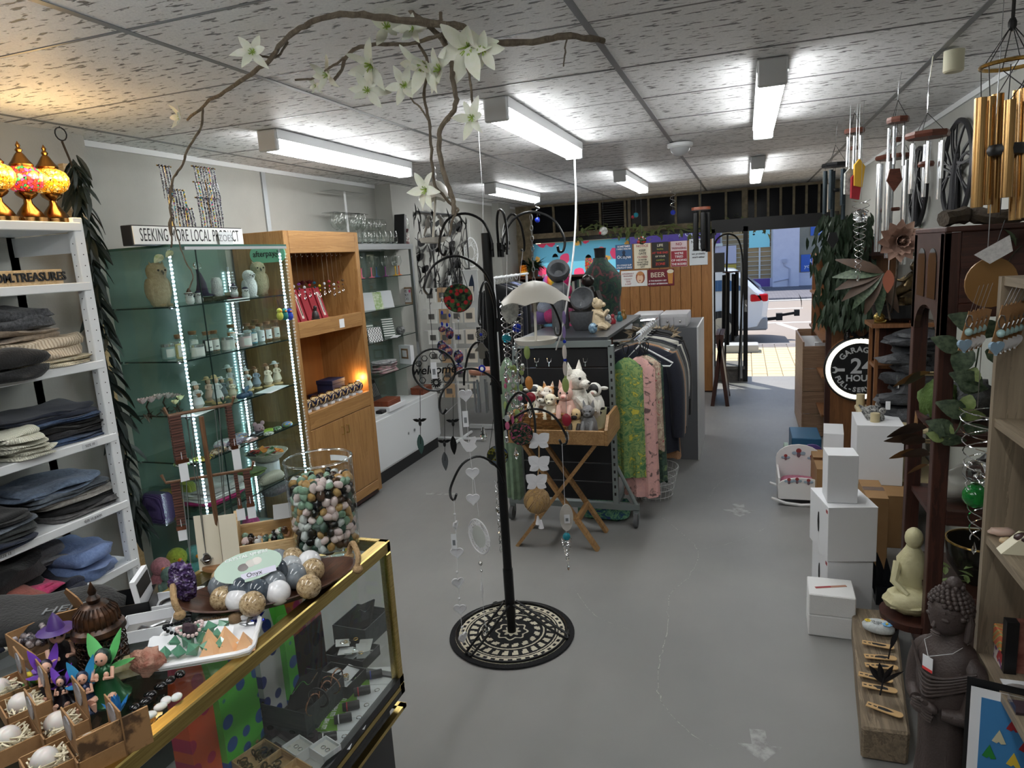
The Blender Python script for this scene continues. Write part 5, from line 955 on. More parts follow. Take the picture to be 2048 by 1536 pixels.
# tray of crystals
c=ct(415,1290);t=T('crystal_tray','white tray of green fluorite, orange pyramids and bracelets','tray',c,.55);b=MB();slab(b,(0,0,0),.21,.16,.004,9,40,0,0,.98)
b.v=b.v;b.build('floor',mat('white_melamine',(228,228,230),.3),t,1,world=0);b=MB();n_=40;q=[(abs(cos(2*PI*i/n_))**9+abs(sin(2*PI*i/n_))**9)**(-1/9)for i in range(n_)];b.tube([(.105*cos(2*PI*i/n_)*q[i],.08*sin(2*PI*i/n_)*q[i],.011)for i in range(n_)],.006,8,1);b.build('rim',mat('white_melamine',(228,228,230),.3),t,1,world=0)
FLU=mat('green_fluorite',(134,190,162),.08,0,n=(20,(86,150,120),.3),trans=.35);CALC=mat('orange_calcite',(230,178,130),.3,n=(14,(240,200,160),.3),sub=.2);SMK=mat('smoky_quartz_cluster',(64,52,60),.2)
def lw(x,y,z=0):return c+Matrix.Rotation(.55,3,'Z')@V((x,y,z))
ODN=['first','second','third','fourth','fifth','sixth','seventh','eighth','ninth','tenth','eleventh','twelfth','thirteenth']
for k in range(13):
 x,y=-.075+k*.0095,-.045+(k%3)*.042;b=MB();b.tf((0,0,.016),(U(-.3,.3),U(.2,.8),U(0,3)));b.add([(.017,0,0),(0,.017,0),(-.017,0,0),(0,-.017,0),(0,0,.018),(0,0,-.016)],[(0,1,4),(1,2,4),(2,3,4),(3,0,4),(1,0,5),(2,1,5),(3,2,5),(0,3,5)]);o=b.build('fluorite_octahedron',FLU);o.location=lw(x,y,.003);tag(o,ODN[k]+' green fluorite octahedron from the left end of the crystal tray','crystal','green fluorite octahedra')
for k in range(5):
 o=MB();s=.03;o.tf((0,0,0),(0,0,.3*k));o.add([(-s,-s*.7,0),(s,-s*.7,0),(s,s*.7,0),(-s,s*.7,0),(0,0,.046)],[(0,3,2,1),(0,1,4),(1,2,4),(2,3,4),(3,0,4)]);q=o.build('calcite_pyramid',CALC);q.location=lw(.02+(k%3)*.034-.01*(k//3),-.052+(k//3)*.04-.002,.0048);q.scale=(.7,.7,.9);tag(q,('nearest left','nearest middle','nearest right','farther left','farther right')[k]+' orange calcite pyramid in the white crystal tray','crystal','orange calcite pyramids')
for lb,x,y,r,m in(('hematite bead bracelet lying in the crystal tray',-.06,.02,.026,mat('hematite',(60,62,68),.15,.8)),('rose bead bracelet around a dark quartz in the crystal tray',-.03,.0,.026,STN[2][1])):b=MB();p=lw(x,y,.046);[b.ball(p+V((r*cos(i*.314),r*sin(i*.314),.006*sin(i*.6))),.0042,6,4)for i in range(20)];o=b.build('bead_bracelet',m,None,1);tag(o,lb,'bracelet',None,'thing')
b=MB();p=lw(-.03,0,.040);b.ball(p,(.018,.016,.018),8,5,f=lambda d:1+.4*nz(d.x*3,d.y*3,d.z*3));tag(b.build('smoky_cluster',SMK),'dark smoky quartz lump inside the rose bead bracelet','crystal')
for px,py,lb in((447,1263,'white price tag standing in the crystal tray'),(330,1302,'white paper price tag at the left of the crystal tray'),(318,1283,'translucent paper tag below the white jewellery box')):b=MB();b.tf(ct(px,py,.022),(.5,.2,.6));b.prism([(-.02,-.013),(.02,-.013),(.02,.013),(-.014,.013),(-.02,.007)],0,.001);tag(b.build('price_tag',CARD),lb,'price tag')
# loose minerals, fossil, dragonflies
t=T('trilobite_fossil','brown ribbed trilobite fossil on the counter glass','fossil',ct(445,1246),.35);FOS=mat('brown_fossil',(134,108,78),.8,n=(50,(100,78,54),.2),b=(120,.5));b=MB()
for k in range(10):b.ball((-.04+k*.006,0,.006),(.004,.018*(.7+.03*k),.011),10,6)
b.build('ribs',FOS,t,1,world=0)['kind']='stuff';bl(t,'head',FOS,(.032,0,.01),(.018,.02,.014),12,world=0)
b=MB();b.ball((0,0,0),(.03,.024,.012),8,5,f=lambda d:1+.3*nz(d.x*2,d.y*2,d.z*2));o=b.build('quartz_slab',mat('clear_rough_quartz',(150,146,142),.1,n=(30,(90,84,80),.2),trans=.3));o.location=ct(418,1236,.008);tag(o,'rough quartz slab with a white sticker','crystal')
for px,py,col,lb in((512,1243,(60,70,190),'metallic blue dragonfly clip on the counter glass'),(492,1250,(150,152,156),'silver dragonfly clip beside the blue one')):
 t=T('dragonfly_clip',lb,'clip',ct(px,py,.006));c=t.location;m=mat('foil_%d'%px,col,.2,.8);tb(t,'body',m,[c+V((-.02,0,.002)),c,c+V((.02,.006,.004))],[.001,.003,.004],6)
 for s in(-1,1):
  for k in(0,1):b=MB();leafshape(b,.026,.012,-.2,.2,3,Matrix.Translation(c+V((.004*k,0,.004)))@Euler((0,-.3,s*(1.1+.6*k))).to_matrix().to_4x4());b.build('wing',m,t)
def pebrow(pts,m,lb,grp,r=.0125):
 b=MB();b.ball((0,0,0),(r,r*.82,r*.5),14,8);pr=b.build('tumbled_stone',m,None,1,angle=180)
 for i,(px,py)in enumerate(pts):o=pr if i==0 else pr.copy();(C.objects.link(o)if i else 0);o.location=ct(px,py,r*.5);o.rotation_euler=(0,0,U(0,3));tag(o,ODN[i]+' stone from the near end of the '+lb,'stone',grp)
pebrow([(269,1414),(291,1402),(301,1388),(321,1372),(340,1360),(360,1348)],STN[0][1],'row of glossy black stones','row of black stones');pebrow([(253,1463),(274,1448),(300,1430),(321,1413),(332,1401),(353,1394)],mat('milky_stone',(206,208,206),.12,sub=.2),'row of milky white stones','row of white stones')
t=T('rough_crystal','rough red and amber crystal chunk lying on the counter','crystal',ct(275,1350),.6);b=MB();b.ball((.02,0,.026),(.036,.026,.028),14,9,f=lambda d:1+.35*nz(d.x*3,d.y*3,d.z*3));b.build('red_end',mat('red_hematoid',(146,78,62),.6,n=(50,(190,150,130),.2),b=(90,.8)),t,1,world=0);b=MB();b.tf((-.03,0,.02),(0,1.5,.1));b.lathe([(.016,-.03),(.022,.0),(.024,.04)],7);b.build('amber_end',mat('amber_crystal',(150,136,84),.2,n=(30,(206,196,170),.2)),t,world=0)
# bronze filigree lantern
c=ct(215,1352);t=T('filigree_lantern','dark bronze filigree lantern with a fluted onion lid','lantern',c);DBZ=mat('aged_dark_bronze',(30,22,19),.35,.4,n=(40,(84,54,34),.12));k=1.1
b=MB();b.tf(c,(0,0,0),k);b.lathe([(.044,0),(.046,.008),(.04,.014),(.04,.018)],22);b.build('foot',DBZ,t,1)
b=MB();b.tf(c,(0,0,0),k);b.lathe([(.032,.015),(.034,.085)],20);b.build('liner',mat('dark_glass_liner',(20,20,22),.2),t,1)
for j in range(7):
 for i in range(18):b=MB()if(i,j)==(0,0)else b;a=2*PI*(i+.5*(j%2))/18;b.ring(c+V((.038*k*cos(a),.038*k*sin(a),(.022+j*.0098)*k)),.0058*k,.0011,'z' if 0 else 'x' if abs(cos(a))>.7 else 'y',8,4)
o=b.build('filigree_band',DBZ,t);o['kind']='stuff'
b=MB();b.tf(c,(0,0,0),k);b.lathe([(.041,.09),(.046,.095),(.044,.104),(.036,.11),(.038,.118),(.034,.134),(.022,.146),(.010,.15),(.012,.158),(.006,.166),(.008,.172),(0,.192)],28);b.build('lid',DBZ,t,1)
b=MB()
for i in range(24):a=2*PI*i/24;b.tube([c+V((r*cos(a),r*sin(a),z))*1 for r,z in((.042,.122),(.0385,.147),(.026,.16))],.002,4)
o=b.build('flutes',DBZ,t);o['kind']='stuff'
# fairies
def fairy(label,c,h,dress,hair,wing,rz,kneel=1,name='fairy_figurine',hat=0):
 t=T(name,label,'figurine',c,rz);k=h;FS=mat('fairy_skin',(214,168,146),.4);t.scale=(k*.85,)*3
 lt(t,'dress',dress,(0,0,0),[(.34,0),(.36,.05),(.26,.14),(.2,.3),(.13,.42),(.15,.52),(.12,.6),(.05,.66)],16,world=0)
 bl(t,'head',FS,(.02,0,.76),(.11,.1,.12),12,world=0)
 b=MB();b.ball((-.05,0,.78),(.12,.125,.13),12);b.tube([(-.1,0,.8),(-.15,0,.6),(-.13,0,.42)],[.11,.1,.03],10);b.build('hair',hair,t,1,world=0);[bl(t,'eye',EYE,(.118,s*.04,.78),.017,8,world=0)for s in(-1,1)]
 for s in(-1,1):tb(t,'arm',FS,[(.0,s*.13,.58),(.12,s*.15,.45),(.2,s*.05,.5)],[.04,.034,.03],7,world=0);b=MB();b.ball((.12,s*.07,.52),(.045,.045,.05),8)if not hat else b.ball((.2,s*.1,.05),(.1,.05,.05),8);b.build('bodice' if not hat else 'foot',FS if not hat else dress,t,1,world=0)
 if kneel:
  for s in(-1,1):tb(t,'leg',FS,[(.1,s*.12,.14),(.34,s*.14,.2),(.3,s*.15,.04)],[.07,.062,.03],8,world=0)
 if wing:
  for s in(-1,1):
   b=MB();leafshape(b,.62,.24,-.1,.2,6,Matrix.Translation((-.1,s*.05,.55))@Euler((0,-.95,PI-s*.75)).to_matrix().to_4x4());b.build('upper_wing',wing,t,1,world=0);b=MB();leafshape(b,.42,.22,-.1,.2,6,Matrix.Translation((-.1,s*.05,.5))@Euler((0,.15,PI-s*.9)).to_matrix().to_4x4());b.build('lower_wing',wing,t,1,world=0)
 if hat:lt(t,'hat',mat('purple_hat',(70,44,110),.4),(0,0,0),[(.24,.84),(.12,.87),(.06,1.02),(0,1.1)],14,world=0)
mt=lambda k,c:mat(k,c,.25,.35)
GD=mt('emerald_dress',(24,76,44));fairy('large green-winged fairy kneeling on a leaf base',ct(218,1398),.135,GD,mat('dark_green_hair',(20,44,40),.4),mt('green_wing',(110,200,120)),-1.0)
fairy('turquoise-winged fairy leaning at the counter middle',ct(176,1418),.10,mt('navy_dress',(28,40,70)),mat('blue_hair',(30,44,70),.4),mt('turquoise_wing',(60,150,200)),-.7);fairy('purple-winged fairy with black hair',ct(105,1400),.11,mt('black_dress',(26,22,30)),mat('black_purple_hair',(30,22,40),.4),mt('purple_wing',(130,80,200)),-.6);fairy('small dark-haired fairy between the purple and turquoise ones',ct(130,1412),.08,mt('black_dress',(26,22,30)),mat('black_purple_hair',(30,22,40),.4),mt('purple_wing',(130,80,200)),-.9)
fairy('black witch figurine in a purple hat before the cardboard box',ct(133,1368),.17,mat('black_sequin',(20,20,22),.3,b=(160,.8)),mat('black_purple_hair',(30,22,40),.4),None,-.5,0,'witch_figurine',1)
t=T('crystal_flower','blue crystal lotus on the counter glass','ornament',ct(236,1430));c=t.location
for j in range(10):b=MB();leafshape(b,.03,.014,-.6,.5,3,Matrix.Translation(c+V((0,0,.004)))@Euler((0,-.3-.5*(j%2),j*.63)).to_matrix().to_4x4());b.build('petal',mat('blue_crystal',(50,120,180),.1),t)
# kraft boxes with stones, cardboard display
KRAFT=mat('kraft_board',(158,120,80),.8,n=(60,(140,104,68),.25));SHRED=mat('shredded_paper',(216,206,180),.8);MOON=mat('white_selenite',(206,200,196),.25,sub=.3);kb=None
for i,(px,py,lb)in enumerate(((128,1470,'in the middle of the second row'),(195,1515,'nearest the brass rail'),(55,1430,'left in the second row'),(10,1400,'cut by the left picture edge, upper'),(105,1545,'second from the rail, front row'),(30,1500,'at the lower left corner'))):
 c=ct(px,py);t=openbox('kraft box with a white sphere in shredded paper, '+lb,c,-.42,.078,.072,.03,KRAFT,None,'kraft_box','box')
 l_=bx(t,'lid',KRAFT,-.039,.039,.034,.0365,.028,.085,world=0);b=MB();b.tf((-.004,.033,.062),(PI/2,0,0));b.lathe([(.021,-.001),(.021,.001),(0,.001)],18);b.build('round_label',mat('grey_round_label',(170,170,176),.4,n=(40,(120,116,120),.1)),l_,world=0)
 bl(t,'sphere',MOON,(-.005,-.006,.026),(.021,.021,.02),16,world=0)
 b=MB();[b.tube([(U(-.032,.032),U(-.03,.03),U(.012,.034))for _ in range(3)],.0016,3)for _ in range(40)];b.build('shredded_paper',SHRED,t,world=0)['kind']='stuff'
c=ct(240,1500);t=T('cardboard_panel','printed kraft cardboard end panel beside the kraft boxes','cardboard',c);b=MB();b.tf(ct(232,1520),(0,0,-.42));b.box(.0,.004,-.05,.06,0,.07);b.build('panel',mat('printed_kraft',(158,120,80),.8,n=(16,(80,58,38),.04)),t)
c=ct(120,1300);t=openbox('kraft display box of dark bead bracelets with raised flaps',c,-.3,.17,.14,.05,KRAFT,mat('brown_card',(96,70,48),.8),'display_box','box');b=MB();b.tf((-.05,.068,.05),(.35,0,0));b.prism([(-.03,0),(.05,0),(.07,.03),(.06,.06),(.02,.075),(-.02,.05)],0,.003,'xz');b.build('flap',KRAFT,t,world=0);b=MB();b.tf((.06,.02,.05),(.5,.1,.9));b.prism([(-.05,0),(.05,0),(.06,.05),(.02,.085),(-.03,.07)],0,.003,'xz');b.build('flap',KRAFT,t,world=0)
b=MB();[b.ball((U(-.07,-.0),U(-.06,0),U(.02,.05)),.007,7,5)for _ in range(40)];b.build('bead',mat('dark_bracelet_beads',(52,48,56),.2,n=(20,(150,140,140),.06)),t,1,world=0)['kind']='stuff'
t=T('black_bag','black fabric bag with white letters HEM lying on the counter at the left','bag',ct(60,1255),.5);b=MB();slab(b,(0,0,0),.42,.2,.05,3,30,.02,4,.9);b.build('body',BLK,t,1,world=0,angle=90);txl('HEM',.045,mat('grey_print',(120,124,128),.5),t,(.1,-.04,.055),(0,0,.1),depth=.0005)
t=openbox('clear box of tiny coloured toy animals at the left of the counter',ct(65,1375),-.3,.1,.09,.04,thin_glass('acrylic',(240,242,242),1.2),mat('dark_box_floor',(60,60,60),.5),'acrylic_box','box')
for k in range(10):b=MB();b.ball((U(-.04,.04),U(-.035,.035),.014),(.011,.007,.008),8,5,f=lambda d:1+.2*nz(d.x*3,d.y*3,k));b.build('toy_animal',mat('toy_%d'%(k%5),((226,150,40),(240,120,140),(220,200,60),(120,80,180),(90,170,80))[k%5],.4),t,1,world=0)
# ---------------------------------------------------------------- inside the counter
DK=.4965
def ci(px,py,z=DK):return at(px,py,z=z)
def dots(key,c,d1,sc_=16,d2=None):
 def f(t,v,p):
  vo=tex(t,'Voronoi',v,sc_,(0,1,1),Randomness=.35);k=ramp(t,vo.outputs['Distance'],[(.30,(255,255,255)),(.33,(0,0,0))]);dc=ramp(t,vo.outputs['Color'],[(0,d1),(.5,d2 or d1)],'CONSTANT');return mixc(t,k,c,dc)
 return node_mat(key,f,.5)
PB={'g':('lime green bag with blue spots',dots('lime_blue_dots',(96,206,70),(46,96,170))),'o':('orange bag with magenta spots',dots('orange_dots',(236,96,50),(206,40,90))),'w':('white bag with navy spots',dots('white_navy_dots',(226,226,232),(40,60,150))),'m':('white bag with multicoloured spots',dots('white_multi_dots',(226,224,220),(196,60,60),16,(90,60,130)))}
for i,(x0,x1,y0,y1,k,lb)in enumerate(((365,432,1400,1510,'o','at the near left'),(432,516,1350,1495,'g','nearest of the green ones'),(514,566,1300,1420,'w','behind the box of black pouches'),(560,630,1245,1350,'g','second green one'),(632,664,1195,1310,'m','in the middle'),(664,694,1185,1250,'w','further back'),(690,716,1160,1230,'g','third green one'),(706,752,1140,1220,'o','farther one'),(741,760,1112,1188,'g','at the far end'))):
 a,c=at(x0,y1,x=-1.30+.02*(i%2)),at(x1,y1,x=-1.30+.02*(i%2));t=T('gift_bag',PB[k][0]+' inside the counter, '+lb,'gift bag',(a.x,(a.y+c.y)/2,DK));d=min(.2,max(.07,c.y-a.y));y=min((a.y+c.y)/2,1.66-d/2)
 b=MB();b.prism([(-.03,0),(.03,0),(.03,.2),(.004,.34),(-.004,.34),(-.03,.2)],y-d/2+.002,y+d/2-.002,'xz');b.v=[(p[0]+a.x,p[1],p[2]+DK)for p in b.v];b.build('bag',PB[k][1],t);tb(t,'handle',CARD,[(a.x,y-.02,DK+.34),(a.x,y,DK+.36),(a.x,y+.02,DK+.34)],.002,4)
GRB=wood('grey_stained_box',(46,52,56),(78,84,88),'x')
def gbox(label,c,w_,d,h,rz,m=GRB):
 t=openbox(label,c,rz,w_,d,h,m,BLACK,'wooden_box','box');return t
b1=gbox('grey stained wooden box holding a black pouch and bangles, nearer',ci(612,1425),.15,.18,.075,-.05);b2=gbox('grey stained wooden box with a black pouch, farther',ci(726,1270),.13,.15,.07,-.05);b3=gbox('dark tray of carded earrings beside the nearer wooden box',ci(680,1375),.13,.10,.045,-.05,BLACK);b4=gbox('dark tray of carded earrings before the farther wooden box',ci(705,1318),.15,.10,.035,-.05,BLACK)
for wx,lb,w_ in((b1,'nearer',.11),(b2,'farther',.1)):t=T('black_pouch','black pouch with a thin chain bracelet in the %s wooden box'%lb,'pouch',wx.location+V((-.01,.02,.03)),.0);b=MB();b.tf((0,0,.03),(.5,-.45,.1));b.box(-w_/2,w_/2,-.06,.05,-.004,.004);b.build('pouch',mat('black_velvet',(8,8,10),.9),t,bevel=.003,world=0);b=MB();b.tf((0,0,.035),(.5,-.45,.1));b.tube(spline([(-.04,-.01,.004),(-.01,.02,.004),(.02,.0,.004),(.045,.03,.004)],4),.0014,4);b.build('bracelet',CHROME,t,world=0)
rr=random.Random(3)
for wx,n_,nm_ in((b3,5,'the tray beside the nearer box'),(b4,7,'the tray before the farther box')):
 for k in range(n_):b=MB();b.tf(wx.location+V((rr.uniform(-.045,.045),rr.uniform(-.03,.03),.02+k*.004)),(rr.uniform(-.4,.4),rr.uniform(-.4,.2),rr.uniform(-.6,.6)));b.box(-.022,.022,-.03,.03,0,.001);o=b.build('earring_card',CARD);tag(o,'white earring card lying in '+nm_,'earring card','earring cards in '+nm_);b=MB();b.M=Matrix.Translation(wx.location+V((rr.uniform(-.04,.04),rr.uniform(-.03,.03),.03+k*.004)));b.ring((0,0,0),.007,.0015,'z',10,4);b.build('earring',(GOLD,CHROME)[k%2],o)
for k in range(5):r0=b1.location+V((.07,-.055+k*.03,.076));b=MB();b.ring(r0,.03,.0022 if k!=1 else .004,'y' if k%2 else 'x',24,5,1,.9);o=b.build('bangle',BLACK if k==1 else mat('rose_gold',(206,150,120),.2,1),None,1);tag(o,ODN[k]+(' bangle along the rim of the nearer wooden box, black' if k==1 else ' rose gold bangle along the rim of the nearer wooden box'),'bangle','bangles on the wooden box')
LIME=mat('lime_print',(120,176,50),.5)
for k,(px,py)in enumerate(((660,1478),(690,1440),(706,1415),(728,1385),(752,1352))):
 c=ci(px,py,DK+.002+.0015*k);t=T('carded_torch',ODN[k]+' STASH IT carded key tin from the near end, in the counter','packaged item',c,-1.25,'carded key tins in the counter');bx(t,'card',CARD,-.045,.045,-.065,.065,0,.001,world=0);b=MB();b.add([(-.045,-.065,.0013),(.045,-.065,.0013),(.045,-.01,.0013),(-.045,-.035,.0013)],[(0,1,2,3)]);b.build('green_print',LIME,t,world=0);txl('STASH IT!',.017,WINK,t,(0,-.052,.0016),(0,0,0),depth=.0003,bold=.0008)
 b=MB();b.tf((0.01,-.002,.013),(PI/2,0,.25));b.lathe([(.011,-.024),(.0125,-.02),(.0125,.016),(.0115,.024),(0,.024)],14);cy=b.build('cylinder',BLACK,t,1,world=0);b=MB();b.tf((.01,-.002,.013),(PI/2,0,.25));b.lathe([(.0128,.010),(.0128,.013)],14);b.build('cap_ring',(WINK,WINK,mat('red_cap',(190,40,50),.4),mat('red_cap',(190,40,50),.4),mat('blue_cap',(40,60,160),.4))[k],cy,1,world=0);b=MB();b.ring((0,.04,.006),.007,.0012,'z',14,4);b.build('key_ring',CHROME,t,1,world=0)
ACR=thin_glass('acrylic',(240,242,242),1.2);PLUMC=mat('plum_card',(64,46,56),.6)
for k,(px,py)in enumerate(((540,1462),(510,1488),(585,1470),(548,1508),(622,1478))):
 c=ci(px,py);t=T('pendant_box',ODN[k]+' clear-lidded pendant box from the grey wooden box, plum card inside','jewellery box',c,-.35,'clear pendant boxes');bx(t,'card',PLUMC,-.035,.035,-.028,.028,.001,.004,world=0);bx(t,'case',ACR,-.037,.037,-.03,.03,0,.02,world=0);b=MB();b.ball((0,.002,.009),(.011,.009,.005),8,5);b.build('pendant',STN[(0,4,0,5,0)[k]][1],t,1,world=0)
for k,(px,py)in enumerate(((598,1510),(652,1512))):t=openbox('white ring box with silver earrings, '+('left' if k==0 else 'right')+' of the two at the counter front',ci(px,py),-.35,.065,.055,.03,CARD,mat('white_velvet',(214,212,208),.9),'ring_box','jewellery box');bx(t,'pad',mat('white_velvet',(214,212,208),.9),-.03,.03,-.025,.025,.004,.02,world=0);b=MB();[b.ring((x,0,.022),.006,.0012,'z',10,4)for x in(-.008,.01)];b.build('earring',CHROME,t,world=0)
t=openbox('pale wooden divided tray of rings at the bottom edge of the picture',ci(545,1545),-.3,.2,.1,.025,PINE,None,'divided_tray','tray');b=MB();b.box(-.03,-.027,-.05,.05,0,.025);b.box(.035,.038,-.05,.05,0,.025);b.build('divider',PINE,t,world=0)
b=MB();[b.ring((U(-.09,.03),U(-.04,.04),U(.008,.02)),.009,.0022,'xyz'[k%3],10,4)for k in range(26)];b.build('ring',mat('agate_rings',(120,100,60),.15,.5,n=(12,(60,70,60),.1)),t,1,world=0)['kind']='stuff'
t=T('tinsel_flower','purple foil tinsel flower at the counter front','ornament',ci(455,1510));c=t.location
for j in range(18):b=MB()if j%6==0 else b;leafshape(b,.05,.012,.2,.4,4,Matrix.Translation(c+V((0,0,.03)))@Euler((0,-U(-.1,1.3),U(0,6.3))).to_matrix().to_4x4());(b.build('foil_leaf',mat('purple_foil',(120,70,150),.2,.8),t)if j%6==5 else 0)
# ================================================================ hook stand in the middle, its rug and what hangs on it
PX,PY=-1.044,2.79
def pp(px,py,off=0.):
 """point seen at a pixel in the upright plane through the stand's pole, off metres further back"""
 n=V((-.3166,.9486,0));d=CR@V((px-1024,py-768,F));t=(n.dot(V((PX,PY,0)))+off)/n.dot(d);return d*t+V((0,0,CH))
LAT=V((.9486,.3166,0));UPV=V((0,0,1));LR=math.atan2(.3166,.9486)
def _rug(t,v,p):
 s=t.nodes.new('ShaderNodeSeparateXYZ');t.links.new(v,s.inputs[0]);x,y=s.outputs[0],s.outputs[1]
 ln=t.nodes.new('ShaderNodeVectorMath');ln.operation='LENGTH';t.links.new(v,ln.inputs[0]);nzt=tex(t,'Noise',v,90);r=mth(t,'ADD',mth(t,'DIVIDE',ln.outputs['Value'],.295),mth(t,'MULTIPLY',mth(t,'SUBTRACT',nzt.outputs[0],.5),.022));a=mth(t,'ARCTAN2',y,x)
 def band(lo,hi):return mth(t,'MULTIPLY',mth(t,'GREATER_THAN',r,lo),mth(t,'LESS_THAN',r,hi))
 def sn(k,th,ph=0.):return mth(t,'GREATER_THAN',mth(t,'SINE',mth(t,'ADD',mth(t,'MULTIPLY',a,k),ph)),th)
 fs=[band(.885,.91),mth(t,'MULTIPLY',band(.755,.85),mth(t,'SUBTRACT',1.,mth(t,'MULTIPLY',band(.78,.825),sn(38,-.1)))),band(.715,.735),mth(t,'MULTIPLY',band(.565,.63),sn(26,.1)),mth(t,'MULTIPLY',band(.61,.68),sn(26,-.3,.5)),band(.505,.53),mth(t,'MULTIPLY',band(.37,.42),sn(16,0.)),mth(t,'MULTIPLY',band(.40,.46),sn(16,-.2,1.)),mth(t,'MULTIPLY',mth(t,'GREATER_THAN',r,.045),mth(t,'LESS_THAN',mth(t,'SUBTRACT',r,mth(t,'MULTIPLY',mth(t,'SINE',mth(t,'MULTIPLY',a,8.)),.025)),.13))]
 q=mth(t,'SUBTRACT',r,mth(t,'MULTIPLY',mth(t,'SINE',mth(t,'MULTIPLY',a,8.)),.025));fs.append(mth(t,'MULTIPLY',mth(t,'GREATER_THAN',q,.22),mth(t,'LESS_THAN',q,.25)))
 o=fs[0]
 for f in fs[1:]:o=mth(t,'MAXIMUM',o,f)
 bump(t,p,tex(t,'Noise',v,260).outputs[0],.8,.006);return mixc(t,o,(18,18,22),(206,198,178))
b=MB();b.lathe([(.29,0),(.296,.004),(.294,.010),(.28,.012),(0,.012)],64);o=b.build('round_rug',node_mat('black_cream_medallion_rug',_rug,.95));o.location=(PX,PY,.0005);tag(o,'round black and cream patterned rug under the hook stand','rug')
t=T('hook_stand','tall black steel stand of curved hook arms hung with ornaments','display stand',(PX,PY,0));b=MB();b.cyl((PX,PY,.012),(PX,PY,1.86),.0205,16);b.build('pole',BMET,t,1);b=MB();b.cyl((PX,PY,.09),(PX,PY,.33),.0235,16);b.build('socket',BMET,t,1)
b=MB();b.ring((PX,PY,.019),.262,.006,'z',48,7);b.build('base_ring',BMET,t,1)
for a in(-2.05,.0,2.2):d=V((cos(a),sin(a),0));n_=V((-sin(a),cos(a),0))*.02;c=V((PX,PY,0));tb(t,'hairpin_leg',BMET,spline([c+d*.022+n_+V((0,0,.16)),c+d*.25+n_+V((0,0,.03)),c+d*.27+V((0,0,.026)),c+d*.25-n_+V((0,0,.03)),c+d*.022-n_+V((0,0,.16))],5),.006,6)
ARMS=[([(984,500),(982,478),(965,442),(930,427),(895,440),(880,475),(881,502),(888,510),(893,500)],-.05),([(992,650),(988,590),(965,540),(915,512),(868,530),(849,570),(852,585),(860,588),(863,578)],-.22),([(1004,500),(1008,470),(1030,436),(1065,424),(1105,438),(1128,475),(1127,500),(1118,503),(1115,492)],-.05),([(998,500),(994,445),(998,420),(1008,430),(1014,470),(1014,508)],-.3),([(1006,490),(1010,450),(1024,428),(1040,445),(1048,480),(1048,500),(1043,500)],.15),([(992,700),(990,620),(978,575),(968,565),(960,590),(958,640),(961,650)],-.22),([(994,770),(988,740),(972,700),(957,684),(940,700),(929,745),(928,770)],.2),([(1000,775),(985,755),(950,738),(915,745),(884,785),(879,815),(887,827),(893,818)],-.1),([(1008,965),(995,935),(960,913),(925,928),(903,970),(901,992),(908,1000),(913,988)],-.15),([(1010,850),(1015,812),(1035,786),(1055,795),(1068,830),(1070,870),(1063,876)],-.25),([(1012,860),(1025,838),(1065,818),(1105,830),(1131,868),(1133,885),(1124,889),(1119,880)],-.12),([(1004,630),(1020,600),(1060,588),(1100,605),(1120,645),(1120,668),(1112,668),(1110,655)],.25)]
for pts,off in ARMS:n_=len(pts)-1;a_=tb(t,'hook_arm',BMET,spline([pp(x,y,off*(i/n_)**.8-.02*(i==0))for i,(x,y)in enumerate(pts)],5),.0055,7);c=pp(pts[0][0],pts[0][1],-.0);b=MB();b.cyl(c+V((0,0,-.03)),c+V((0,0,.03)),.009,8);b.tube([c,c-LAT*.03*(1 if pts[3][0]<1000 else-1)+V((0,0,.008))],[.004,.008],6);b.build('clamp',BMET,a_,1)
# hanging ornaments: every one hangs from a thread
def hang(name,label,cat,pts,off,th=None,m=None,r=.0012):
 """a thing hung from pts[0] down to pts[-1]; returns its empty and the points"""
 P=[pp(x,y,off)for x,y in pts];t=T(name,label,cat,P[-1]);b=MB();b.tube([P[0],P[-1]],r,4)if len(P)==2 else b.tube(P,r,4);b.build('thread',m or STEEL,t);return t,P
LACE=mat('white_filigree_metal',(214,214,218),.5)
def pl(b,c,poly,th,rz=0.):b.M=frame_m(c,V((cos(LR+rz),sin(LR+rz),0)),UPV);b.prism(poly,-th/2,th/2);b.M=Matrix()
def heart(s):return[(s*.062*16*sin(a)**3/16*1.,s*(13*cos(a)-5*cos(2*a)-2*cos(3*a)-cos(4*a))/16*.06)for a in[2*PI*i/26 for i in range(26)]]
def fil(b,c,s,n,shape,rz=0.):
 """openwork filling: thin loops inside a shape test"""
 M_=frame_m(c,V((cos(LR+rz),sin(LR+rz),0)),UPV);k=0;rr=random.Random(n)
 while k<n:
  x,y=rr.uniform(-s,s),rr.uniform(-s,s)
  if not shape(x/s,y/s):continue
  q=rr.uniform(.12,.2)*s;b.tube([M_@V((x+q*cos(i),y+q*sin(i)*.7,0))for i in range(6)],.0012,3,1);k+=1
def heart_o(t,c,s,rz=0.):
 b=MB();M_=frame_m(c,V((cos(LR+rz),sin(LR+rz),0)),UPV);b.tube([M_@V((x,y,0))for x,y in heart(s)],.004,5,1);h=b.build('heart',LACE,t,1);b=MB();pl(b,c,[(x*.93,y*.93)for x,y in heart(s)],.002,rz);fil(b,c,s*.05,26,lambda x,y:x*x+(y-.1)**2<.7,rz);h2=b.build('openwork',LACE,h);h2['kind']='stuff'
def tagp(t,c,w_=.012,h=.035):b=MB();pl(b,c,[(-w_,-h/1),(w_,-h),(w_,h),(-w_,h)],.001);o=b.build('paper_tag',CARD,t);b=MB();pl(b,c+V((.0,-.001,0)),[(-w_*.5,-h*.5),(w_*.5,-h*.5),(w_*.5,h*.2),(-w_*.5,h*.2)],.0016);b.build('print',mat('grey_print',(120,124,128),.5),o)
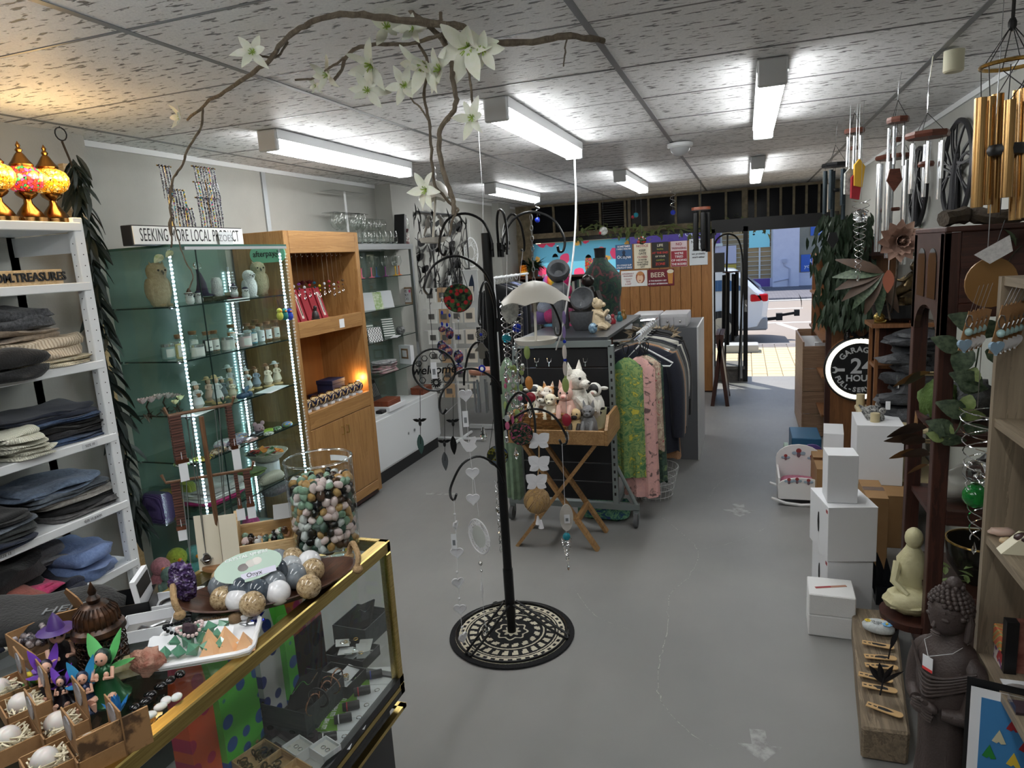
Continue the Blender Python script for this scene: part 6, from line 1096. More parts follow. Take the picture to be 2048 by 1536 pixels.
t,P=hang('heart_strand','white strand of filigree hearts hanging lowest, left of the pole','hanging ornament',[(908,1000),(911,1050),(914,1105),(916,1165),(920,1218),(926,1275)],-.15,m=LACE)
for i,s in((1,.3),(2,.42),(3,.42),(4,.42),(5,.40)):heart_o(t,P[i],s,(1.2,0,.3,0,.9)[i-1]);bl(t,'bead',LACE,P[i]+V((0,0,.05)),.006,8)
tagp(t,pp(908,1083,-.16))
t,P=hang('dove_strand','white dove and heart strand with a price tag, left of the pole','hanging ornament',[(890,828),(931,790),(938,890),(945,946),(946,998)],-.1,m=LACE);[heart_o(t,P[i],.44)for i in(1,3,4)];tagp(t,pp(931,838,-.11))
b=MB();pl(b,P[2],[(-.04,.022),(-.028,.03),(-.018,.018),(0,.006),(.012,.034),(.03,.036),(.036,.024),(.026,.004),(.034,-.01),(.01,-.03),(-.012,-.03),(-.026,-.01)],.004);b.build('dove',LACE,t)
t,P=hang('lace_disc','white oval lace disc with heart cut-out, crystal drops below, left of the pole','hanging ornament',[(948,958),(958,1035)],-.12,m=LACE);c=pp(958,1073,-.12);b=MB();M_=frame_m(c,V((cos(LR-.9),sin(LR-.9),0)),UPV);b.tube([M_@V((.078*cos(i*.2),.078*sin(i*.2),0))for i in range(31)],.0035,5);b.build('rim',LACE,t,1);b=MB();fil(b,c,.075,110,lambda x,y:.25<x*x+y*y<.85,-.9);b.build('lace',LACE,t)['kind']='stuff';b=MB();pl(b,c,[(.05*cos(i*.35),.05*sin(i*.35))for i in range(18)],.0015,-.9);b.build('silhouette',mat('pale_etched_metal',(190,194,190),.5),t)
for px,py,r in((961,1127,.010),(963,1142,.006)):bl(t,'mirror_bead',CHROME,pp(px,py,-.12),r,10)
for px,py,r,h in((964,1180,.008,.045),(970,1258,.018,.036)):b=MB();b.tf(pp(px,py,-.12));b.lathe([(0,-h),(r,0),(0,h)],6);b.build('capiz_drop',CRYSTAL if h<.04 else LACE,t)
tb(t,'lower_thread',LACE,[pp(958,1110,-.12),pp(962,1140,-.12),pp(965,1200,-.12),pp(970,1245,-.12)],.001,4)
DISCR=node_mat('poppy_painted_glass',lambda t,v,p:(lambda vo:mixc(t,ramp(t,vo.outputs['Distance'],[(.3,(255,255,255)),(.42,(0,0,0))]),ramp(t,tex(t,'Noise',v,60).outputs[0],[(.4,(20,26,22)),(.6,(60,84,50))]),(150,34,38)))(tex(t,'Voronoi',v,44)),.15)
DISCB=node_mat('butterfly_painted_glass',lambda t,v,p:ramp(t,tex(t,'Noise',v,50,None,Detail=3.,Distortion=2.).outputs[0],[(.4,(16,28,26)),(.5,(40,66,52)),(.58,(120,60,50)),(.64,(150,60,110))]),.15)
DISCY=node_mat('bluebird_painted_glass',lambda t,v,p:ramp(t,tex(t,'Noise',v,40,None,Detail=2.,Distortion=1.).outputs[0],[(.4,(26,34,20)),(.5,(130,126,40)),(.6,(60,90,140))]),.15)
def disc(label,px,py,r,m,off,top,drop=None):
 t,P=hang('glass_disc',label,'suncatcher',[top,(px,py-20)],off,m=BMET);c=pp(px,py,off);b=MB();pl(b,c,[(r*cos(i*.2),r*sin(i*.2))for i in range(31)],.006);b.build('painted_disc',m,t);b=MB();M_=frame_m(c,LAT,UPV);b.tube([M_@V((r*cos(i*.2094),r*sin(i*.2094),0))for i in range(30)],.003,5,1);b.build('rim',BMET,t,1)
 for s in(-1,1):tb(t,'chain',BMET,[c+LAT*s*r*.75+V((0,0,r*.65)),P[0]],.0014,4)
 if drop:b=MB();b.tf(pp(*drop,off));b.lathe([(0,-.03),(.011,-.01),(0,.025)],6);b.build('crystal_drop',CRYSTAL,t)
disc('round glass disc painted with red poppies',916,596,.056,DISCR,-.22,(915,515));disc('dark glass disc painted with a butterfly and pink flowers, right of the pole',1043,868,.044,DISCB,-.3,(1068,800),(1032,905));disc('yellow painted glass disc half hidden behind the pole',995,912,.048,DISCY,.12,(988,830))
t,P=hang('hamsa_strand','silver hamsa hand strand with blue eye bead, left of the pole','hanging ornament',[(961,650),(963,755)],-.22);SILV=mat('antique_silver',(130,126,118),.35,.9);BLU=mat('cobalt_glass',(24,40,150),.08)
for py,r in((669,.022),):c=pp(962,py,-.22);b=MB();M_=frame_m(c,LAT,UPV);[b.tube([M_@V((q*cos(i*.35),q*sin(i*.35),0))for i in range(18)],.0016,4,1)for q in(r,r*.7,r*.35)];[b.tube([M_@V((r*.3*cos(i*.52),r*.3*sin(i*.52),0)),M_@V((r*cos(i*.52),r*sin(i*.52),0))],.0012,4)for i in range(12)];b.build('medallion',SILV,t);bl(t,'blue_centre',BLU,c,(.007,.004,.007),8)
c=pp(963,700,-.22);b=MB();pl(b,c,[(-.012,-.034),(-.005,-.036),(0,-.038),(.005,-.036),(.012,-.034),(.013,-.005),(.028,-.004),(.024,.004),(.014,.014),(.008,.028),(-.008,.028),(-.014,.014),(-.024,.004),(-.028,-.004),(-.013,-.005)],.003);b.build('hamsa_hand',SILV,t);c=pp(964,737,-.22);bl(t,'eye_bead',BLU,c,(.016,.008,.016),12);bl(t,'eye_white',WINK,c+V((.003,-.008,0)),(.008,.002,.008),10)
# welcome ring
c=pp(868,740,-.22);t,P=hang('welcome_ring','black metal ring of honeycomb and flowers reading welcome','hanging ornament',[(858,588),(866,705)],-.22,m=BMET);b=MB();M_=frame_m(c,LAT,UPV);b.tube([M_@V((.086*cos(i*.17),.086*sin(i*.17),0))for i in range(37)],.0045,6,1);b.build('rim',BMET,t,1)
for i,(x,y,r)in enumerate(((0.005,-.052,.022),(-.05,-.04,.013),(.05,-.04,.016),(-.06,.03,.012),(.04,.05,.016),(.0,.06,.014),(-.035,.05,.012),(.068,.01,.012))):
 b=MB();k=6 if i else 14;b.tube([M_@V((x+r*cos(j*2*PI/6),y+r*sin(j*2*PI/6),0))for j in range(6)],.0022,4,1)if i else[b.tube([M_@V((x+.008*cos(j*.45),y+.008*sin(j*.45),0)),M_@V((x+r*cos(j*.45),y+r*sin(j*.45),0))],.0035,4)for j in range(14)];b.build('honeycomb_cell' if i else 'flower',BMET,t)
txt('welcome',.05,BMET,M_@Matrix.Translation((0,0,0)),t,depth=.002,shear=.2,bold=.001);tagp(t,pp(868,741,-.235),.012,.034)
def beeleaf(lb,x,y0,y1,yl,off,lm):
 t,P=hang('bee_chain',lb,'hanging ornament',[(x,y0),(x+1,yl)],off,m=BMET);c=pp(x,y1,off);b=MB();b.ball(c,(.007,.006,.014),8);b.ball(c+V((0,0,.016)),.006,6);b.build('bee_body',BMET,t,1)
 for s in(-1,1):b=MB();M_=frame_m(c+V((0,0,.008)),LAT*s+V((0,0,.3)),UPV);leafshape(b,.03,.014,0,0,4,M_);b.build('bee_wing',BMET,t)
 b=MB();c=pp(x+1,yl,off);M_=frame_m(c+V((0,0,.04)),V((0,0,-1)),LAT);leafshape(b,.085,.03,.05,.05,6,M_);b.build('filigree_leaf',lm,t)
VERD=mat('verdigris_metal',(70,96,92),.5,.5);beeleaf('metal bee and green leaf chain below the welcome ring',840,780,846,888,-.22,VERD);beeleaf('metal bee and dark leaf chain right of the white base unit',906,790,847,890,-.1,BMET);beeleaf('metal bee and grey leaf chain in front of the dark kickboard',889,823,888,922,-.1,mat('grey_leaf_metal',(90,94,98),.5,.5))
# butterflies and jute ball
t,P=hang('butterfly_strand','strand of white lace butterflies above a jute ball, right of the pole','hanging ornament',[(1066,875),(1078,885),(1078,930),(1074,970),(1076,1040)],-.28,m=ROPE,r=.003)
for i,(px,py)in enumerate(((1077,884),(1078,930),(1073,966))):
 for s in(-1,1):c=pp(px,py,-.29);b=MB();M_=frame_m(c,LAT*s+V((0,0,.75 if s>0 else .9)),UPV);leafshape(b,.055,.05,0,.1,5,M_);leafshape(b,.045,.036,0,.1,5,frame_m(c,LAT*s+V((0,0,-.55)),UPV));b.build('butterfly_wing',LACE,t)
c=pp(1074,1001,-.28);b=MB();b.ball(c,.052,20,14);b.build('jute_ball',mat('jute',(170,138,88),.9),t,1);b=MB()
for k in range(22):a,q=U(0,3),U(-.8,.8);ax_=V((cos(a),sin(a)*.6,q)).normalized();u=ax_.orthogonal().normalized();w_=ax_.cross(u);o_=ax_*U(-.03,.03);rr_=math.sqrt(.0535**2-o_.length**2);b.tube([c+o_+(u*cos(i*.3)+w_*sin(i*.3))*rr_ for i in range(21)],.0022,4,1)
b.build('jute_winding',ROPE,t)['kind']='stuff'
for px,py in((1076,1038),(1082,1046)):b=MB();b.tf(pp(px,py,-.29));b.lathe([(.012,-.022),(.004,.012),(0,.016)],10);b.build('tassel',LACE,t)
# spinners
def spinner(label,px,y0,y1,off,r=.022,ball_=None,oval=None,turns=5,wide=None,top=None):
 t,P=hang('spiral_spinner',label,'spinner',[top or(px,y0-40),(px,y0)],off,m=LACE);a,c=pp(px,y0,off),pp(px+(3 if off else 0),y1,off)
 for s in(0,PI):tb(t,'spiral_wire',CHROME,[a.lerp(c,i/60)+V((cos(i/60*turns*2*PI+s),sin(i/60*turns*2*PI+s),0))*r*(1-.75*i/60)for i in range(61)],.0017,4)
 if ball_:b=MB();b.ball(pp(px,ball_[0],off),ball_[1],12,7);b.build('glass_ball',ball_[2],t)
 if oval:c2=pp(px+oval[3],oval[0],off-.03);b=MB();pl(b,c2,[(oval[1]*cos(i*.25),oval[2]*sin(i*.25))for i in range(25)],.004,.2);b.build('oval_tag',oval[4]if len(oval)>4 else mat('selenite',(206,202,196),.4,n=(20,(190,184,176),.2)),t);
 b=MB();b.tf(c+V((0,0,-.025)));b.lathe([(0,-.022),(.007,-.006),(0,.02)],6);b.build('crystal_drop',CRYSTAL,t);return t
TEALG=mat('teal_glass_ball',(40,150,170),.06,trans=.5);BLUG=mat('blue_glass_ball',(30,60,200),.06,trans=.4);GRNG=mat('green_glass_ball',(30,140,60),.06,trans=.5);OVT=mat('printed_oval_card',(180,180,174),.6,n=(40,(130,132,128),.1))
t=spinner('selenite oval spinner with teal ball at the end of the low right arm',1133,1078,1122,-.12,.022,(1073,.018,TEALG),(1035,.03,.062,0),4,top=(1124,888));tagp(t,pp(1134,1038,-.165),.012,.02)
spinner('silver spiral spinner with teal ball and printed oval card, right of the pole',1013,600,745,-.2,.03,(676,.02,TEALG),(618,.036,.056,7,OVT),6,top=(1014,506));spinner('silver spiral spinner with blue ball behind the printed oval',1034,600,745,.05,.03,(656,.02,BLUG),None,6,top=(1046,500));spinner('grey spiral spinner low behind the pole with clear beads',998,960,1088,.05,.02,(1020,.016,CRYSTAL),None,6)
def strand(label,off,top,items,name='glass_strand'):
 t,P=hang(name,label,'hanging ornament',[top,items[-1][:2]],off,m=STEEL)
 for px,py,rx,rz,m in items:b=MB();b.ball(pp(px,py,off),(rx,rx*.5,rz),12,8);b.build('bead',m,t,1)
 return t
PUR=mat('mauve_glass',(150,130,190),.3);WSH=mat('white_shell',(222,214,208),.35);GSH2=mat('green_shell',(150,170,100),.4);REDS=mat('red_shell',(150,30,50),.35);ORS=mat('orange_shell',(196,130,60),.4)
strand('long strand of mauve, white and green shell ovals over the terrier figure',-.05,(1127,560),[(1128,635,.008,.03,PUR),(1128,664,.008,.028,PUR),(1129,683,.008,.008,BLUG),(1129,705,.010,.034,WSH),(1130,720,.008,.008,BLUG),(1130,737,.010,.034,WSH),(1131,754,.006,.006,GSH2),(1131,770,.016,.034,GSH2),(1133,840,.022,.03,REDS),(1134,872,.01,.022,CRYSTAL)])
strand('strand of green, orange and red shell ovals right of the crystals',-.08,(1052,690),[(1054,705,.014,.03,GSH2),(1058,766,.018,.03,ORS),(1061,795,.024,.024,REDS),(1060,828,.01,.018,CRYSTAL)])
rr=random.Random(8);MIXB=[CRYSTAL,CRYSTAL,CHROME,mat('pink_glass',(220,120,160),.1,trans=.5),GSH2,mat('clear_glass_bead',(210,214,216),.08,trans=.6)]
for k,(x,lb)in enumerate(((1014,'leftmost'),(1023,'second'),(1032,'third'),(1042,'rightmost'))):strand(lb+' of four dense crystal strands right of the pole',.02*k-.05,(x,620),[(x+rr.uniform(-4,4),735+j*13+rr.uniform(-4,4),rr.uniform(.007,.014),rr.uniform(.009,.02),rr.choice(MIXB))for j in range(12)],'crystal_strand')
# umbrella bird feeders
FEED=mat('cream_enamel',(206,202,192),.4)
def feeder(label,ux,uy,plx,ply,R1,R2,off,top,birds):
 u,q=pp(ux,uy,off),pp(plx,ply,off);t=T('umbrella_feeder',label,'bird feeder',q);b=MB();n_=32;vs=[]
 for f,z in((.03,.085),(.3,.078),(.65,.05),(1.,0)):vs+=[(u.x+R1*f*cos(2*PI*i/n_)*(1 if i%4 else 1.06),u.y+R1*f*sin(2*PI*i/n_),u.z+z+.012*(f==1.)*abs(sin(PI*i/4)))for i in range(n_)]
 b.add(vs,[(j*n_+i,j*n_+(i+1)%n_,(j+1)*n_+(i+1)%n_,(j+1)*n_+i)for j in range(3)for i in range(n_)]+[tuple(range(n_))]);b.build('canopy',FEED,t,1,solid=.002)
 b=MB();b.cyl(q,u+V((0,0,.05)),.0055,8);b.build('post',FEED,t,1);lt(t,'dish',FEED,q,[(.02,-.012),(R2*.85,-.008),(R2,.012),(R2*.97,.012),(R2*.82,-.003),(0,-.003)],32)
 b=MB();e=pp(*top,off);m_=int((e-u).length/.022)
 for i in range(m_):c=(u+V((0,0,.06))).lerp(e,(i+.5)/m_);b.ring(c,.009,.0018,'xy'[i%2],8,4,.6,1.3)
 b.build('chain',STEEL,t)['kind']='stuff'
 for s in birds:b=MB();c=u.lerp(q,.55)+LAT*s*.03;b.ball(c,(.012,.01,.022),10);b.ball(c+V((0,0,.024))+LAT*-s*.008,.010,8);b.tube([c,c+V((0,0,-.05))+LAT*s*.02],[.008,.003],6);b.build('bird',mat('grey_enamel',(120,118,114),.4),t,1)
feeder('cream umbrella bird feeder hanging by the blossom vine',874,402,866,481,.076,.06,.02,(868,335),(-1,1));feeder('cream umbrella bird feeder hanging over the display rack',1070,606,1072,683,.13,.085,-.35,(1062,430),())
# chimes and evil-eye mobiles hanging left of the pole, further back
def tubes(t,c,r,n_,L,m,rt=.006,z0=-.02,vary=.3):
 for k in range(n_):a=2*PI*k/n_;b=MB();q=c+V((r*cos(a),r*sin(a),z0));b.cyl(q,q+V((0,0,-L*(1-vary*k/n_))),rt,8);b.cyl(q,q+V((0,0,-z0-.0)),.0008,3);b.build('tube',m,t,1)
t,P=hang('wind_chime','small silver wind chime with round wooden top behind the stand','wind chime',[(966,400),(966,742)],.5);c=P[1];tb(t,'cord',STEEL,[P[0],V((P[0].x,P[0].y,HT))],.001,3);lt(t,'wood_top',mat('pink_wood',(150,100,80),.5),c,[(.07,-.012),(.075,0),(.07,.012),(0,.012)],20);tubes(t,c,.05,7,.2,STEEL,.007,-.05);b=MB();b.tf(pp(967,868,.5));b.lathe([(0,-.04),(.02,-.012),(.005,.04),(0,.045)],7);b.build('crystal_drop',CRYSTAL,t)
EYES=node_mat('evil_eye_enamel',lambda t,v,p:ramp(t,tex(t,'Noise',v,40,None,Detail=3.).outputs[0],[(.42,(16,20,34)),(.5,(40,60,110)),(.6,(150,70,60)),(.68,(200,190,170))]),.2)
for k,(px,y0,py,rx,rz,lb)in enumerate(((884,555,694,.026,.034,'red winged oval'),(894,545,702,.03,.03,'round blue'),(899,560,666,.022,.03,'dark blue oval'),(917,600,713,.026,.034,'orange winged oval'),(884,560,658,.02,.016,'blue and red crystal'),(917,700,738,.024,.028,'dark painted'))):strand(lb+' glass pendant hanging before the card spinner',.3,(px,y0),[(px,(y0*2+py)/3,.006,.012,CRYSTAL),(px,(y0+py*2)/3,.006,.01,BLUG),(px,py,rx,rz,EYES)],'glass_pendant')
# ================================================================ blossom vine along the ceiling
TW=mat('grey_bark_vine',(128,116,100),.85,n=(60,(84,74,62),.2),st=(1,1,.4),b=(120,.8));t=T('blossom_vine','twisting bare vine with white clematis flowers hanging from the ceiling','vine',at(860,60,z=2.4));PETW=mat('white_petal',(232,232,222),.6,n=(30,(220,222,200),.2),sub=.1);STAM=mat('green_stamen',(150,176,70),.6)
cz=lambda pts,z=2.39:[at(x,y,z=z)for x,y in pts]
yl=at(395,222,z=2.36).y
VS=[(cz([(1207,82),(1140,72),(1080,82),(1000,86),(955,78),(925,55),(880,48),(800,40),(740,32),(680,29),(620,45),(575,75),(540,120),(520,135),(470,170),(420,202),(375,240)],2.385),[.010,.011,.011,.011,.010,.011,.011,.010,.009,.008,.008,.008,.008,.008,.007,.006,.005]),(cz([(990,84),(930,68),(880,70),(820,88),(740,90),(700,105),(680,145),(668,160)],2.37),.006),(cz([(700,108),(660,135),(630,155),(590,160)],2.37),.004),(cz([(575,85),(550,115),(505,108)],2.39),.004),([at(x,y,y=1.9)for x,y in((806,8),(845,42),(885,80),(902,120),(907,165),(912,200),(905,225),(880,260),(880,310),(892,360),(905,395),(908,430))],.008),([at(x,y,y=1.95)for x,y in((820,40),(835,85),(855,125),(848,190),(858,240),(862,300),(866,345),(872,375),(905,410))],.005),([at(x,y,y=1.95)for x,y in((878,12),(886,60),(895,100))],.006),([at(x,y,y=1.9)for x,y in((930,110),(938,150),(943,185),(946,230))],.004),([at(x,y,y=1.92)for x,y in((810,185),(840,215),(856,240))],.003),(cz([(1132,75),(1130,105),(1127,132)],2.38),.003),([at(x,y,y=yl)for x,y in((405,215),(402,255),(375,300),(365,330),(345,362),(341,400),(342,440),(343,470))],.005),([at(x,y,y=yl)for x,y in((342,430),(350,455),(360,490),(372,525),(386,550),(376,585))],.003),([at(x,y,y=yl)for x,y in((343,432),(338,450),(344,480),(342,495))],.004),([at(x,y,y=1.9)for x,y in((905,408),(916,420),(905,440),(900,470))],.004)]
for pts,r in VS:
 sp=spline(pts,5);n_=len(sp);rl=[(r if isinstance(r,float)else r[min(len(r)-1,i//5)])*(.9+.25*nz(i*.7,len(pts)))for i in range(n_)];tb(t,'stem',TW,[q+V((nz(i*.5,1),nz(i*.5,2),nz(i*.5,3)))*.006 for i,q in enumerate(sp)],rl,7)
for i,(px,py,s,d)in enumerate(((505,105,.9,2.39),(362,235,.8,2.36),(772,55,1.05,0),(655,150,.9,2.36),(742,130,1.25,0),(735,182,.95,0),(808,172,.9,0),(848,128,1.3,0),(880,140,1.1,0),(935,95,1.6,0),(965,100,1.1,0),(825,58,.8,0),(945,236,.9,0),(852,380,1.0,0),(632,172,.5,2.35))):
 c=at(px,py,z=d)if d else at(px,py,y=1.9);rr=random.Random(i);b=MB();f=V((rr.uniform(-.5,.5),-.8,rr.uniform(-.7,.2))).normalized();M_=f.to_track_quat('Z','Y').to_matrix().to_4x4();M_.translation=c
 for j in range(6):leafshape(b,.062*s*rr.uniform(.85,1.15),.029*s,rr.uniform(-.5,.5),.3,6,M_@Euler((rr.uniform(-.3,.3),rr.uniform(-.75,.1),j*1.047+rr.uniform(-.15,.15))).to_matrix().to_4x4(),.06)
 fl=b.build('flower',PETW,t,1);b=MB();[b.tube([c,M_@V((.012*s*cos(j),.012*s*sin(j),.012*s*rr.uniform(.7,1.3)))],.0011*s,3)for j in range(14)];b.build('stamens',STAM,fl)
for px,py,L,yy in((325,510,.05,yl),(345,502,.04,yl)):b=MB();leafshape(b,L,L*.7,.2,.2,5,frame_m(at(px,py,y=yy),V((-.6,0,-.3)),V((.2,-.6,.7))));b.build('ivy_leaf',mat('variegated_leaf',(150,170,100),.5,n=(40,(220,222,190),.2)),t)
# ceiling fittings
b=MB();b.tube(spline([at(1149,303,y=4.42),at(1150,345,y=4.3),at(1152,400,y=4.2),at(1149,480,y=4.1),at(1140,560,y=4.05),at(1125,655,y=4.1),at(1112,700,y=4.2)],6),.006,6);tag(b.build('power_cord',WPAINT,None,1),'white power cord hanging from the middle ceiling batten','cord')
c=at(1360,290,z=2.43);t=T('dome_camera','white domed camera housing on the ceiling','security camera',c);lt(t,'collar',WPAINT,(c.x,c.y,2.44),[(.085,0),(.085,-.02),(.075,-.03)],24);lt(t,'dome',mat('grey_dome',(170,172,174),.2),(c.x,c.y,2.41),[(.0,-.055),(.04,-.045),(.06,-.02),(.066,0)],24)
c=at(1908,112,z=2.42);b=MB();b.tf((c.x,c.y,2.44));b.lathe([(.036,0),(.036,-.075),(.03,-.08),(0,-.08)],20);tag(b.build('alarm_sensor',mat('cream_plastic',(200,196,170),.5),None,1),'cream cylindrical sensor on the ceiling near the gold chime','sensor')
# ================================================================ rolling rack with black slat panels
GALV=mat('galvanised_steel',(146,156,156),.4,.7);SLAT=mat('black_slat_board',(14,16,22),.5)
RX0,RX1,RY0,RY1,RZ=-1.42,-.79,4.2,5.55,1.18
t=T('display_rack','galvanised rolling rack with black slat end and dark top shelf','display rack',(-1.1,4.85,0))
for x in(RX0,RX1):
 for y in(RY0,RY1):bx(t,'upright',GALV,x-.018,x+.018,y-.018,y+.018,.12,RZ,bevel=.002)
b=MB();[b.box(x-.006,x+.006,RY0-.0188,RY0-.018,z,z+.02)for x in(RX0,RX1)for z in[.2+k*.05 for k in range(19)]];b.build('slots',INK,t)['kind']='stuff'
for y in(RY0,RY1):bx(t,'cross_bar',GALV,RX0,RX1,y-.018,y+.018,RZ-.01,RZ+.03);bx(t,'foot_bar',GALV,RX0-.1,RX1+.15,y-.02,y+.02,.105,.145)
for x in(RX0,RX1):bx(t,'side_bar',GALV,x-.015,x+.015,RY0,RY1,.11,.14)
for s,x in((1,RX1),(-1,RX0)):tb(t,'brace',GALV,[(x+s*.13,RY0,.14),(x,RY0,.42)],.012)
for k in range(8):bx(t,'slat',SLAT,RX0+.02,RX1-.02,RY0-.006,RY0+.012,.16+k*.126,.16+k*.126+.121,bevel=.003)
bx(t,'top_shelf',mat('charcoal_shelf',(52,54,58),.35),RX0+.02,RX1-.02,RY0,RY1+.1,RZ+.03,RZ+.05)
for x in(RX0-.08,RX1+.13):
 for y in(RY0,RY1):w_=tb(t,'caster',mat('grey_rubber',(90,92,94),.7),[(x-.012,y-.03,.045),(x+.012,y-.03,.045)],.045,18);bx(w_,'fork',GALV,x-.018,x+.018,y-.02,y+.005,.05,.11)
for px,py in((1100,722),(1172,722),(1075,722)):c=A(px,py,RY0-.02);tb(t,'slat_hook',CHROME,[c,c+V((0,-.02,-.005)),c+V((0,-.03,-.03))],.003,5);tb(t,'slat_hook',CHROME,[c+V((-.014,-.012,.02)),c+V((-.01,-.02,-.004)),c+V((.01,-.02,-.004)),c+V((.014,-.012,.02))],.003,5)
HX=-.66;tb(t,'hang_rail',CHROME,[(HX,RY0+.02,RZ+.02),(HX,RY1,RZ+.02)],.013,10)
for y in(RY0+.08,RY1-.05):tb(t,'rail_arm',CHROME,[(RX1,y,RZ+.01),(HX,y,RZ+.02)],.011,8)
# clothes on the rail: shoulders run across the rail
def gown(label,y,m,L,w_=.42,hang_m=WPAINT,sleeve=1,x=HX,z=RZ,cat='garment',name='hanging_garment',d=.05,fur=None):
 t=T(name,label,cat,(x,y,z));b=MB();b.tube(spline([(x,y,z-.03),(x+.012,y,z+.028),(x-.02,y,z+.03),(x-.018,y,z-.01),(x,y,z-.03)],4),.004,5);b.tube([(x-w_*.4,y,z-.10),(x,y,z-.05),(x+w_*.4,y,z-.10)],.007,5);b.build('hanger',hang_m,t,1)
 b=MB();n_=28;vs=[];rows=[(0,.12,.5),(.03,.5,.8),(.09,.92,1.),(.3,.95,1.1),(.6,1.,1.3),(1.,1.08,1.5)];sd=y*20
 for f,ww,dd in rows:
  for i in range(n_):
   a=2*PI*i/n_;k=1+(.22*nz(a*2.2,sd,f)+.28*sin(a*9+sd))*f;vs.append((x+w_/2*ww*cos(a),y+d*dd*sin(a)*k,z-.045-L*f+.05*abs(cos(a))*(f>.9)*nz(a,sd)))
 b.add(vs,[(j*n_+i,j*n_+(i+1)%n_,(j+1)*n_+(i+1)%n_,(j+1)*n_+i)for j in range(5)for i in range(n_)]);b.build('body',m,t,1)
 if sleeve:
  for s in(-1,1):tb(t,'sleeve',m,spline([(x+s*w_*.40,y,z-.12),(x+s*w_*.50,y-.01,z-.3),(x+s*w_*.52,y-.02,z-.05-min(.62,L*.95))],4),[.05,.052,.054,.055,.054,.052,.05,.047,.042],10)
 if fur:b=MB();[b.tube([(x+.16*cos(a),y-.02+.04*sin(a*3),z-.06+.05*sin(a)),(x+.2*cos(a)+U(-.03,.03),y-.05+U(-.04,.04),z-.05+.07*sin(a)+U(-.03,.03))],[.012,.001],4)for a in[k*.1 for k in range(63)]];b.build('fur_trim',fur,t)['kind']='stuff'
NV=cloth('midnight_wool',(24,28,44),None,120);TANC=cloth('tan_wool',(176,132,96),None,120);GRW=cloth('grey_wool',(120,120,116),None,120);BGR=cloth('bottle_green_wool',(22,32,32),None,120);WHK=cloth('white_angora',(216,214,206),(190,188,178),140)
for i,(dy,m,L,lb)in enumerate(((.36,NV,.74,'navy coat, frontmost garment on the rolling rack rail'),(.44,TANC,.80,'tan coat behind the navy one on the rack'),(.52,GRW,.62,'grey cardigan on the rack'),(.60,BGR,.66,'dark green jacket on the rack'),(.68,NV,.6,'second navy jacket between green and white on the rack'),(.78,WHK,.46,'fluffy white angora jumper on the rack'),(.88,NV,.5,'dark jacket behind the white jumper'),(1.0,BLK,.66,'black coat with a pale fur collar on the rack'),(1.12,BLK,.58,'black jacket deep on the rack'))):gown(lb,RY0+dy,m,L,.46,WPAINT,i!=8,fur=mat('pale_fur',(176,160,136),.9)if i==7 else None)
t=T('coat_hanger','empty white plastic coat hanger on the rack rail','coat hanger',(HX,RY0+.28,RZ));y=RY0+.28;tb(t,'frame',WPAINT,[(HX+.02,y,RZ+.03),(HX,y,RZ-.04),(HX+.22,y-.02,RZ-.16),(HX+.2,y-.02,RZ-.18),(HX-.12,y-.02,RZ-.17),(HX,y,RZ-.05)],.006,6)
def flor(key,c0,c1,c2,sc_=22):return node_mat(key,lambda t,v,p:ramp(t,tex(t,'Noise',v,sc_,None,Detail=3.,Distortion=1.).outputs[0],[(.36,c0),(.48,c1),(.56,c0),(.66,c2)]),.8)
SCF=[('green and yellow floral scarf at the front of the rack',.10,flor('green_floral',(70,116,76),(140,160,96),(196,184,70)),.78,-.05),('cream floral scarf behind the green one on the rack',.18,flor('cream_floral',(196,184,160),(150,120,110),(160,70,80)),.62,.05),('pink printed scarf hanging low on the rack',.13,flor('pink_floral',(216,168,160),(206,160,156),(100,80,80)),.92,.02),('dark teal scarf hanging behind the pink one',.22,flor('teal_floral',(60,84,70),(40,60,54),(110,130,90)),.86,.06)]
for lb,dy,m,L,dx in SCF:gown(lb,RY0+dy,m,L,.22,BLACK,0,HX+dx,RZ-.05,'scarf','hanging_scarf',.04)
t=T('fallen_scarf','blue-green silk scarf bunched on the floor under the rack','scarf',(-.9,4.33,0));b=MB();slab(b,(-.88,4.33,0),.36,.2,.1,2.4,26,.05,4,.8);b.build('cloth',flor('bluegreen_silk',(46,96,96),(110,160,120),(40,60,120)),t,1)
t=T('wire_basket','white wire basket on the floor beneath the hanging scarves','basket',(-.62,4.75,0));b=MB();[b.ring((-.62,4.75,z),.13+z*.2,.003,'z',20,4)for z in(.03,.08,.13,.18,.23)];[b.tube([(-.62+.13*cos(a),4.75+.13*sin(a),.01),(-.62+.18*cos(a),4.75+.18*sin(a),.23)],.002,4)for a in[k*.26 for k in range(24)]];b.build('wire',WPAINT,t)
gown('sage green scarf hanging at the left end of the rack',RY0-.03,cloth('sage_satin',(120,146,120),None,20),.95,.12,BLACK,0,-1.47,RZ-.02,'scarf','hanging_scarf',.04)
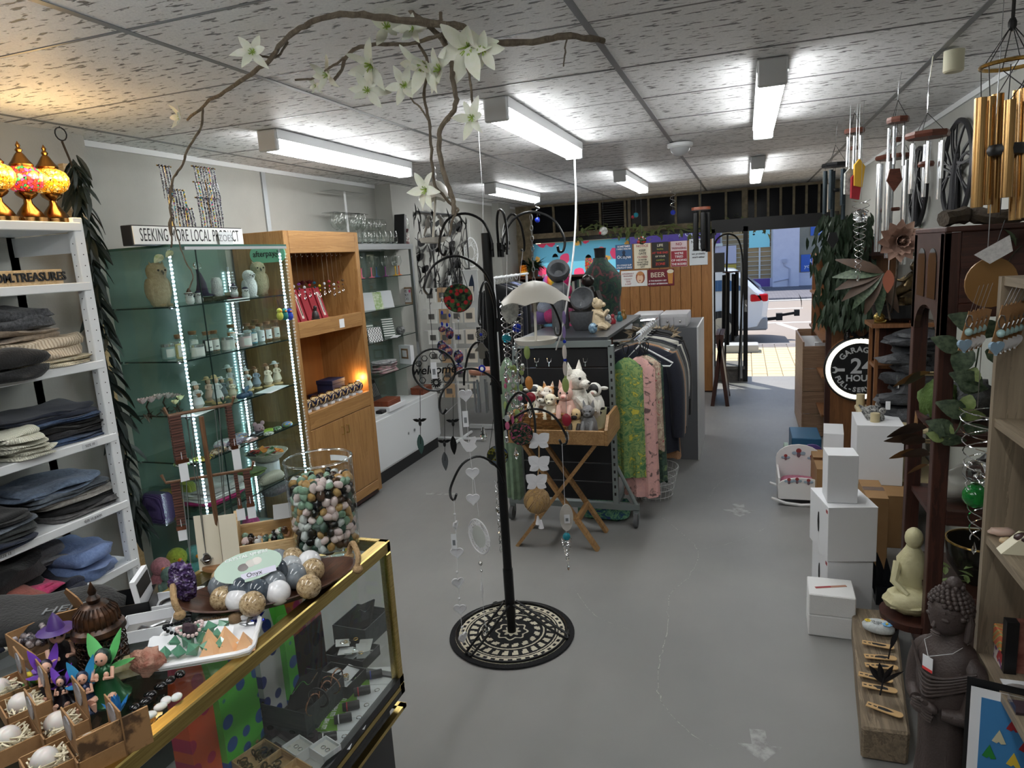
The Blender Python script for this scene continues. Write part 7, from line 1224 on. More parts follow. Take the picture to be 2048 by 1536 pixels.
# stock on the rack's top shelf
ZS=RZ+.0505;DGR=mat('charcoal_ceramic',(78,80,84),.6,n=(60,(62,64,68),.2))
def top(px,y):p=at(px,660,y=y);return V((p.x,y,ZS))
c=top(1122,4.75);t=T('ball_fountain','charcoal water fountain of a tipped bowl above a ball and column','fountain',c);lt(t,'column',DGR,c,[(.062,0),(.06,.2),(.05,.21),(0,.21)],18);bl(t,'ball',DGR,c+V((0,0,.26)),.075,20);b=MB();b.tf(c+V((-.0,0,.40)),(.9,.25,0));b.lathe([(.03,-.06),(.07,-.03),(.085,.02),(.075,.05),(.055,.04),(.03,-.02),(0,-.03)],22);b.build('bowl',DGR,t,1)
c=top(1166,4.62);t=T('bowl_fountain','charcoal water fountain with an upright hollow bowl over a round pot','fountain',c);lt(t,'pot',DGR,c,[(.055,0),(.085,.05),(.09,.13),(.08,.13),(.07,.06),(0,.05)],22);b=MB();b.tf(c+V((0,.03,.21)),(1.15,0,0));b.lathe([(.02,-.05),(.07,-.03),(.085,.02),(.075,.03),(.05,.0),(0,-.025)],22);b.build('bowl',DGR,t,1);tb(t,'water',CRYSTAL,[c+V((0,-.02,.2)),c+V((0,-.03,.16)),c+V((0,-.03,.1))],.006)
CRM=mat('cream_resin',(206,190,160),.6,n=(50,(180,160,128),.2),b=(120,.4))
c=top(1196,4.62);t=T('monkey_figure','cream animal figure sitting upright with a raised paw on the rack','figurine',c);lt(t,'body',CRM,c,[(.05,0),(.056,.04),(.045,.1),(.035,.14)],16);bl(t,'head',CRM,c+V((.004,0,.175)),(.04,.036,.036),14);bl(t,'muzzle',CRM,c+V((.042,0,.17)),(.02,.02,.016),10);bl(t,'nose',EYE,c+V((.06,0,.176)),.007,8)
for s in(-1,1):bl(t,'ear',CRM,c+V((-.01,s*.034,.2)),(.012,.008,.02),8);tb(t,'arm',CRM,[c+V((0,s*.03,.12)),c+V((.05,s*.035,.1)),c+V((.07,s*.02,.13))],[.02,.017,.013],8);tb(t,'leg',CRM,[c+V((0,s*.03,.03)),c+V((.05,s*.045,.03)),c+V((.075,s*.045,.012))],[.028,.022,.016],8)
c=top(1180,4.95);t=T('ape_statue','dark bronze ape figure behind the cream animal on the rack','statue',c);bz=mat('dark_bronze_statue',(40,36,34),.3,.5);lt(t,'body',bz,c,[(.06,0),(.07,.08),(.06,.2),(.04,.28)],14);bl(t,'head',bz,c+V((0,-.01,.32)),.045,12,lump(3))
for s in(-1,1):tb(t,'arm',bz,[c+V((s*.06,0,.24)),c+V((s*.1,-.03,.14)),c+V((s*.06,-.06,.1))],[.026,.024,.02],8)
c=top(1210,4.85);t=T('cat_figure','white and grey curled cat figure on the rack','figurine',c);bl(t,'body',mat('spotted_resin',(196,196,196),.4,n=(60,(120,122,126),.1)),c+V((0,0,.035)),(.05,.05,.035),14);bl(t,'head',mat('spotted_resin',(196,196,196),.4),c+V((.03,-.03,.06)),.025,10)
c=top(1186,4.4);t=T('blue_sphere','small blue patterned owl figure at the rack front','figurine',c);bl(t,'body',mat('blue_mottle',(50,80,110),.3,n=(60,(150,180,196),.12)),c+V((0,0,.035)),(.03,.03,.036),14);[bl(t,'eye',EYE,c+V((.026,s*.012,.05)),.006,8)for s in(-1,1)]
for px,y,col,lb in((1226,5.0,(150,40,50),'small red figure near the far end of the rack'),(1240,5.2,(50,110,120),'small teal frog figure near the far end of the rack'),(1248,5.35,(150,110,50),'small gold figure at the far end of the rack')):c=top(px,y);t=T('small_figure',lb,'figurine',c);m=mat('small_%d'%px,col,.3);lt(t,'body',m,c,[(.022,0),(.026,.02),(.012,.045)],10);bl(t,'head',m,c+V((0,0,.055)),.016,8)
c=top(1116,5.0);t=T('plush_crate','clear plastic crate of pink and purple plush toys on the rack','crate',c);ZB=thin_glass('clear_crate',(232,236,240),1.2);bx(t,'tub',ZB,c.x-.18,c.x+.14,c.y-.1,c.y+.1,ZS,ZS+.2);bx(t,'rim',ZB,c.x-.19,c.x+.15,c.y-.11,c.y+.11,ZS+.19,ZS+.205)
PLC=[((222,60,130),-.05,.07),((120,90,150),-.13,.06),((222,50,90),.02,.06),((226,90,140),.08,.07),((190,190,200),-.1,.13)]
for i,(col,dx,z)in enumerate(PLC):bl(t,'plush_toy',cloth('plush_%d'%i,col,None,140),c+V((dx,U(-.03,.03),z)),(.06,.055,.055),14,lump(i,.15))
for dx,m,lb in((-.06,node_mat('rainbow_plush',lambda t,v,p:ramp(t,mth(t,'FRACT',mth(t,'MULTIPLY',(lambda s:(t.links.new(v,s.inputs[0]),s.outputs[0])[1])(t.nodes.new('ShaderNodeSeparateXYZ')),9.)),[(0,(230,60,60)),(.25,(240,190,50)),(.45,(80,190,90)),(.65,(60,120,210)),(.9,(220,90,160))]),.9),'rainbow plush toy on top of the clear crate'),(.06,cloth('magenta_plush',(206,30,110),None,140),'magenta plush toy on top of the clear crate')):q=c+V((dx,.02,.21));t2=T('plush_toy',lb,'soft toy',q);bl(t2,'body',m,q+V((0,0,.05)),(.06,.05,.055),16);bl(t2,'head',m,q+V((0,0,.12)),.045,14);[bl(t2,'ear',cloth('plush_ear',(226,150,170),None,140),q+V((s*.035,0,.158)),.016,8)for s in(-1,1)]
# ---------------------------------------------------------------- butler tray table, basket of animals
TX0,TX1,TY0,TY1,TZ=-1.33,-.75,3.72,4.10,.70
t=T('tray_table','folding wooden tray table on crossed legs before the rack','table',(-1.04,3.9,0));bx(t,'tray_floor',ACACIA,TX0,TX1,TY0,TY1,TZ-.02,TZ)
bx(t,'tray_side',ACACIA,TX0,TX1,TY0-.016,TY0,TZ-.03,TZ+.055,bevel=.003);bx(t,'tray_side',ACACIA,TX0,TX1,TY1,TY1+.016,TZ-.03,TZ+.055,bevel=.003)
for x in(TX0-.016,TX1):b=MB();b.prism([(TY0-.016,TZ-.03),(TY1+.016,TZ-.03),(TY1+.016,TZ+.06),(TY1-.06,TZ+.13),(TY0+.06,TZ+.13),(TY0-.016,TZ+.06)],x,x+.016,'yz');b.build('tray_end',ACACIA,t)
for y0,y1 in((3.76,3.78),(4.04,4.06)):b=MB();b.bar((-1.33,y0,.0),(-.80,y0,TZ-.02),.02,.045,(0,1,0));b.build('leg',ACACIA,t);b=MB();b.bar((-.83,y1,.0),(-1.28,y1,TZ-.02),.02,.045,(0,1,0));b.build('leg',ACACIA,t)
for x,z in((-1.2,.18),(-.95,.18)):bx(t,'stretcher',ACACIA,x-.012,x+.012,3.77,4.05,z-.02,z+.02)
WIC=mat('wicker',(166,120,66),.7,n=(60,(120,82,42),.2));bc_=V((-1.12,3.86,TZ+.001));t=T('wicker_basket','rectangular wicker basket full of animal figures on the tray','basket',bc_);b=MB()
for j in range(11):
 z=TZ+.012+j*.013;w_,d=.165+.0025*j,.10+.002*j;pts=[]
 for i in range(64):a=2*PI*i/64;q=(abs(cos(a))**7+abs(sin(a))**7)**(-1/7);r=1+.03*(1 if(i//2+j)%2 else-1);pts.append((bc_.x+w_*cos(a)*q*r,bc_.y+d*sin(a)*q*r,z))
 b.tube(pts,.0075,5,1)
b.build('weave',WIC,t,1)['kind']='stuff';bx(t,'bottom',WIC,bc_.x-.15,bc_.x+.15,bc_.y-.09,bc_.y+.09,TZ+.002,TZ+.01)
def animal(label,c,k,m,m2=None,ear='round',cat='animal figure',muz=.02,rz=-1.57,paws=1,snout=None,name='animal_figure'):
 """upright animal figure with front paws; faces local +x"""
 t=T(name,label,cat,c,rz);m2=m2 or m;t.scale=(k,k,k);q=dict(world=0)
 lt(t,'body',m,(0,0,0),[(.042,0),(.05,.03),(.046,.075),(.032,.11)],16,**q);bl(t,'head',m,(.006,0,.142),(.037,.036,.036),16,**q);bl(t,'muzzle',m2,(.038,0,.130),(muz,.02,.016),10,**q);bl(t,'nose',snout or EYE,(.038+muz,0,.134),(.005,.009 if snout else .006,.007 if snout else .004),8,**q)
 for s in(-1,1):
  bl(t,'eye',EYE,(.036,s*.016,.15),.0055,8,**q);tb(t,'paw',m2,[(.03,s*.026,.085),(.058,s*.024,.06),(.062,s*.024,.035)],[.014,.013,.012],8,**q)
  if ear=='point':tb(t,'ear',m,[(-.002,s*.022,.165),(-.004,s*.028,.205)],[.014,.001],6,world=0)
  elif ear=='side':bl(t,'ear',m,(0,s*.048,.148),(.008,.022,.010),8,**q)
  else:bl(t,'ear',m2,(-.005,s*.036,.15),(.012,.010,.022),8,**q)
FW,FT,FG,FP,FB=mat('white_fur_resin',(226,222,212),.6,b=(130,.8)),mat('ginger_resin',(200,140,70),.6,n=(16,(230,222,210),.05)),mat('grey_cat_resin',(120,120,122),.6,b=(130,.4)),mat('pink_pig_resin',(222,180,166),.5),node_mat('cow_patches',lambda t,v,p:ramp(t,tex(t,'Noise',v,16,None,Detail=0.).outputs[0],[(.5,(222,220,214)),(.53,(24,24,26))],'CONSTANT'),.5)
FI,DOGM,PUG,DKM=mat('ivory_lamb_resin',(222,214,190),.6),mat('brown_white_resin',(222,216,206),.6,n=(14,(110,84,64),.04)),mat('fawn_pug_resin',(206,180,134),.6),mat('dark_muzzle',(44,38,36),.6)
for px,dy,z,k,m,m2,ear,lb,kw in((1072,.05,.09,1.1,FB,FW,'side','black-faced lamb figure, leftmost at the back of the basket',{}),(1078,.05,.10,1.,FI,None,'side','cream lamb figure standing behind the spotted puppy',{}),(1098,.05,.10,1.,FT,FW,'point','ginger and white kitten figure at the back of the basket',{}),(1085,-.05,.08,1.05,DOGM,FW,'round','white puppy figure with brown ears hanging over the basket front',{}),(1102,-.06,.075,1.,FI,None,'side','cream lamb figure hanging over the basket front',{}),(1132,-.05,.075,1.25,FP,FP,'point','pink piglet figure hanging over the basket front',dict(snout=mat('pig_snout',(214,140,130),.5)))):c=at(px,800,y=bc_.y+dy);animal(lb,V((c.x,bc_.y+dy,TZ+z)),k,m,m2,ear,**kw)
c=at(1152,800,y=bc_.y+.04);animal('large white terrier figure with an upright ear at the right of the basket',V((c.x,c.y,TZ+.07)),1.75,FW,FW,'point',muz=.026,rz=-.5)
tc=at(1192,830,y=4.0);t=T('metal_bucket','pale green tin bucket behind the kitten figure','bucket',V((tc.x,4.0,TZ)));lt(t,'pail',mat('pale_green_tin',(206,208,176),.4),(tc.x,4.0,TZ+.001),[(.05,0),(.068,.12),(.066,.12),(.048,.006),(0,.006)],22)
animal('black and white calf figure sitting in the tin bucket',V((tc.x,3.99,TZ+.07)),1.2,FB,FW,'side',muz=.02,snout=mat('calf_nose',(210,170,160),.5));c=at(1152,850,y=3.78);animal('small fawn pug figure standing on the tray',V((c.x,3.78,TZ)),.95,PUG,DKM,'round',muz=.008);c=at(1178,850,y=3.8);animal('grey tabby kitten figure standing on the tray',V((c.x,3.8,TZ)),1.05,FG,FG,'point',muz=.01)
# ================================================================ grey cupboard, timber partition and its tin signs
t=T('grey_cupboard','plain grey cupboard behind the rolling rack','cupboard',(-.6,6.0,0));bx(t,'carcass',mat('grey_laminate',(98,100,104),.5),-1.05,-.365,5.68,6.5,0,1.11,bevel=.003);bx(t,'edge',WPAINT,-.367,-.355,5.675,6.5,0,1.112)
for k,x in enumerate((-.78,-.55)):t=T('plastic_drawers',('left','right')[k]+' white translucent drawer unit on the grey cupboard','drawers',(x,5.85,1.113));TRW=mat('translucent_white',(222,222,226),.3,trans=.3);bx(t,'case',TRW,x-.11,x+.11,5.72,6.1,1.113,1.22,bevel=.012,seg=2);[(lambda d:bl(d,'knob',CHROME,(x-.05+.1*j,5.705,1.16),.012,8))(bx(t,'drawer',TRW,x-.1+.1*j,x-.003+.1*j,5.708,5.72,1.125,1.195,bevel=.004))for j in(0,1)]
QY=8.46;t=T('timber_partition','knotty timber board partition carrying the tin signs','partition',(-.9,8.5,0));KN=wood('honey_pine_board',(130,86,44),(160,112,64),'z',1.2);w_=1.09/9
for k in range(9):bx(t,'plank',KN,-1.455+k*w_+.002,-1.455+(k+1)*w_-.002,QY,QY+.03,.02,1.825+.002*(k%2),bevel=.003)
bx(t,'edge_trim',WPAINT,-.366,-.35,QY-.005,QY+.06,0,1.83);bx(t,'frame',DWOOD,-1.45,-.37,QY+.03,QY+.06,.0,1.82)
def tin_sign(label,x0,x1,y0,y1,m,lines,dark=INK):
 a,c=A(x0,y1,QY-.006),A(x1,y0,QY-.006);w_,h=c.x-a.x,c.z-a.z;t=T('tin_sign',label,'sign',(a.x+w_/2,QY-.004,a.z));bx(t,'plate',m,a.x,c.x,QY-.006,QY-.001,a.z,c.z,bevel=.002)
 for s,fz,size,mm in lines:txt(s,size*h,mm,FM(a.x+w_*(.5 if len(lines)>3 or 'BEER' not in lines[0][0]else .38),QY-.005,a.z+h*fz),t,depth=.0006,sx=min(1,w_*.92/max(.01,len(s)*size*h*.56)),bold=.0006)
 return t,a,w_,h
REDP,CRMP,BLKP,SLB=mat('oxblood_print',(150,36,50),.5),mat('cream_print',(222,214,190),.5),mat('black_tin',(30,28,26),.4),mat('slate_blue_tin',(54,96,140),.4)
t,a,w_,h=tin_sign('blue tin sign with a dark octopus and white lettering',1232,1264,488,540,SLB,[('SOMETIMES',.92,.1,WINK),('I WISH I WAS AN',.82,.09,WINK),('Octopus',.5,.17,WINK),('SO I COULD SLAP',.17,.09,WINK),('8 PEOPLE AT ONCE',.07,.09,WINK)]);NVP=mat('navy_print',(20,40,66),.5);c=V((a.x+w_/2,QY-.0065,a.z+h*.68));b=MB();b.ball(c,(.02,.001,.026),10);[b.tube([c+V((0,0,-.02)),c+V((.018*j,0,-.06)),c+V((.026*j+.01,0,-.085))],[.006,.004,.001],4)for j in(-2,-1,1,2)];b.build('octopus',NVP,t)
tin_sign('cream tin sign about keeping the gate closed, red Notice header',1269,1301,486,538,CRMP,[('NOTICE',.9,.13,REDP),('KEEP',.72,.12,INK),('GATE',.6,.12,INK),('CLOSED',.46,.11,REDP),('NO MATTER',.35,.06,INK),('WHAT THE',.25,.09,INK),('CHICKENS',.16,.09,INK),('SAY!',.07,.08,INK)])
OLP=mat('olive_print',(150,150,60),.5);tin_sign('black tin sign reading Life begins at the end of your comfort zone',1304,1337,483,536,BLKP,[('LIFE',.87,.14,CRMP),('begins',.73,.1,OLP),('AT THE END',.58,.11,mat('red_print',(206,60,50),.5)),('OF YOUR',.44,.09,CRMP),('comfort',.3,.1,OLP),('ZONE',.14,.14,mat('red_print',(206,60,50),.5))])
t,a,w_,h=tin_sign('white and red tin sign about no trespassing',1342,1374,481,534,mat('pale_pink_tin',(216,196,200),.4),[('NO',.88,.15,REDP),('TRESPASSING',.72,.1,REDP),("WE'RE",.52,.12,WINK),('TIRED',.39,.12,WINK),('OF HIDING',.25,.12,WINK),('THE BODIES',.1,.12,WINK)]);bx(t,'red_panel',REDP,a.x+.004,a.x+w_-.004,QY-.0068,QY-.006,a.z+.004,a.z+h*.62)
tin_sign('pale tin sign about the dog, topmost at the right',1379,1415,476,531,mat('pale_tin',(206,212,216),.4),[('NOTICE',.88,.15,INK),('if our dog',.72,.1,INK),("doesn't like you",.57,.1,INK),('we probably',.43,.1,INK),("won't either",.3,.1,INK)])
t,a,w_,h=tin_sign('white tin sign with a smiling woman and red lettering',1243,1294,540,574,mat('off_white_tin',(222,222,220),.4),[]);[txt(s,.026,REDP,FM(a.x+w_*.27,QY-.0065,a.z+h*f),t,depth=.0006)for s,f in(('AMAZINGLY',.82),('ENOUGH',.67),("I DON'T",.48),('GIVE',.32),('A SHIT',.16))]
c=V((a.x+w_*.74,QY-.0065,a.z+h*.5));[bl(t,n_,mat(n_+'_print',col,.5),c+V(o),r,14)for n_,col,o,r in(('hair',(150,80,50),(0,0,.01),(.055,.001,.075)),('face',(226,190,160),(-.004,-.001,0),(.038,.001,.056)),('fringe',(190,130,80),(0,-.002,.056),(.04,.001,.024)),('mouth',(180,50,60),(-.006,-.002,-.026),(.012,.001,.005)),('collar',(232,232,228),(0,-.002,-.075),(.05,.001,.018)))]
t,a,w_,h=tin_sign('dark red tin sign reading BEER beside a full glass',1296,1348,537,573,mat('oxblood_tin',(110,30,44),.4),[('BEER',.66,.4,CRMP),('IS THE REASON I GET',.32,.11,WINK),('UP EVERY AFTERNOON',.14,.11,WINK)]);c=V((a.x+w_*.86,QY-.0065,a.z));b=MB();b.prism([(c.x-.024,c.z+h*.12),(c.x+.024,c.z+h*.12),(c.x+.034,c.z+h*.8),(c.x-.034,c.z+h*.8)],QY-.007,QY-.0062,'xz');g=b.build('beer_glass',mat('amber_print',(190,130,60),.5),t);bl(g,'foam',CRMP,(c.x,QY-.007,c.z+h*.85),(.04,.001,.024),12)
# ================================================================ back left: book shelf, decal window, mannequin, card spinner, rail
t=T('bookcase','low brown bookcase below the floral window with lamps on top','bookcase',(-2.45,9.3,0));BKW=wood('brown_bookcase',(70,36,22),(104,58,36),'x')
for z in(1.47,1.20,.85,.5):bx(t,'shelf',BKW,-3.0,-1.6,9.2,9.48,z-.025,z)
for x in(-3.0,-2.45,-1.62):bx(t,'side',BKW,x,x+.025,9.2,9.48,0,1.45)
bx(t,'back',DWOOD,-2.99,-1.61,9.47,9.48,0,1.46);BC=[(60,90,80),(210,206,196),(40,60,70),(226,222,214),(110,40,44),(70,110,90),(200,196,186),(30,36,50)];x=-2.40;k=0;ORDW='first|second|third|fourth|fifth|sixth|seventh|eighth|ninth|tenth|eleventh|twelfth|thirteenth|fourteenth|fifteenth|sixteenth|seventeenth|eighteenth|nineteenth|twentieth'.split('|')
while k<20 and x<-1.68:w_=U(.022,.036);h=U(.16,.21);tag(bx(None,'book',mat('book_%d'%(k%8),BC[k%8],.6),x,x+w_-.002,9.22,9.36,1.2003,1.2003+h),ORDW[k]+' book from the left on the bookcase by the mannequin','book','books on the bookcase');x+=w_;k+=1
x=-2.95
for k in range(13):w_=U(.024,.036);tag(bx(None,'book',mat('book_%d'%((k*3)%8),BC[(k*3)%8],.6),x,x+w_-.002,9.22,9.38,1.2003,1.2003+U(.17,.21)),ORDW[k]+' book from the left wall in the bookcase behind the lamps','book','books near the left wall');x+=w_
t=T('floral_screen','blue window decal with pink and yellow flowers behind the bookcase','window decal',(-2.3,9.52,1.3))
def translucent(key,sock):
 m=node_mat(key,sock,.6);t_=m.node_tree;p=t_.nodes['Principled BSDF'];tr=t_.nodes.new('ShaderNodeBsdfTranslucent');t_.links.new(p.inputs[0].links[0].from_socket,tr.inputs[0]);mx=t_.nodes.new('ShaderNodeMixShader');mx.inputs[0].default_value=.75;t_.links.new(p.outputs[0],mx.inputs[1]);t_.links.new(tr.outputs[0],mx.inputs[2]);t_.links.new(mx.outputs[0],t_.nodes['Material Output'].inputs[0]);return m
def _decal(t,v,p):
 q=tex(t,'Noise',v,9);vo=tex(t,'Voronoi',v,5.5,Randomness=.8);m=ramp(t,mth(t,'ADD',vo.outputs['Distance'],mth(t,'MULTIPLY',q.outputs[0],.35)),[(.56,(255,255,255)),(.58,(0,0,0))])
 return mixc(t,m,(120,196,220),ramp(t,vo.outputs['Color'],[(0,(255,90,130)),(.45,(255,196,100)),(.6,(255,130,200)),(.8,(250,110,110))],'CONSTANT'))
b=MB();b.add([(-2.88,9.54,1.3),(-1.5,9.54,1.3),(-1.5,9.54,1.92),(-2.88,9.54,1.92)],[(0,1,2,3)]);b.build('film',translucent('flower_print_film',_decal),t)
def lantern(label,c,h,gm,fr,flame=1):
 t=T('table_lamp',label,'lamp',c);lt(t,'base',fr,c,[(.05,0),(.05,.012),(.03,.02),(0,.02)],14);lt(t,'shade',gm,c,[(.04,.02),(.055,h*.4),(.045,h*.8),(.03,h*.84)],14);lt(t,'cap',fr,c,[(.045,h*.84),(.03,h*.95),(.008,h)],14)
 if flame:bl(t,'bulb',mat('warm_bulb',(255,190,90),.4,emit=14),c+V((0,0,h*.45)),.018,8)
AMB=thin_glass('amber_glass',(255,190,110),1.)
for px,lb,h,gm in((1003,'lit lantern nearest the left wall on the bookcase',.24,GLASS),(1022,'amber globe lamp beside the lantern on the bookcase',.2,ORNG),(1036,'lit amber lantern at the bookcase corner',.22,AMB),(1112,'clear glass bulb lantern before the floral window',.3,GLASS),(1178,'amber mosaic lamp beside the mannequin',.26,MULT)):c=at(px,545,y=9.3);lantern(lb,V((max(-2.95,c.x),9.3,1.4705)),h,gm,BMET,gm not in(ORNG,MULT))
c=at(1068,545,y=9.25);c.z=1.4705;t=T('potted_fern','bushy green fern in a pot on the bookcase','plant',c);lt(t,'pot',mat('brown_pot',(70,50,40),.6),c,[(.05,0),(.07,.1),(0,.1)],14);b=MB();[leafshape(b,U(.1,.2),.03,.5,.2,4,Matrix.Translation(c+V((U(-.06,.06),U(-.04,.04),.1+U(0,.06))))@Euler((0,-U(.1,1.2),U(0,6.3))).to_matrix().to_4x4())for k in range(150)];b.build('fronds',mat('fern_green',(50,78,46),.6),t)['kind']='stuff'
c=V((-1.32,6.62,0));t=T('mannequin','headless mannequin bust draped in a dark green floral scarf','mannequin',c);FLD=flor('dark_green_rose_floral',(22,46,44),(40,66,50),(104,56,60),14);b=MB();n_=26;vs=[]
for z,rx,ry in((1.0,.15,.12),(1.2,.16,.13),(1.4,.19,.13),(1.52,.185,.12),(1.6,.13,.10),(1.66,.075,.075),(1.70,.065,.065)):vs+=[(c.x+rx*cos(2*PI*i/n_)*(1+.06*sin(i*2.1+z*9)),c.y+ry*sin(2*PI*i/n_)*(1+.06*sin(i*1.7)),z)for i in range(n_)]
b.add(vs,[(j*n_+i,j*n_+(i+1)%n_,(j+1)*n_+(i+1)%n_,(j+1)*n_+i)for j in range(6)for i in range(n_)]);b.build('scarf',FLD,t,1);lt(t,'neck',BLACK,(c.x,c.y,1.66),[(.05,0),(.055,.1),(.06,.13),(0,.135)],18);lt(t,'stand',BLACK,c,[(.16,0),(.16,.02),(.02,.03),(.02,1.05)],18)
t=T('card_spinner','white wire card spinner crowded with hanging cards','card stand',(-2.66,5.98,0));tb(t,'pole',WPAINT,[(-2.66,6.05,0),(-2.66,6.05,1.62)],.016,10)
for a in(0,PI/2):tb(t,'foot',WPAINT,[(-2.66-.26*cos(a),6.05-.26*sin(a),.02),(-2.66+.26*cos(a),6.05+.26*sin(a),.02)],.015,6)
CC=[(222,222,218),(180,150,116),(206,204,198),(222,214,200)];k=0
for r_i,z in enumerate((1.36,1.16,.96,.78,.60,.44)):
 tb(t,'wire_tier',WPAINT,[(-2.92,5.95,z+.15),(-2.40,5.95,z+.15)],.005,5)
 for j in range(4):x=-2.88+j*.13;o=MB();o.tf((x+.055,5.94-.008*(j%2),z+.02),(-.06,0,U(-.06,.06)));o.box(-.052,.052,-.004,.004,0,.135);q=tag(o.build('hanging_card',mat('card_%d'%(k%4),CC[k%4],.7)),ODN[j]+' greeting card from the left in '+('top','second','third','fourth','fifth','lowest')[r_i]+' row of the card spinner','greeting card','cards on the spinner');k+=1;bx(q,'print',mat('card_print',(90,88,86),.7),x+.025,x+.085,5.928-.008*(j%2),5.931-.008*(j%2),z+.06,z+.11)
t=T('garment_rail','white garment rail of dark clothes by the left wall','clothes rail',(-2.3,6.9,0));[tb(t,'tube',WPAINT,[(-2.38,y,0),(-2.38,y,1.56)],.014,8)for y in(6.5,7.6)];tb(t,'top_rail',WPAINT,[(-2.38,6.45,1.56),(-2.38,7.65,1.56)],.014,8);[bx(t,'foot',WPAINT,-2.75,-2.1,y-.02,y+.02,.01,.05)for y in(6.5,7.6)];bx(t,'floor_rail',WPAINT,-2.4,-2.36,6.5,7.6,.02,.05)
for i,(m,lb)in enumerate(((BLK,'black jacket first on the white garment rail'),(NV,'navy top on the white garment rail'),(BLK,'long black dress on the white garment rail'),(cloth('blue_batik',(44,50,110),(160,170,200),26),'blue patterned skirt on the white garment rail'),(OLV,'olive jacket on the white garment rail'))):gown(lb,6.6+i*.16,m,.9+.1*(i%2),.4,WPAINT,i!=3,-2.38,1.54)
t=T('feather_banner','white hanging banner printed with a dark feather','banner',A(942,540,6.1));a,c=A(932,655,6.1),A(950,540,6.1);bx(t,'cloth',mat('white_canvas',(214,218,220),.8),a.x,c.x+.02,6.1,6.105,a.z,c.z);tb(t,'rod',WPAINT,[(a.x-.01,6.1,c.z),(c.x+.03,6.1,c.z)],.008,6);b=MB();leafshape(b,.22,.06,0,0,6,frame_m(((a.x+c.x)/2+.01,6.097,c.z-.26),(.1,0,1),(1,0,0)));b.build('feather_print',NVP,t)
# leafy metal wall art, dreamcatcher
t=T('metal_wall_art','tall grey metal wall art of curling stems and leaves','wall art',(-3.02,6.6,1.9));LM=mat('pewter_leaf',(70,70,71),.5,.5);rr=random.Random(6);b=MB();y0,y1,z0,z1=6.05,7.5,1.45,2.25;b.tube([(-3.04,y0,z0),(-3.04,y0,z1-.1),(-3.04,y0+.2,z1),(-3.04,y1-.2,z1),(-3.04,y1,z1-.1),(-3.04,y1,z0)],.010,6);b.tube([(-3.04,6.55,z0),(-3.04,6.55,z1)],.01,6);b.tube([(-3.04,7.05,z0),(-3.04,7.05,z1)],.01,6);b.build('frame',LM,t,1)
for k in range(72):y,z=rr.uniform(y0+.05,y1-.05),rr.uniform(z0,z1-.08);a=rr.uniform(-.6,1.8);d=V((0,cos(a),sin(a)));b=MB();b.tube(spline([V((-3.035,y,z))-d*.14,V((-3.03,y,z))+V((0,-.02,0)),V((-3.03,y,z))+d*.03],3),.004,5);leafshape(b,.17,.10,.1,.15,5,frame_m((-3.03,y,z),d,V((.7,-d.z,d.y))));b.build('leaf',LM,t,1)
c=A(942,505,7.6);t=T('dreamcatcher','white oval dreamcatcher on the wall behind the stand','dreamcatcher',c);M_=frame_m(c,(.5,.85,0),UPV);tb(t,'hoop',WPAINT,[M_@V((.1*cos(i*.25),.17*sin(i*.25),0))for i in range(26)],.008,5);b=MB();[b.tube([M_@V((.1*cos(i),.17*sin(i),0)),M_@V((.1*cos(i+2.2),.17*sin(i+2.2),0))],.002,3)for i in range(14)];b.tube([c+V((0,0,.17)),c+V((0,0,.38))],.003,3);b.build('web',WPAINT,t)
# doorway: A-frame board, hook stand and black chime; garland and small things at the front
t=T('sandwich_board','black A-frame chalkboard leaning by the partition end','sandwich board',(-.24,8.0,0))
for s,x in((1,-.18),(-1,-.34)):b=MB();b.tf((x,8.0,0),(0,-s*.13,0));b.box(-.012,.012,-.28,.28,.03,.76);p_=b.build('leaf_board',BLACK,t);b=MB();b.tf((x,8.0,0),(0,-s*.13,0));[b.box(-.02,.02,*a)for a in((-.3,-.26,.0,.8),(.26,.3,.0,.8),(-.26,.26,.76,.8),(-.26,.26,.08,.12))];b.build('frame',DWOOD,p_)
t=T('doorway_stand','black arched hook stand holding long black chime tubes in the entry','display stand',(-.12,8.9,0));q=lambda*L:spline([A(x,y,8.9)for x,y in L],5);tb(t,'arch',BMET,q((1425,520),(1432,482),(1455,468),(1478,482),(1486,540),(1482,640),(1477,762)),.011,7);tb(t,'pole',BMET,q((1455,468),(1452,600),(1450,764)),.012,7)
t=T('wind_chime','long black wind chime in the entry glass','wind chime',A(1462,560,8.85));c=A(1462,545,8.85);lt(t,'top',DWOOD,c,[(.1,0),(.1,.015),(0,.015)],12)
for px,y1,y2 in((1448,550,668),(1456,545,690),(1467,548,682),(1474,545,672)):a,d=A(px,y1,8.85-.02*(px%3)),A(px-1,y2,8.85-.02*(px%3));tb(t,'tube',BMET,[a,d],.022,10);tb(t,'cord',INK,[a,c+V((0,0,.01))],.002,3)
tag(bx(None,'mesh_plaque',mat('grey_mesh',(90,90,92),.7,b=(160,.8)),*(lambda a,c:(a.x,c.x,8.8,8.81,a.z,c.z))(A(1426,545,8.8),A(1449,505,8.8))),'square grey mesh plaque hanging in the entry glass','plaque')
t=T('ivy_garland','leafy green garland strung along the beam under the dark transom','garland',(-1.2,9.45,2.05));VL=mat('olive_leaf',(120,134,80),.6);gl=spline([A(x,y,9.4)for x,y in((1150,470),(1190,450),(1230,462),(1265,455),(1300,465),(1340,450),(1380,462),(1420,455),(1460,440),(1500,445),(1540,458))],6);tb(t,'stem',VL,gl,.008,5);b=MB();leafshape(b,.10,.05,.3,.2,4,Matrix());lf=b.build('leaf',VL,t,world=0)
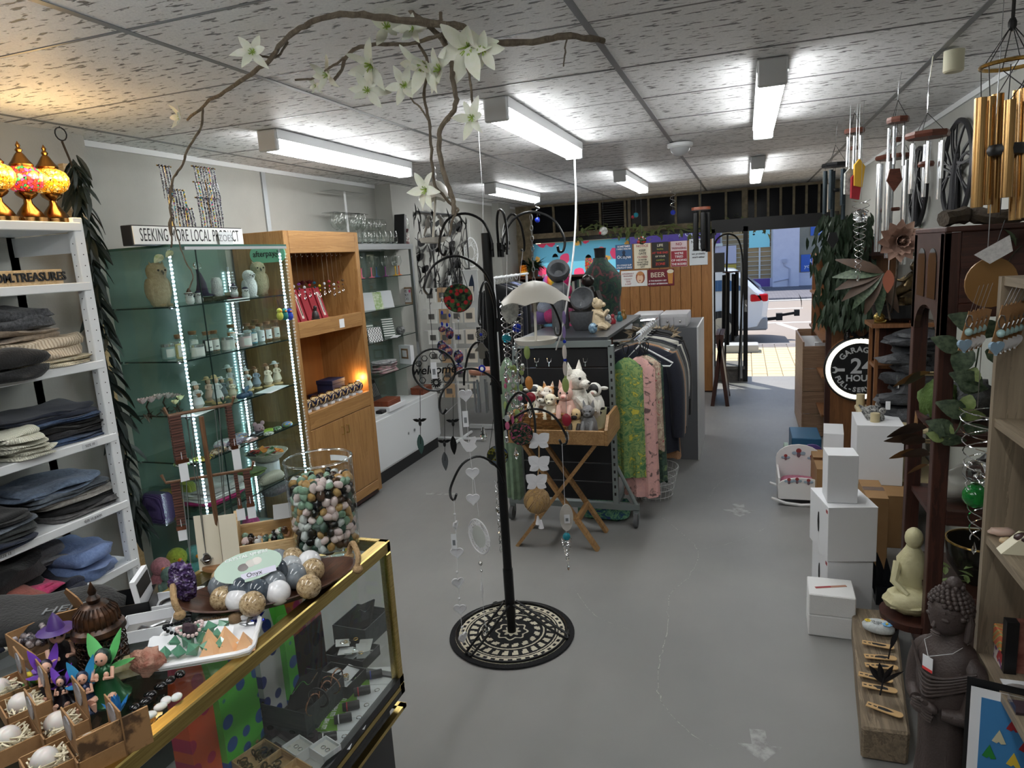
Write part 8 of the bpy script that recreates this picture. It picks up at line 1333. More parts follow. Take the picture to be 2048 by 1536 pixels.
for k in range(170):o=lf if k==0 else lf.copy();(C.objects.link(o)if k else 0);o.location=gl[int(k/170*(len(gl)-1))]-t.location+V((U(-.05,.05),U(-.05,.02),U(-.09,.06)));o.rotation_euler=(U(-.6,.6),U(-.5,1.3),U(0,6.3));s=U(.6,1.2);o.scale=(s,s,s)
t=T('wind_chime','black wind chime hanging above the partition','wind chime',A(1402,420,7.9));c=A(1402,420,7.9);lt(t,'top',CED,c,[(.1,0),(.1,.03),(0,.03)],14);tubes(t,c,.07,5,.42,BMET,.026,-.03,.1);tb(t,'cord',INK,[c,V((c.x,c.y,HT))],.004,4)
for i,(px,py,yy,col,lb)in enumerate(((1272,430,8.4,TEALG,'blue and red crystal drops'),(1346,425,8.4,BLUG,'spiral spinner with a blue ball'),(1207,462,8.2,OVT,'round grey disc'),(1075,440,7.6,BLUG,'cluster of dark glass discs'),(1284,480,8.0,DISCR,'dark round glass disc'))):c=A(px,py,yy);t=T('hanging_ornament',lb+' hanging from the ceiling towards the shop front','hanging ornament',c);tb(t,'thread',STEEL,[c,V((c.x,c.y,HT-.004))],.0018,3);bl(t,'drop',col,c,(.05,.012,.05)if i in(2,4)else .03,14);(tb(t,'spiral',CHROME,[c+V((.03*cos(k*.5),.03*sin(k*.5),.05+k*.006))for k in range(40)],.003,4)if i in(1,3)else bl(t,'bead',REDP,c+V((-.04,0,-.02)),.02,8))
# ================================================================ right-hand side
# ---------------------------------------------------------------- dark wood cabinet with an arched top
CX0,CX1,CY0,CY1,CZ=.675,1.10,2.86,3.32,1.745
t=T('arched_cabinet','dark mahogany glass-doored cabinet with an arched top on the right','cabinet',(.88,3.2,0))
for y in(CY0,CY1-.05):bx(t,'post',DWOOD,CX0,CX0+.055,y,y+.05,0,CZ-.001,bevel=.003);bx(t,'post',DWOOD,CX1-.05,CX1,y,y+.05,0,CZ-.1,bevel=.003)
DWL=wood('mahogany_level',(42,22,18),(74,40,31),'x')
bx(t,'crown_panel',DWL,CX0+.055,CX1,CY0,CY0+.03,1.49,CZ,bevel=.003);bx(t,'crown_top',DWL,CX0,CX1,CY0-.01,CY1,CZ,CZ+.02,bevel=.004);bx(t,'crown_rail',DWL,CX0+.055,CX1,CY0-.008,CY0,1.60,1.62)
b=MB();ym=(CY0+CY1)/2;hw=(CY1-CY0)/2-.06;poly=[(CY0,1.36),(CY0,CZ),(CY1,CZ),(CY1,1.36)]+[(ym+hw*cos(a),1.36+.11*sin(a))for a in[PI*i/12 for i in range(13)]];b.prism(poly,CX0,CX0+.022,'yz');b.build('arched_rail',mat('window_lit_mahogany',(70,50,42),.3,n=(20,(46,28,24),.3)),t)  # lighter mottling puts the window's highlights into the rail colour
for k in(0,1):b=MB();y=ym-.085+.17*k;b.prism([(y-.06,1.50),(y+.06,1.50),(y+.06,1.64)]+[(y+.06*cos(a),1.64+.05*sin(a))for a in[PI*i/8 for i in range(9)]]+[(y-.06,1.64)],CX0-.003,CX0,'yz');b.build('arched_pane',mat('dark_cabinet_glass',(16,18,20),.05),t)
for z in(1.47,1.0,.66,.34,.04):bx(t,'shelf',DWL,CX0+.02,CX1-.01,CY0+.03,CY1-.01,z-.02,z)
bx(t,'back_panel',mat('pale_back_panel',(120,122,120),.6),CX1-.012,CX1,CY0+.05,CY1-.05,.05,1.5)
for z0,z1 in((.99,1.49),(.64,.70),(.30,.35),(.0,.08)):bx(t,'side_rail',DWL,CX0+.055,CX1-.05,CY0,CY0+.025,z1-.05 if z0==.99 else z0,z1,bevel=.003)
bx(t,'side_rail',DWL,CX0+.055,CX1-.05,CY0,CY0+.025,.955,1.0,bevel=.003);[bx(t,'side_pane',GLASS,CX0+.055,CX1-.05,CY0+.01,CY0+.014,a,c)for a,c in((1.0,1.44),(.70,.955),(.35,.64))]
LFG=mat('veined_leaf',(44,62,44),.5,n=(60,(84,100,76),.12));LFL=mat('light_veined_leaf',(110,130,72),.5,n=(60,(140,156,100),.15))
t=T('trailing_plant','trailing fittonia with veined leaves hanging over the cabinet side','plant',A(1935,640,2.8));pts=[A(x,y,2.8)for x,y in((1965,630),(1960,680),(1950,740),(1940,780),(1930,820),(1915,860),(1895,880))];sp=spline(pts,4);tb(t,'stem',LFG,sp,.003,5)
for i,(px,py,s,l)in enumerate(((1955,645,1.4,0),(1975,660,1.3,0),(1950,690,1.3,0),(1985,700,1.2,0),(1930,700,1.1,0),(1965,735,.9,1),(1930,765,1.1,0),(1978,775,1.3,0),(1955,790,.9,1),(1925,820,1.1,1),(1945,830,1.2,0),(1892,845,.9,0),(1888,870,1.1,0),(1920,865,1.1,0),(1912,848,.8,1),(1940,850,1.,0),(1900,880,.7,1))):b=MB();leafshape(b,.085*s,.062*s,.35,.2,5,frame_m(A(px,py,2.78)-V((.02,0,0)),V((cos(i*2.1),-.2,sin(i*2.1)-.5)),V((-sin(i*2.1),-.5,cos(i*2.1)))));b.build('leaf',LFL if l else LFG,t,1)
c=V((.86,3.1,.6605));t=T('sea_shell','large pale polished shell inside the arched cabinet','shell',c);bl(t,'body',mat('pale_shell',(190,186,180),.3),c+V((0,0,.07)),(.12,.08,.07),16,lump(2,.3))
for x,z,nm_,m,lb in((.86,1.001,'rock',mat('slate_rock',(46,48,52),.6,n=(20,(66,68,72),.3),b=(50,.8)),'dark layered rock inside the upper glass of the arched cabinet'),(.95,.701,'stone',mat('dark_pebble',(50,48,54),.3),'dark round stone inside the arched cabinet, second level')):t=T('display_rock',lb,'rock',(x,3.1,z));bl(t,nm_,m,(x,3.1,z+.07),(.1,.08,.085),14,lump(x*9,.4))
c=V((.9,3.05,.3405));t=T('gold_rim_bowl','black bowl with a gold rim inside the lower arched cabinet','bowl',c);lt(t,'bowl',mat('black_lacquer',(18,18,20),.15),c,[(.06,0),(.11,.08),(.12,.17),(.11,.17),(.09,.07),(0,.03)],24);b=MB();b.ring(c+V((0,0,.172)),.117,.005,'z',28,5);b.build('rim',GOLD,t,1)
t=T('leaf_sprig','pale green leaf sprig inside the bottom of the arched cabinet','foliage',(.80,2.98,.341));tb(t,'stem',LFL,[(.74,2.95,.36),(.80,2.97,.37),(.86,2.99,.36)],.003,5);[(lambda b:(leafshape(b,.05,.022,.2,.2,4,Matrix.Translation((.745+k*.016,2.95,.37+.03*(k%3)))@Euler((0,-.5,k*1.3)).to_matrix().to_4x4()),b.build('leaf',LFL,t)))(MB())for k in range(8)]
BARK=mat('pale_bark',(150,130,96),.7);t=T('dried_bouquet','bunch of dried brown magnolia leaves sticking out of the cabinet side','dried foliage',A(1840,870,3.4));DL=mat('dried_leaf',(84,64,48),.6,n=(30,(60,46,38),.3));DL2=mat('tan_dried_leaf',(160,116,66),.6,n=(30,(126,90,56),.3))
for i,(x0,y0,x1,y1,w_)in enumerate(((1855,855,1770,868,.06),(1850,880,1765,876,.05),(1850,885,1800,880,.05),(1840,905,1775,912,.045),(1860,910,1800,905,.05),(1855,930,1810,945,.03),(1828,850,1835,822,.03),(1860,745,1782,768,.04),(1850,750,1805,765,.05))):a,c=A(x0,y0,3.15),A(x1,y1,3.1);b=MB();leafshape(b,(c-a).length,w_*1.3,.1,.25,6,frame_m(a,c-a,V((0,-.6,.8))));b.build('leaf',DL2 if i in(3,5,6,7)else DL,t,1);tb(t,'twig',BARK,[V((CX0+.1,3.15,a.z)),a],.004,5)
c=A(1850,700,3.3);t=T('green_moss_ball','bright green foliage ball inside the open cabinet side','plant',c);bl(t,'foliage',mat('moss_green',(84,110,50),.8,b=(60,1)),V((.75,3.12,1.08)),.075,18,lump(4,.3,6));bl(t,'pot',DGR,V((.75,3.12,1.02)),(.05,.05,.02),12)
# top of the cabinet: gold chime, metal wall discs
t=T('gold_wind_chime','large gold fluted wind chime at the top right','wind chime',A(2025,130,2.5));c=A(2022,128,2.5);b=MB();b.ring(c,.075,.006,'z',32,7);b.build('ring',GOLD,t,1);tp=A(2025,48,2.5);tb(t,'cord',INK,[tp,V((tp.x,tp.y,HT))],.005,5);bl(t,'knot',INK,tp,(.012,.012,.02),8);GT=mat('reflection_streak_gold',(204,166,112),.25,1,n=(9,(128,96,58),.2),st=(14,14,.02))  # colour streaks stand for the flutes and reflections along smooth tubes
for k,(px,y0,y1)in enumerate(((1962,196,415),(1980,194,410),(1996,188,426),(2020,200,395),(2038,180,440),(2052,176,436))):yy=2.5+(-.05,.0,.03,-.04,.03,.0)[k];a,d=A(px,y0,yy),A(px-9,y1,yy);tb(t,'tube',GT,[a,d],.0165,14);q=c+V((.075*cos(k*1.05+2.6),.075*sin(k*1.05+2.6),0));tb(t,'cord',INK,[a,q,tp],.0016,4)
lt(t,'clapper',BLACK,A(2010,300,2.5),[(.05,-.015),(.055,0),(.05,.015),(0,.015)],18);tb(t,'clapper_cord',INK,[c,A(2000,430,2.5)],.0016,4)
IRON=mat('dark_iron',(44,44,48),.5,.4)
for y,z,rz,ry,lb,s in((4.45,2.07,.26,.28,'dark metal tree-of-life disc on the right wall between the chimes',1),(5.35,2.05,.25,.25,'dark metal tree disc on the right wall behind the silver chimes',2),(3.35,2.2,.16,.22,'dark metal disc on the right wall behind the gold chime',3)):
 t=T('wall_disc',lb,'wall art',(1.1,y,z));b=MB();b.tube([(1.09,y+ry*cos(i*.196),z+rz*sin(i*.196))for i in range(32)],.014,5,1);b.build('rim',IRON,t,1);rr=random.Random(s);tb(t,'trunk',IRON,[(1.09,y,z-rz),(1.09,y+.02,z-.05),(1.09,y,z+rz*.5)],[.03,.025,.01],6)
 for k in range(22):a=rr.uniform(0,6.28);e=rr.uniform(-.3,.8);tb(t,'branch',IRON,spline([(1.09,y+rr.uniform(-.02,.02),z+rz*rr.uniform(-.4,.4)),(1.085,y+ry*.5*cos(a),z+rz*.5*sin(a)+.02),(1.09,y+ry*.97*cos(a+e*.3),z+rz*.97*sin(a+e*.3))],4),rr.uniform(.004,.009),4)
t=T('driftwood','gnarled dark driftwood with greenery on top of the arched cabinet','driftwood',(.86,3.1,CZ+.02));tb(t,'wood',STEM,spline([(.70,3.0,CZ+.05),(.8,3.05,CZ+.06),(.9,3.0,CZ+.04),(1.05,3.1,CZ+.08)],5),[.03+.012*nz(i*.9)for i in range(16)],8);[(lambda b:(leafshape(b,.07,.05,.3,.2,4,Matrix.Translation((.85+.03*k,2.85,CZ-.03*(k%3)))@Euler((0,.7,k*1.5)).to_matrix().to_4x4()),b.build('leaf',LFG,t)))(MB())for k in range(7)]
t=T('chime_tag','round brown wooden chime sail with a folded card, before the cabinet crown','wind chime sail',A(1980,570,2.45));c=A(1981,565,2.45);b=MB();b.M=frame_m(c,(1,.2,0),UPV);b.prism([(.075*cos(i*.25),.075*sin(i*.25))for i in range(25)],0,.006);b.build('disc',mat('bronze_disc',(140,104,60),.4,.3),t);b=MB();b.add([tuple(A(*q))for q in((1948,510,2.42),(2020,470,2.40),(2026,502,2.37),(1980,528,2.38))],[(0,1,2,3)]);b.build('card',mat('silver_card',(180,178,176),.35,n=(80,(150,148,146),.2)),t,solid=.001);tb(t,'cord',INK,[c+V((0,0,.07)),A(2010,440,2.5)],.0014,4)
# ---------------------------------------------------------------- silver and black chimes along the right
def chime(label,px,py,yy,R,n_,y1,rt,tm,topm,cy,sail=None,name='wind_chime'):
 c=A(px,py,yy);t=T(name,label,'wind chime',c);b=MB();b.tf(c);b.lathe([(R,-.012),(R*1.06,0),(R,.012),(0,.012)],8);b.build('top',topm,t);L=c.z-A(px,y1,yy).z
 for k in range(n_):a=2*PI*k/n_+.4;q=c+V((R*.75*cos(a),R*.75*sin(a),-.03));tb(t,'tube',tm,[q,q+V((0,0,-L*(1-.07*k)))],rt,10);tb(t,'string',INK,[q,q+V((0,0,.03))],.001,3)
 lt(t,'clapper',topm,c+V((0,0,-L*.5)),[(R*.35,-.01),(R*.4,0),(R*.35,.01),(0,.01)],12);h=A(px,cy,yy);[tb(t,'cord',INK,[c+V((R*.8*cos(a),R*.8*sin(a),.01)),h],.0014,4)for a in(0,2.1,4.2)];tb(t,'hook',CHROME,[h,V((h.x,h.y,(h.z+HT)/2)),V((h.x+.01,h.y,HT))],.0025,5)
 if sail:q=A(*sail,yy);b=MB();b.M=frame_m(q,LAT,UPV);b.prism([(0,-.06),(.035,-.01),(.022,.04),(-.022,.04),(-.035,-.01)],0,.006);b.build('sail',topm,t);tb(t,'sail_cord',INK,[c,q+V((0,0,.04))],.001,3)
MAH=wood('chime_mahogany',(80,40,28),(112,62,46),'x');SIL=mat('polished_aluminium_tube',(205,207,210),.18,1)
chime('silver wind chime with dark hexagonal top nearest the wall discs',1855,270,3.3,.078,6,385,.0085,SIL,MAH,226,None);chime('small silver wind chime hanging highest among the silver ones',1796,240,3.6,.044,5,318,.007,SIL,MAH,200,(1788,356));chime('large thick-tubed silver wind chime above the fabric flower',1790,314,4.7,.1,5,520,.019,SIL,MAH,250,(1779,565));chime('small silver wind chime left of the others',1709,262,4.4,.05,6,330,.007,SIL,MAH,225,None);chime('black wind chime with a round top nearest the ivy',1671,330,4.8,.075,5,430,.013,mat('gunmetal_tube',(38,48,54),.3,.6),BLACK,290,(1665,478))
for px,py,m,lb in((1710,370,mat('red_paper_shade',(150,30,40),.7),'dark red folded fan ornament among the chimes'),(1716,345,mat('yellow_paper',(206,160,50),.7),'small yellow ornament among the chimes'),(1697,362,OVT,'grey folded tag hanging by the black chime')):c=A(px,py,4.3);t=T('paper_ornament',lb,'hanging ornament',c);b=MB();b.M=frame_m(c,(.5,.3,0),UPV);b.prism([(-.03,-.07),(.02,-.08),(.035,.03),(0,.07),(-.03,.04)],0,.012);b.build('body',m,t);tb(t,'thread',STEEL,[c,V((c.x,c.y,HT))],.0012,3)
def spin2(lb,px,y0,y1,yy,r,gb,turns):
 a,c=A(px,y0,yy),A(px-6,y1,yy);t=T('spiral_spinner',lb,'spinner',c);tb(t,'thread',STEEL,[a,V((a.x,a.y,HT))],.0014,4);[tb(t,'spiral_wire',CHROME,[a.lerp(c,i/80)+V((cos(i/80*turns*2*PI+s),sin(i/80*turns*2*PI+s),0))*r*(1-.75*i/80)for i in range(81)],.002,4)for s in(0,PI)]
 for f,m in gb:bl(t,'glass_ball',m,a.lerp(c,f),r*.8,12)
 b=MB();b.tf(c+V((0,0,-.03)));b.lathe([(0,-.022),(.008,-.006),(0,.024)],6);b.build('crystal_drop',CRYSTAL,t)
spin2('long double-helix spinner hanging before the ivy',1722,400,545,4.2,.045,[(.22,CRYSTAL)],6);spin2('double-helix spinner with clear and green balls beside the oak-grey shelves',1955,815,1080,2.5,.05,[(.48,CRYSTAL),(.66,GRNG)],6)
# ---------------------------------------------------------------- ivy, fabric flower, brown unit and its round sign
t=T('brown_unit','brown timber display unit end panel below the hanging ivy','cabinet',(.9,6.3,0));BRP=wood('brown_end_panel',(104,66,38),(134,90,54),'z');bx(t,'end_panel',BRP,.66,1.1,6.0,6.03,0,1.62);bx(t,'face_post',DWOOD,.62,.66,6.0,6.05,0,1.62);[bx(t,'shelf',BRP,.6,1.1,6.03,7.3,z,z+.02)for z in(.3,.62,.92,1.25,1.6)];bx(t,'far_panel',BRP,.62,1.1,7.3,7.33,0,1.62)
t=T('hanging_ivy','dense mass of dark hanging ivy on top of the brown unit','plant',(.72,5.9,1.95));IV=mat('ivy_green',(46,62,48),.55,n=(12,(62,82,58),.3));rr=random.Random(11);def_=lambda:A(rr.gauss(1692,26),rr.uniform(425,640),5.9+rr.uniform(-.12,.1));b=MB();[leafshape(b,.10,.03,.3,.2,3,frame_m(def_(),V((rr.uniform(-.5,.5),rr.uniform(-.5,.1),-1)),V((1,rr.uniform(-.6,.6),0))))for k in range(1200)];b.build('foliage',IV,t)['kind']='stuff';b=MB();leafshape(b,.12,.034,.3,.2,4,Matrix());lf=b.build('leaf',IV,t,world=0)
for k in range(220):o=lf if k==0 else lf.copy();(C.objects.link(o)if k else 0);o.location=def_()-t.location-V((0,.08,0));o.rotation_euler=V((rr.uniform(-.7,.7),rr.uniform(-.6,0),-1)).to_track_quat('X','Z').to_euler()
tb(t,'vine',STEM,[(.66,5.9,1.95),(.68,5.85,1.5),(.66,5.88,1.1)],.02,6);bx(t,'planter',DWOOD,.62,1.05,5.85,5.99,1.6,1.72)
c=V((.865,5.985,.71));t=T('round_sign','round lit sign reading Garage 24 hours full-service with a spanner','sign',c);b=MB();b.tf(c,(PI/2,0,0));b.lathe([(.262,-.01),(.262,.02),(.25,.025),(.245,.01)],48,0);b.build('rim',BLACK,t,1);b=MB();b.tf(c,(PI/2,0,0));b.lathe([(.246,.012),(.236,.02),(.215,.02),(.21,.012)],48,0);b.build('light_ring',mat('sign_neon_ring',(250,246,226),.4,emit=1.1),t,1);b=MB();b.tf(c,(PI/2,0,0));b.lathe([(.212,0),(.212,.012),(0,.012)],48);b.build('face',mat('sign_black_face',(18,20,22),.4),t)
SGR=mat('sign_grey_print',(196,198,200),.5);F2=lambda x,z:frame_m((c.x+x,c.y-.0135,c.z+z),(1,0,0),UPV);txt('24',.17,SGR,F2(.02,.02),t,depth=.001,bold=.004);txt('HOURS',.07,SGR,F2(.02,-.075),t,depth=.001,bold=.002)
for wd,r,a0,st,fl in(('GARAGE',.158,2.45,-.29,1),('FULL-SERVICE',.17,3.55,.195,-1)):
 for k,ch in enumerate(wd):a=a0+st*k;txt(ch,.062 if fl>0 else .052,SGR,frame_m((c.x+r*cos(a),c.y-.0135,c.z+r*sin(a)),V((sin(a),0,-cos(a)))*fl,V((cos(a),0,sin(a)))*fl),t,depth=.001,bold=.002)
b=MB();b.M=F2(-.155,-.005);b.prism([(.05,-.012),(.05,.012),(0,.012),(-.02,.028),(-.045,.022),(-.02,.01),(-.02,-.01),(-.045,-.022),(-.02,-.028),(0,-.012)],0,.001);b.build('spanner',SGR,t)
t=T('love_sign','black cut-out I heart sign with small I Love You lettering','sign',A(1715,665,5.97));a=A(1702,665,5.98);bx(t,'letter_block',BLACK,a.x-.05,a.x-.01,5.975,5.995,a.z-.06,a.z+.07);b=MB();b.tube([(a.x+.075+x*1.45,5.985,a.z+z*1.5)for x,z in heart(.8)],.016,6,1);b.build('heart',BLACK,t,1);txt('I Love You',.022,WINK,frame_m((a.x-.03,5.974,a.z),(0,0,1),(-1,0,0)),t)
t=T('fabric_flower','large dusty mauve fabric dahlia with green leaves on the small shelf','fabric flower',A(1798,482,4.3));c=A(1798,482,4.3);MV=mat('mauve_silk',(170,140,124),.7,n=(20,(146,116,104),.3))
for ring_,(n_,el,L)in enumerate(((12,.0,.12),(12,.45,.115),(11,.8,.1),(9,1.1,.085),(6,1.4,.06))):[(lambda b:(leafshape(b,L,L*.55,-.4,.4,4,frame_m(c-V((0,.012*ring_,0)),V((cos(2*PI*j/n_+ring_)*cos(el),-sin(el)-.1,sin(2*PI*j/n_+ring_)*cos(el))),V((-sin(2*PI*j/n_+ring_),0,cos(2*PI*j/n_+ring_))))),b.build('petal',MV,t,1)))(MB())for j in range(n_)]
tb(t,'stem',STEM,[c,c+V((0,.03,-.2)),V((.86,4.8,1.217))],.006,6);[(lambda b:(leafshape(b,.15,.08,.2,.2,5,frame_m(c+V((.05,.02,-.06)),d,V((0,-1,.3)))),b.build('leaf',mat('silk_leaf_green',(58,84,58),.6),t)))(MB())for d in(V((1,0,.5)),V((1,0,-.4)),V((.7,0,1)))]
t=T('leaf_spray','spray of dark brown broad leaves left of the bronze fountain','foliage',A(1735,570,4.6));[(lambda b:(leafshape(b,.26,.07,.3,.2,6,frame_m(A(1765,545,4.6),V((cos(a),-.1,sin(a))),V((-sin(a),-.4,cos(a))))),b.build('leaf',DL if k%3 else LFG,t,1)))(MB())for k,a in enumerate((3.1,3.4,3.7,4.0,4.3,2.7,4.6,5.0))];tb(t,'stem',STEM,[A(1765,545,4.6),A(1780,640,4.65)],.006,5)
# ---------------------------------------------------------------- small stained shelf with fountains
t=T('open_shelf','brown stained open shelf unit holding the rock fountain','shelf',(.9,4.9,0));[bx(t,'side',BRP,.765,.785,y,y+.02,.62,1.2)for y in(4.7,4.92)];bx(t,'top',BRP,.74,1.1,4.68,4.96,1.19,1.215);bx(t,'middle',BRP,.77,1.1,4.72,4.93,.93,.95);bx(t,'back',DWOOD,.77,1.1,4.94,4.96,.1,1.19)
BEI=mat('beige_plastic',(186,172,136),.5);t=T('beige_shelf','beige plastic tiered shelf below the rock fountain','shelf',(.85,4.7,0));bx(t,'deck',BEI,.70,1.1,4.35,5.0,.61,.64,bevel=.008);[tb(t,'post',BEI,[(.73,y,0),(.73,y,.72)],.026,12)for y in(4.4,4.95)];bx(t,'lower_deck',BEI,.72,1.1,4.38,5.0,.3,.33)
t=T('rock_fountain','tall dark slate cascade fountain on the beige shelf','fountain',(.93,4.65,.641));ROCK=mat('slate_rock',(46,48,52),.6,n=(20,(66,68,72),.3),b=(50,.8))
for i,(dx,z,w_,h)in enumerate(((0,.641,.30,.1),(-.02,.74,.32,.05),(.02,.80,.22,.05),(-.01,.86,.30,.05),(.02,.93,.22,.06),(-.03,.99,.28,.035),(.02,1.05,.22,.04),(.0,1.10,.30,.035),(.03,1.14,.22,.03))):b=MB();slab(b,(.94+dx,4.62,z),w_,.2,h,3,22,.05,i*3.,.9);b.build('ledge',ROCK,t,1,angle=30)
bx(t,'core',ROCK,.92,1.08,4.6,4.7,.65,1.16);[tb(t,'water',CRYSTAL,[(x,4.5,z),(x,4.49,z-.05),(x,4.49,z-.08)],.006,5)for x,z in((.86,.93),(.95,1.06),(.97,.8))];bx(t,'price_sticker',CARD,.80,.825,4.495,4.5,.72,.77)
c=V((.92,4.83,1.2155));t=T('mermaid_fountain','bronze reclining figure fountain in a black bowl on the brown shelf','fountain',c);lt(t,'bowl',BLACK,c,[(.11,0),(.15,.03),(.165,.11),(.155,.11),(.13,.04),(0,.03)],26);BZ=mat('antique_bronze_figure',(46,40,32),.3,.8,n=(30,(90,74,48),.15));bl(t,'rock',BZ,c+V((.03,0,.12)),(.1,.08,.08),14,lump(2,.5));tb(t,'tail',BZ,spline([c+V((-.11,-.03,.11)),c+V((-.05,-.04,.17)),c+V((.02,-.02,.2))],4),[.012,.016,.02,.024,.028,.03,.034,.036,.038],9);tb(t,'torso',BZ,[c+V((.02,-.02,.2)),c+V((.05,-.01,.27)),c+V((.06,0,.3))],[.038,.034,.014],9);bl(t,'head',BZ,c+V((.065,-.01,.335)),(.026,.028,.032),12);[tb(t,'arm',BZ,[c+V((.05,s*.03,.285)),c+V((-.0,s*.04,.25)),c+V((-.04,s*.02,.26))],[.013,.011,.009],7)for s in(-1,1)]
t=T('leaf_pendant','terracotta carved leaf sail hanging by the bronze fountain','pendant',A(1775,570,4.4));b=MB();leafshape(b,.13,.07,0,.1,6,frame_m(A(1777,540,4.4),(0,0,-1),LAT));b.build('leaf',mat('terracotta_leaf',(176,104,80),.6),t,1);tb(t,'cord',WPAINT,[A(1777,540,4.4),A(1779,500,4.4)],.002,4)
c=V((.79,4.74,1.2155));t=T('snail_figurine','small brass snail at the edge of the brown shelf','figurine',c);bl(t,'shell',BRASS,c+V((0,0,.035)),(.034,.018,.032),14);tb(t,'spiral',BRASS,[c+V((.026*(1-i/30)*cos(i*.5),-.018,.035+.026*(1-i/30)*sin(i*.5)))for i in range(30)],.003,4);tb(t,'body',BRASS,[c+V((-.03,0,.006)),c+V((.03,0,.008)),c+V((.045,0,.03))],.009,7)
c=V((.97,4.72,1.2155));t=T('lizard_figurine','small dark copper lizard beside the brass snail','figurine',c);tb(t,'body',MAH,spline([c+V((-.06,0,.01)),c+V((-.02,0,.03)),c+V((.03,0,.045)),c+V((.06,0,.03))],4),.011,7);[tb(t,'leg',MAH,[c+V((x,0,.03)),c+V((x,s*.02,.002))],.005,5)for x in(-.02,.035)for s in(-1,1)]
for(px,py,y),lb in(((1745,790,4.62),'speckled bird figure by the far post of the beige shelf'),((1752,815,4.44),'speckled hen figure at the front of the beige shelf')):p=A(px,py,y);c=V((p.x,y,.6405));t=T('bird_figurine',lb,'figurine',c);SPK=mat('speckled_hen',(170,170,166),.6,n=(90,(60,60,62),.08));bl(t,'body',SPK,c+V((0,0,.04)),(.05,.03,.038),14);bl(t,'head',SPK,c+V((.035,0,.085)),.02,10);tb(t,'tail',SPK,[c+V((-.04,0,.05)),c+V((-.075,0,.08))],[.02,.004],6)
# ---------------------------------------------------------------- timber crate, toys, boxes on the floor
PLY=wood('rough_pine_crate',(120,92,70),(160,130,104),'x');t=T('timber_crate','tall rough timber crate by the doorway holding prints','crate',(.6,6.9,0))
for k in range(4):z0,z1=.01+k*.205,.01+k*.205+.2;bx(t,'plank',PLY,.50,.72,6.50,6.52,z0,z1,bevel=.002);bx(t,'plank',PLY,.50,.72,7.4,7.42,z0,z1+.05,bevel=.002);bx(t,'plank',PLY,.485,.50,6.50,7.42,z0,z1+.04*(k==3),bevel=.002);bx(t,'plank',PLY,.72,.735,6.5,7.42,z0,z1,bevel=.002)
for k in range(4):b=MB();b.tf((.61,7.0+k*.05,.42),(-.3,0,0));b.box(-.09,.09,0,.004,0,.42);tag(b.build('art_print',CARD),ODN[k]+' white print standing in the timber crate','print','prints in the timber crate')
bx(T('leaflet_stack','pale leaflets leaning inside the timber crate','leaflets',(.66,6.7,.4)),'sheets',CARD,.6,.7,6.7,6.74,.4,.83)
c=V((.36,4.86,0));t=T('doll_cradle','white doll cradle painted with fairies, pink bedding','cradle',c);WP2=mat('cradle_white',(222,222,222),.5)
for y,h in((4.70,.20),(5.02,.34)):b=MB();b.prism([(c.x-.14,.05),(c.x+.14,.05),(c.x+.15,h*.7)]+[(c.x+.15*cos(a),h*.7+h*.3*sin(a))for a in[PI*i/10 for i in range(1,10)]]+[(c.x-.15,h*.7)],y,y+.015,'xz');b.build('end_board',WP2,t);tb(t,'rocker',WP2,[(c.x-.19,y+.007,.05),(c.x-.1,y+.007,.02),(c.x,y+.007,.01),(c.x+.1,y+.007,.02),(c.x+.19,y+.007,.05)],.011,6)
[bx(t,'side_board',WP2,c.x+s*.14-.006,c.x+s*.14+.006,4.71,5.03,.05,.19)for s in(-1,1)];bx(t,'base',WP2,c.x-.14,c.x+.14,4.71,5.02,.05,.06);b=MB();slab(b,(c.x,4.87,.06),.25,.28,.07,4,24,.01,3,.9);b.build('bedding',cloth('pink_bedding',(206,120,150),None,60),t,1)
for k,(x,y,z)in enumerate(((0,5.016,.27),(-.085,5.016,.24),(.085,5.016,.24),(-.08,4.697,.17),(-.03,4.697,.175),(.04,4.697,.17))):s=.045 if k==0 else .03;p=V((c.x+x,y,z));o=bl(t,'painted_fairy',mat('fairy_red_hair',(150,60,60),.6),p+V((0,0,s*.6)),(s*.4,.001,s*.4),8);bl(o,'dress',mat('fairy_dress_print',(110,90,100),.6),p,(s*.3,.001,s*.5),8);[bl(o,'wing',mat('fairy_wing_print',(150,170,186),.6),p+V((q*s*.6,0,s*.2)),(s*.4,.0008,s*.3),8)for q in(-1,1)]
t=T('blue_toy_box','teal blue wooden box with wheels behind the doll cradle','toy',(.44,5.6,0));bx(t,'body',mat('teal_paint',(44,92,124),.4),.34,.55,5.45,5.8,.06,.27,bevel=.006);[tb(t,'wheel',mat('pale_green_wheel',(170,190,176),.5),[(.30,y,.08),(.33,y,.08)],.07,16)for y in(5.5,5.75)]
t=T('purple_toy_rack','purple board with a handle hole before the teal box','toy',(.47,5.3,0));b=MB();b.prism([(.36,0),(.58,0),(.58,.14),(.54,.20)]+[(.47+.07*cos(a),.22+.05*sin(a))for a in[PI*i/8 for i in range(9)]]+[(.40,.20),(.36,.14)],5.28,5.30,'xz');b.build('board',mat('purple_paint',(84,64,130),.5),t);b=MB();b.ball((.47,5.279,.215),(.035,.002,.028),14);b.build('hole',BLACK,t)
CARDB=mat('brown_carton',(150,116,76),.8,n=(8,(136,102,64),.3));BXW=mat('white_carton',(216,217,220),.75)
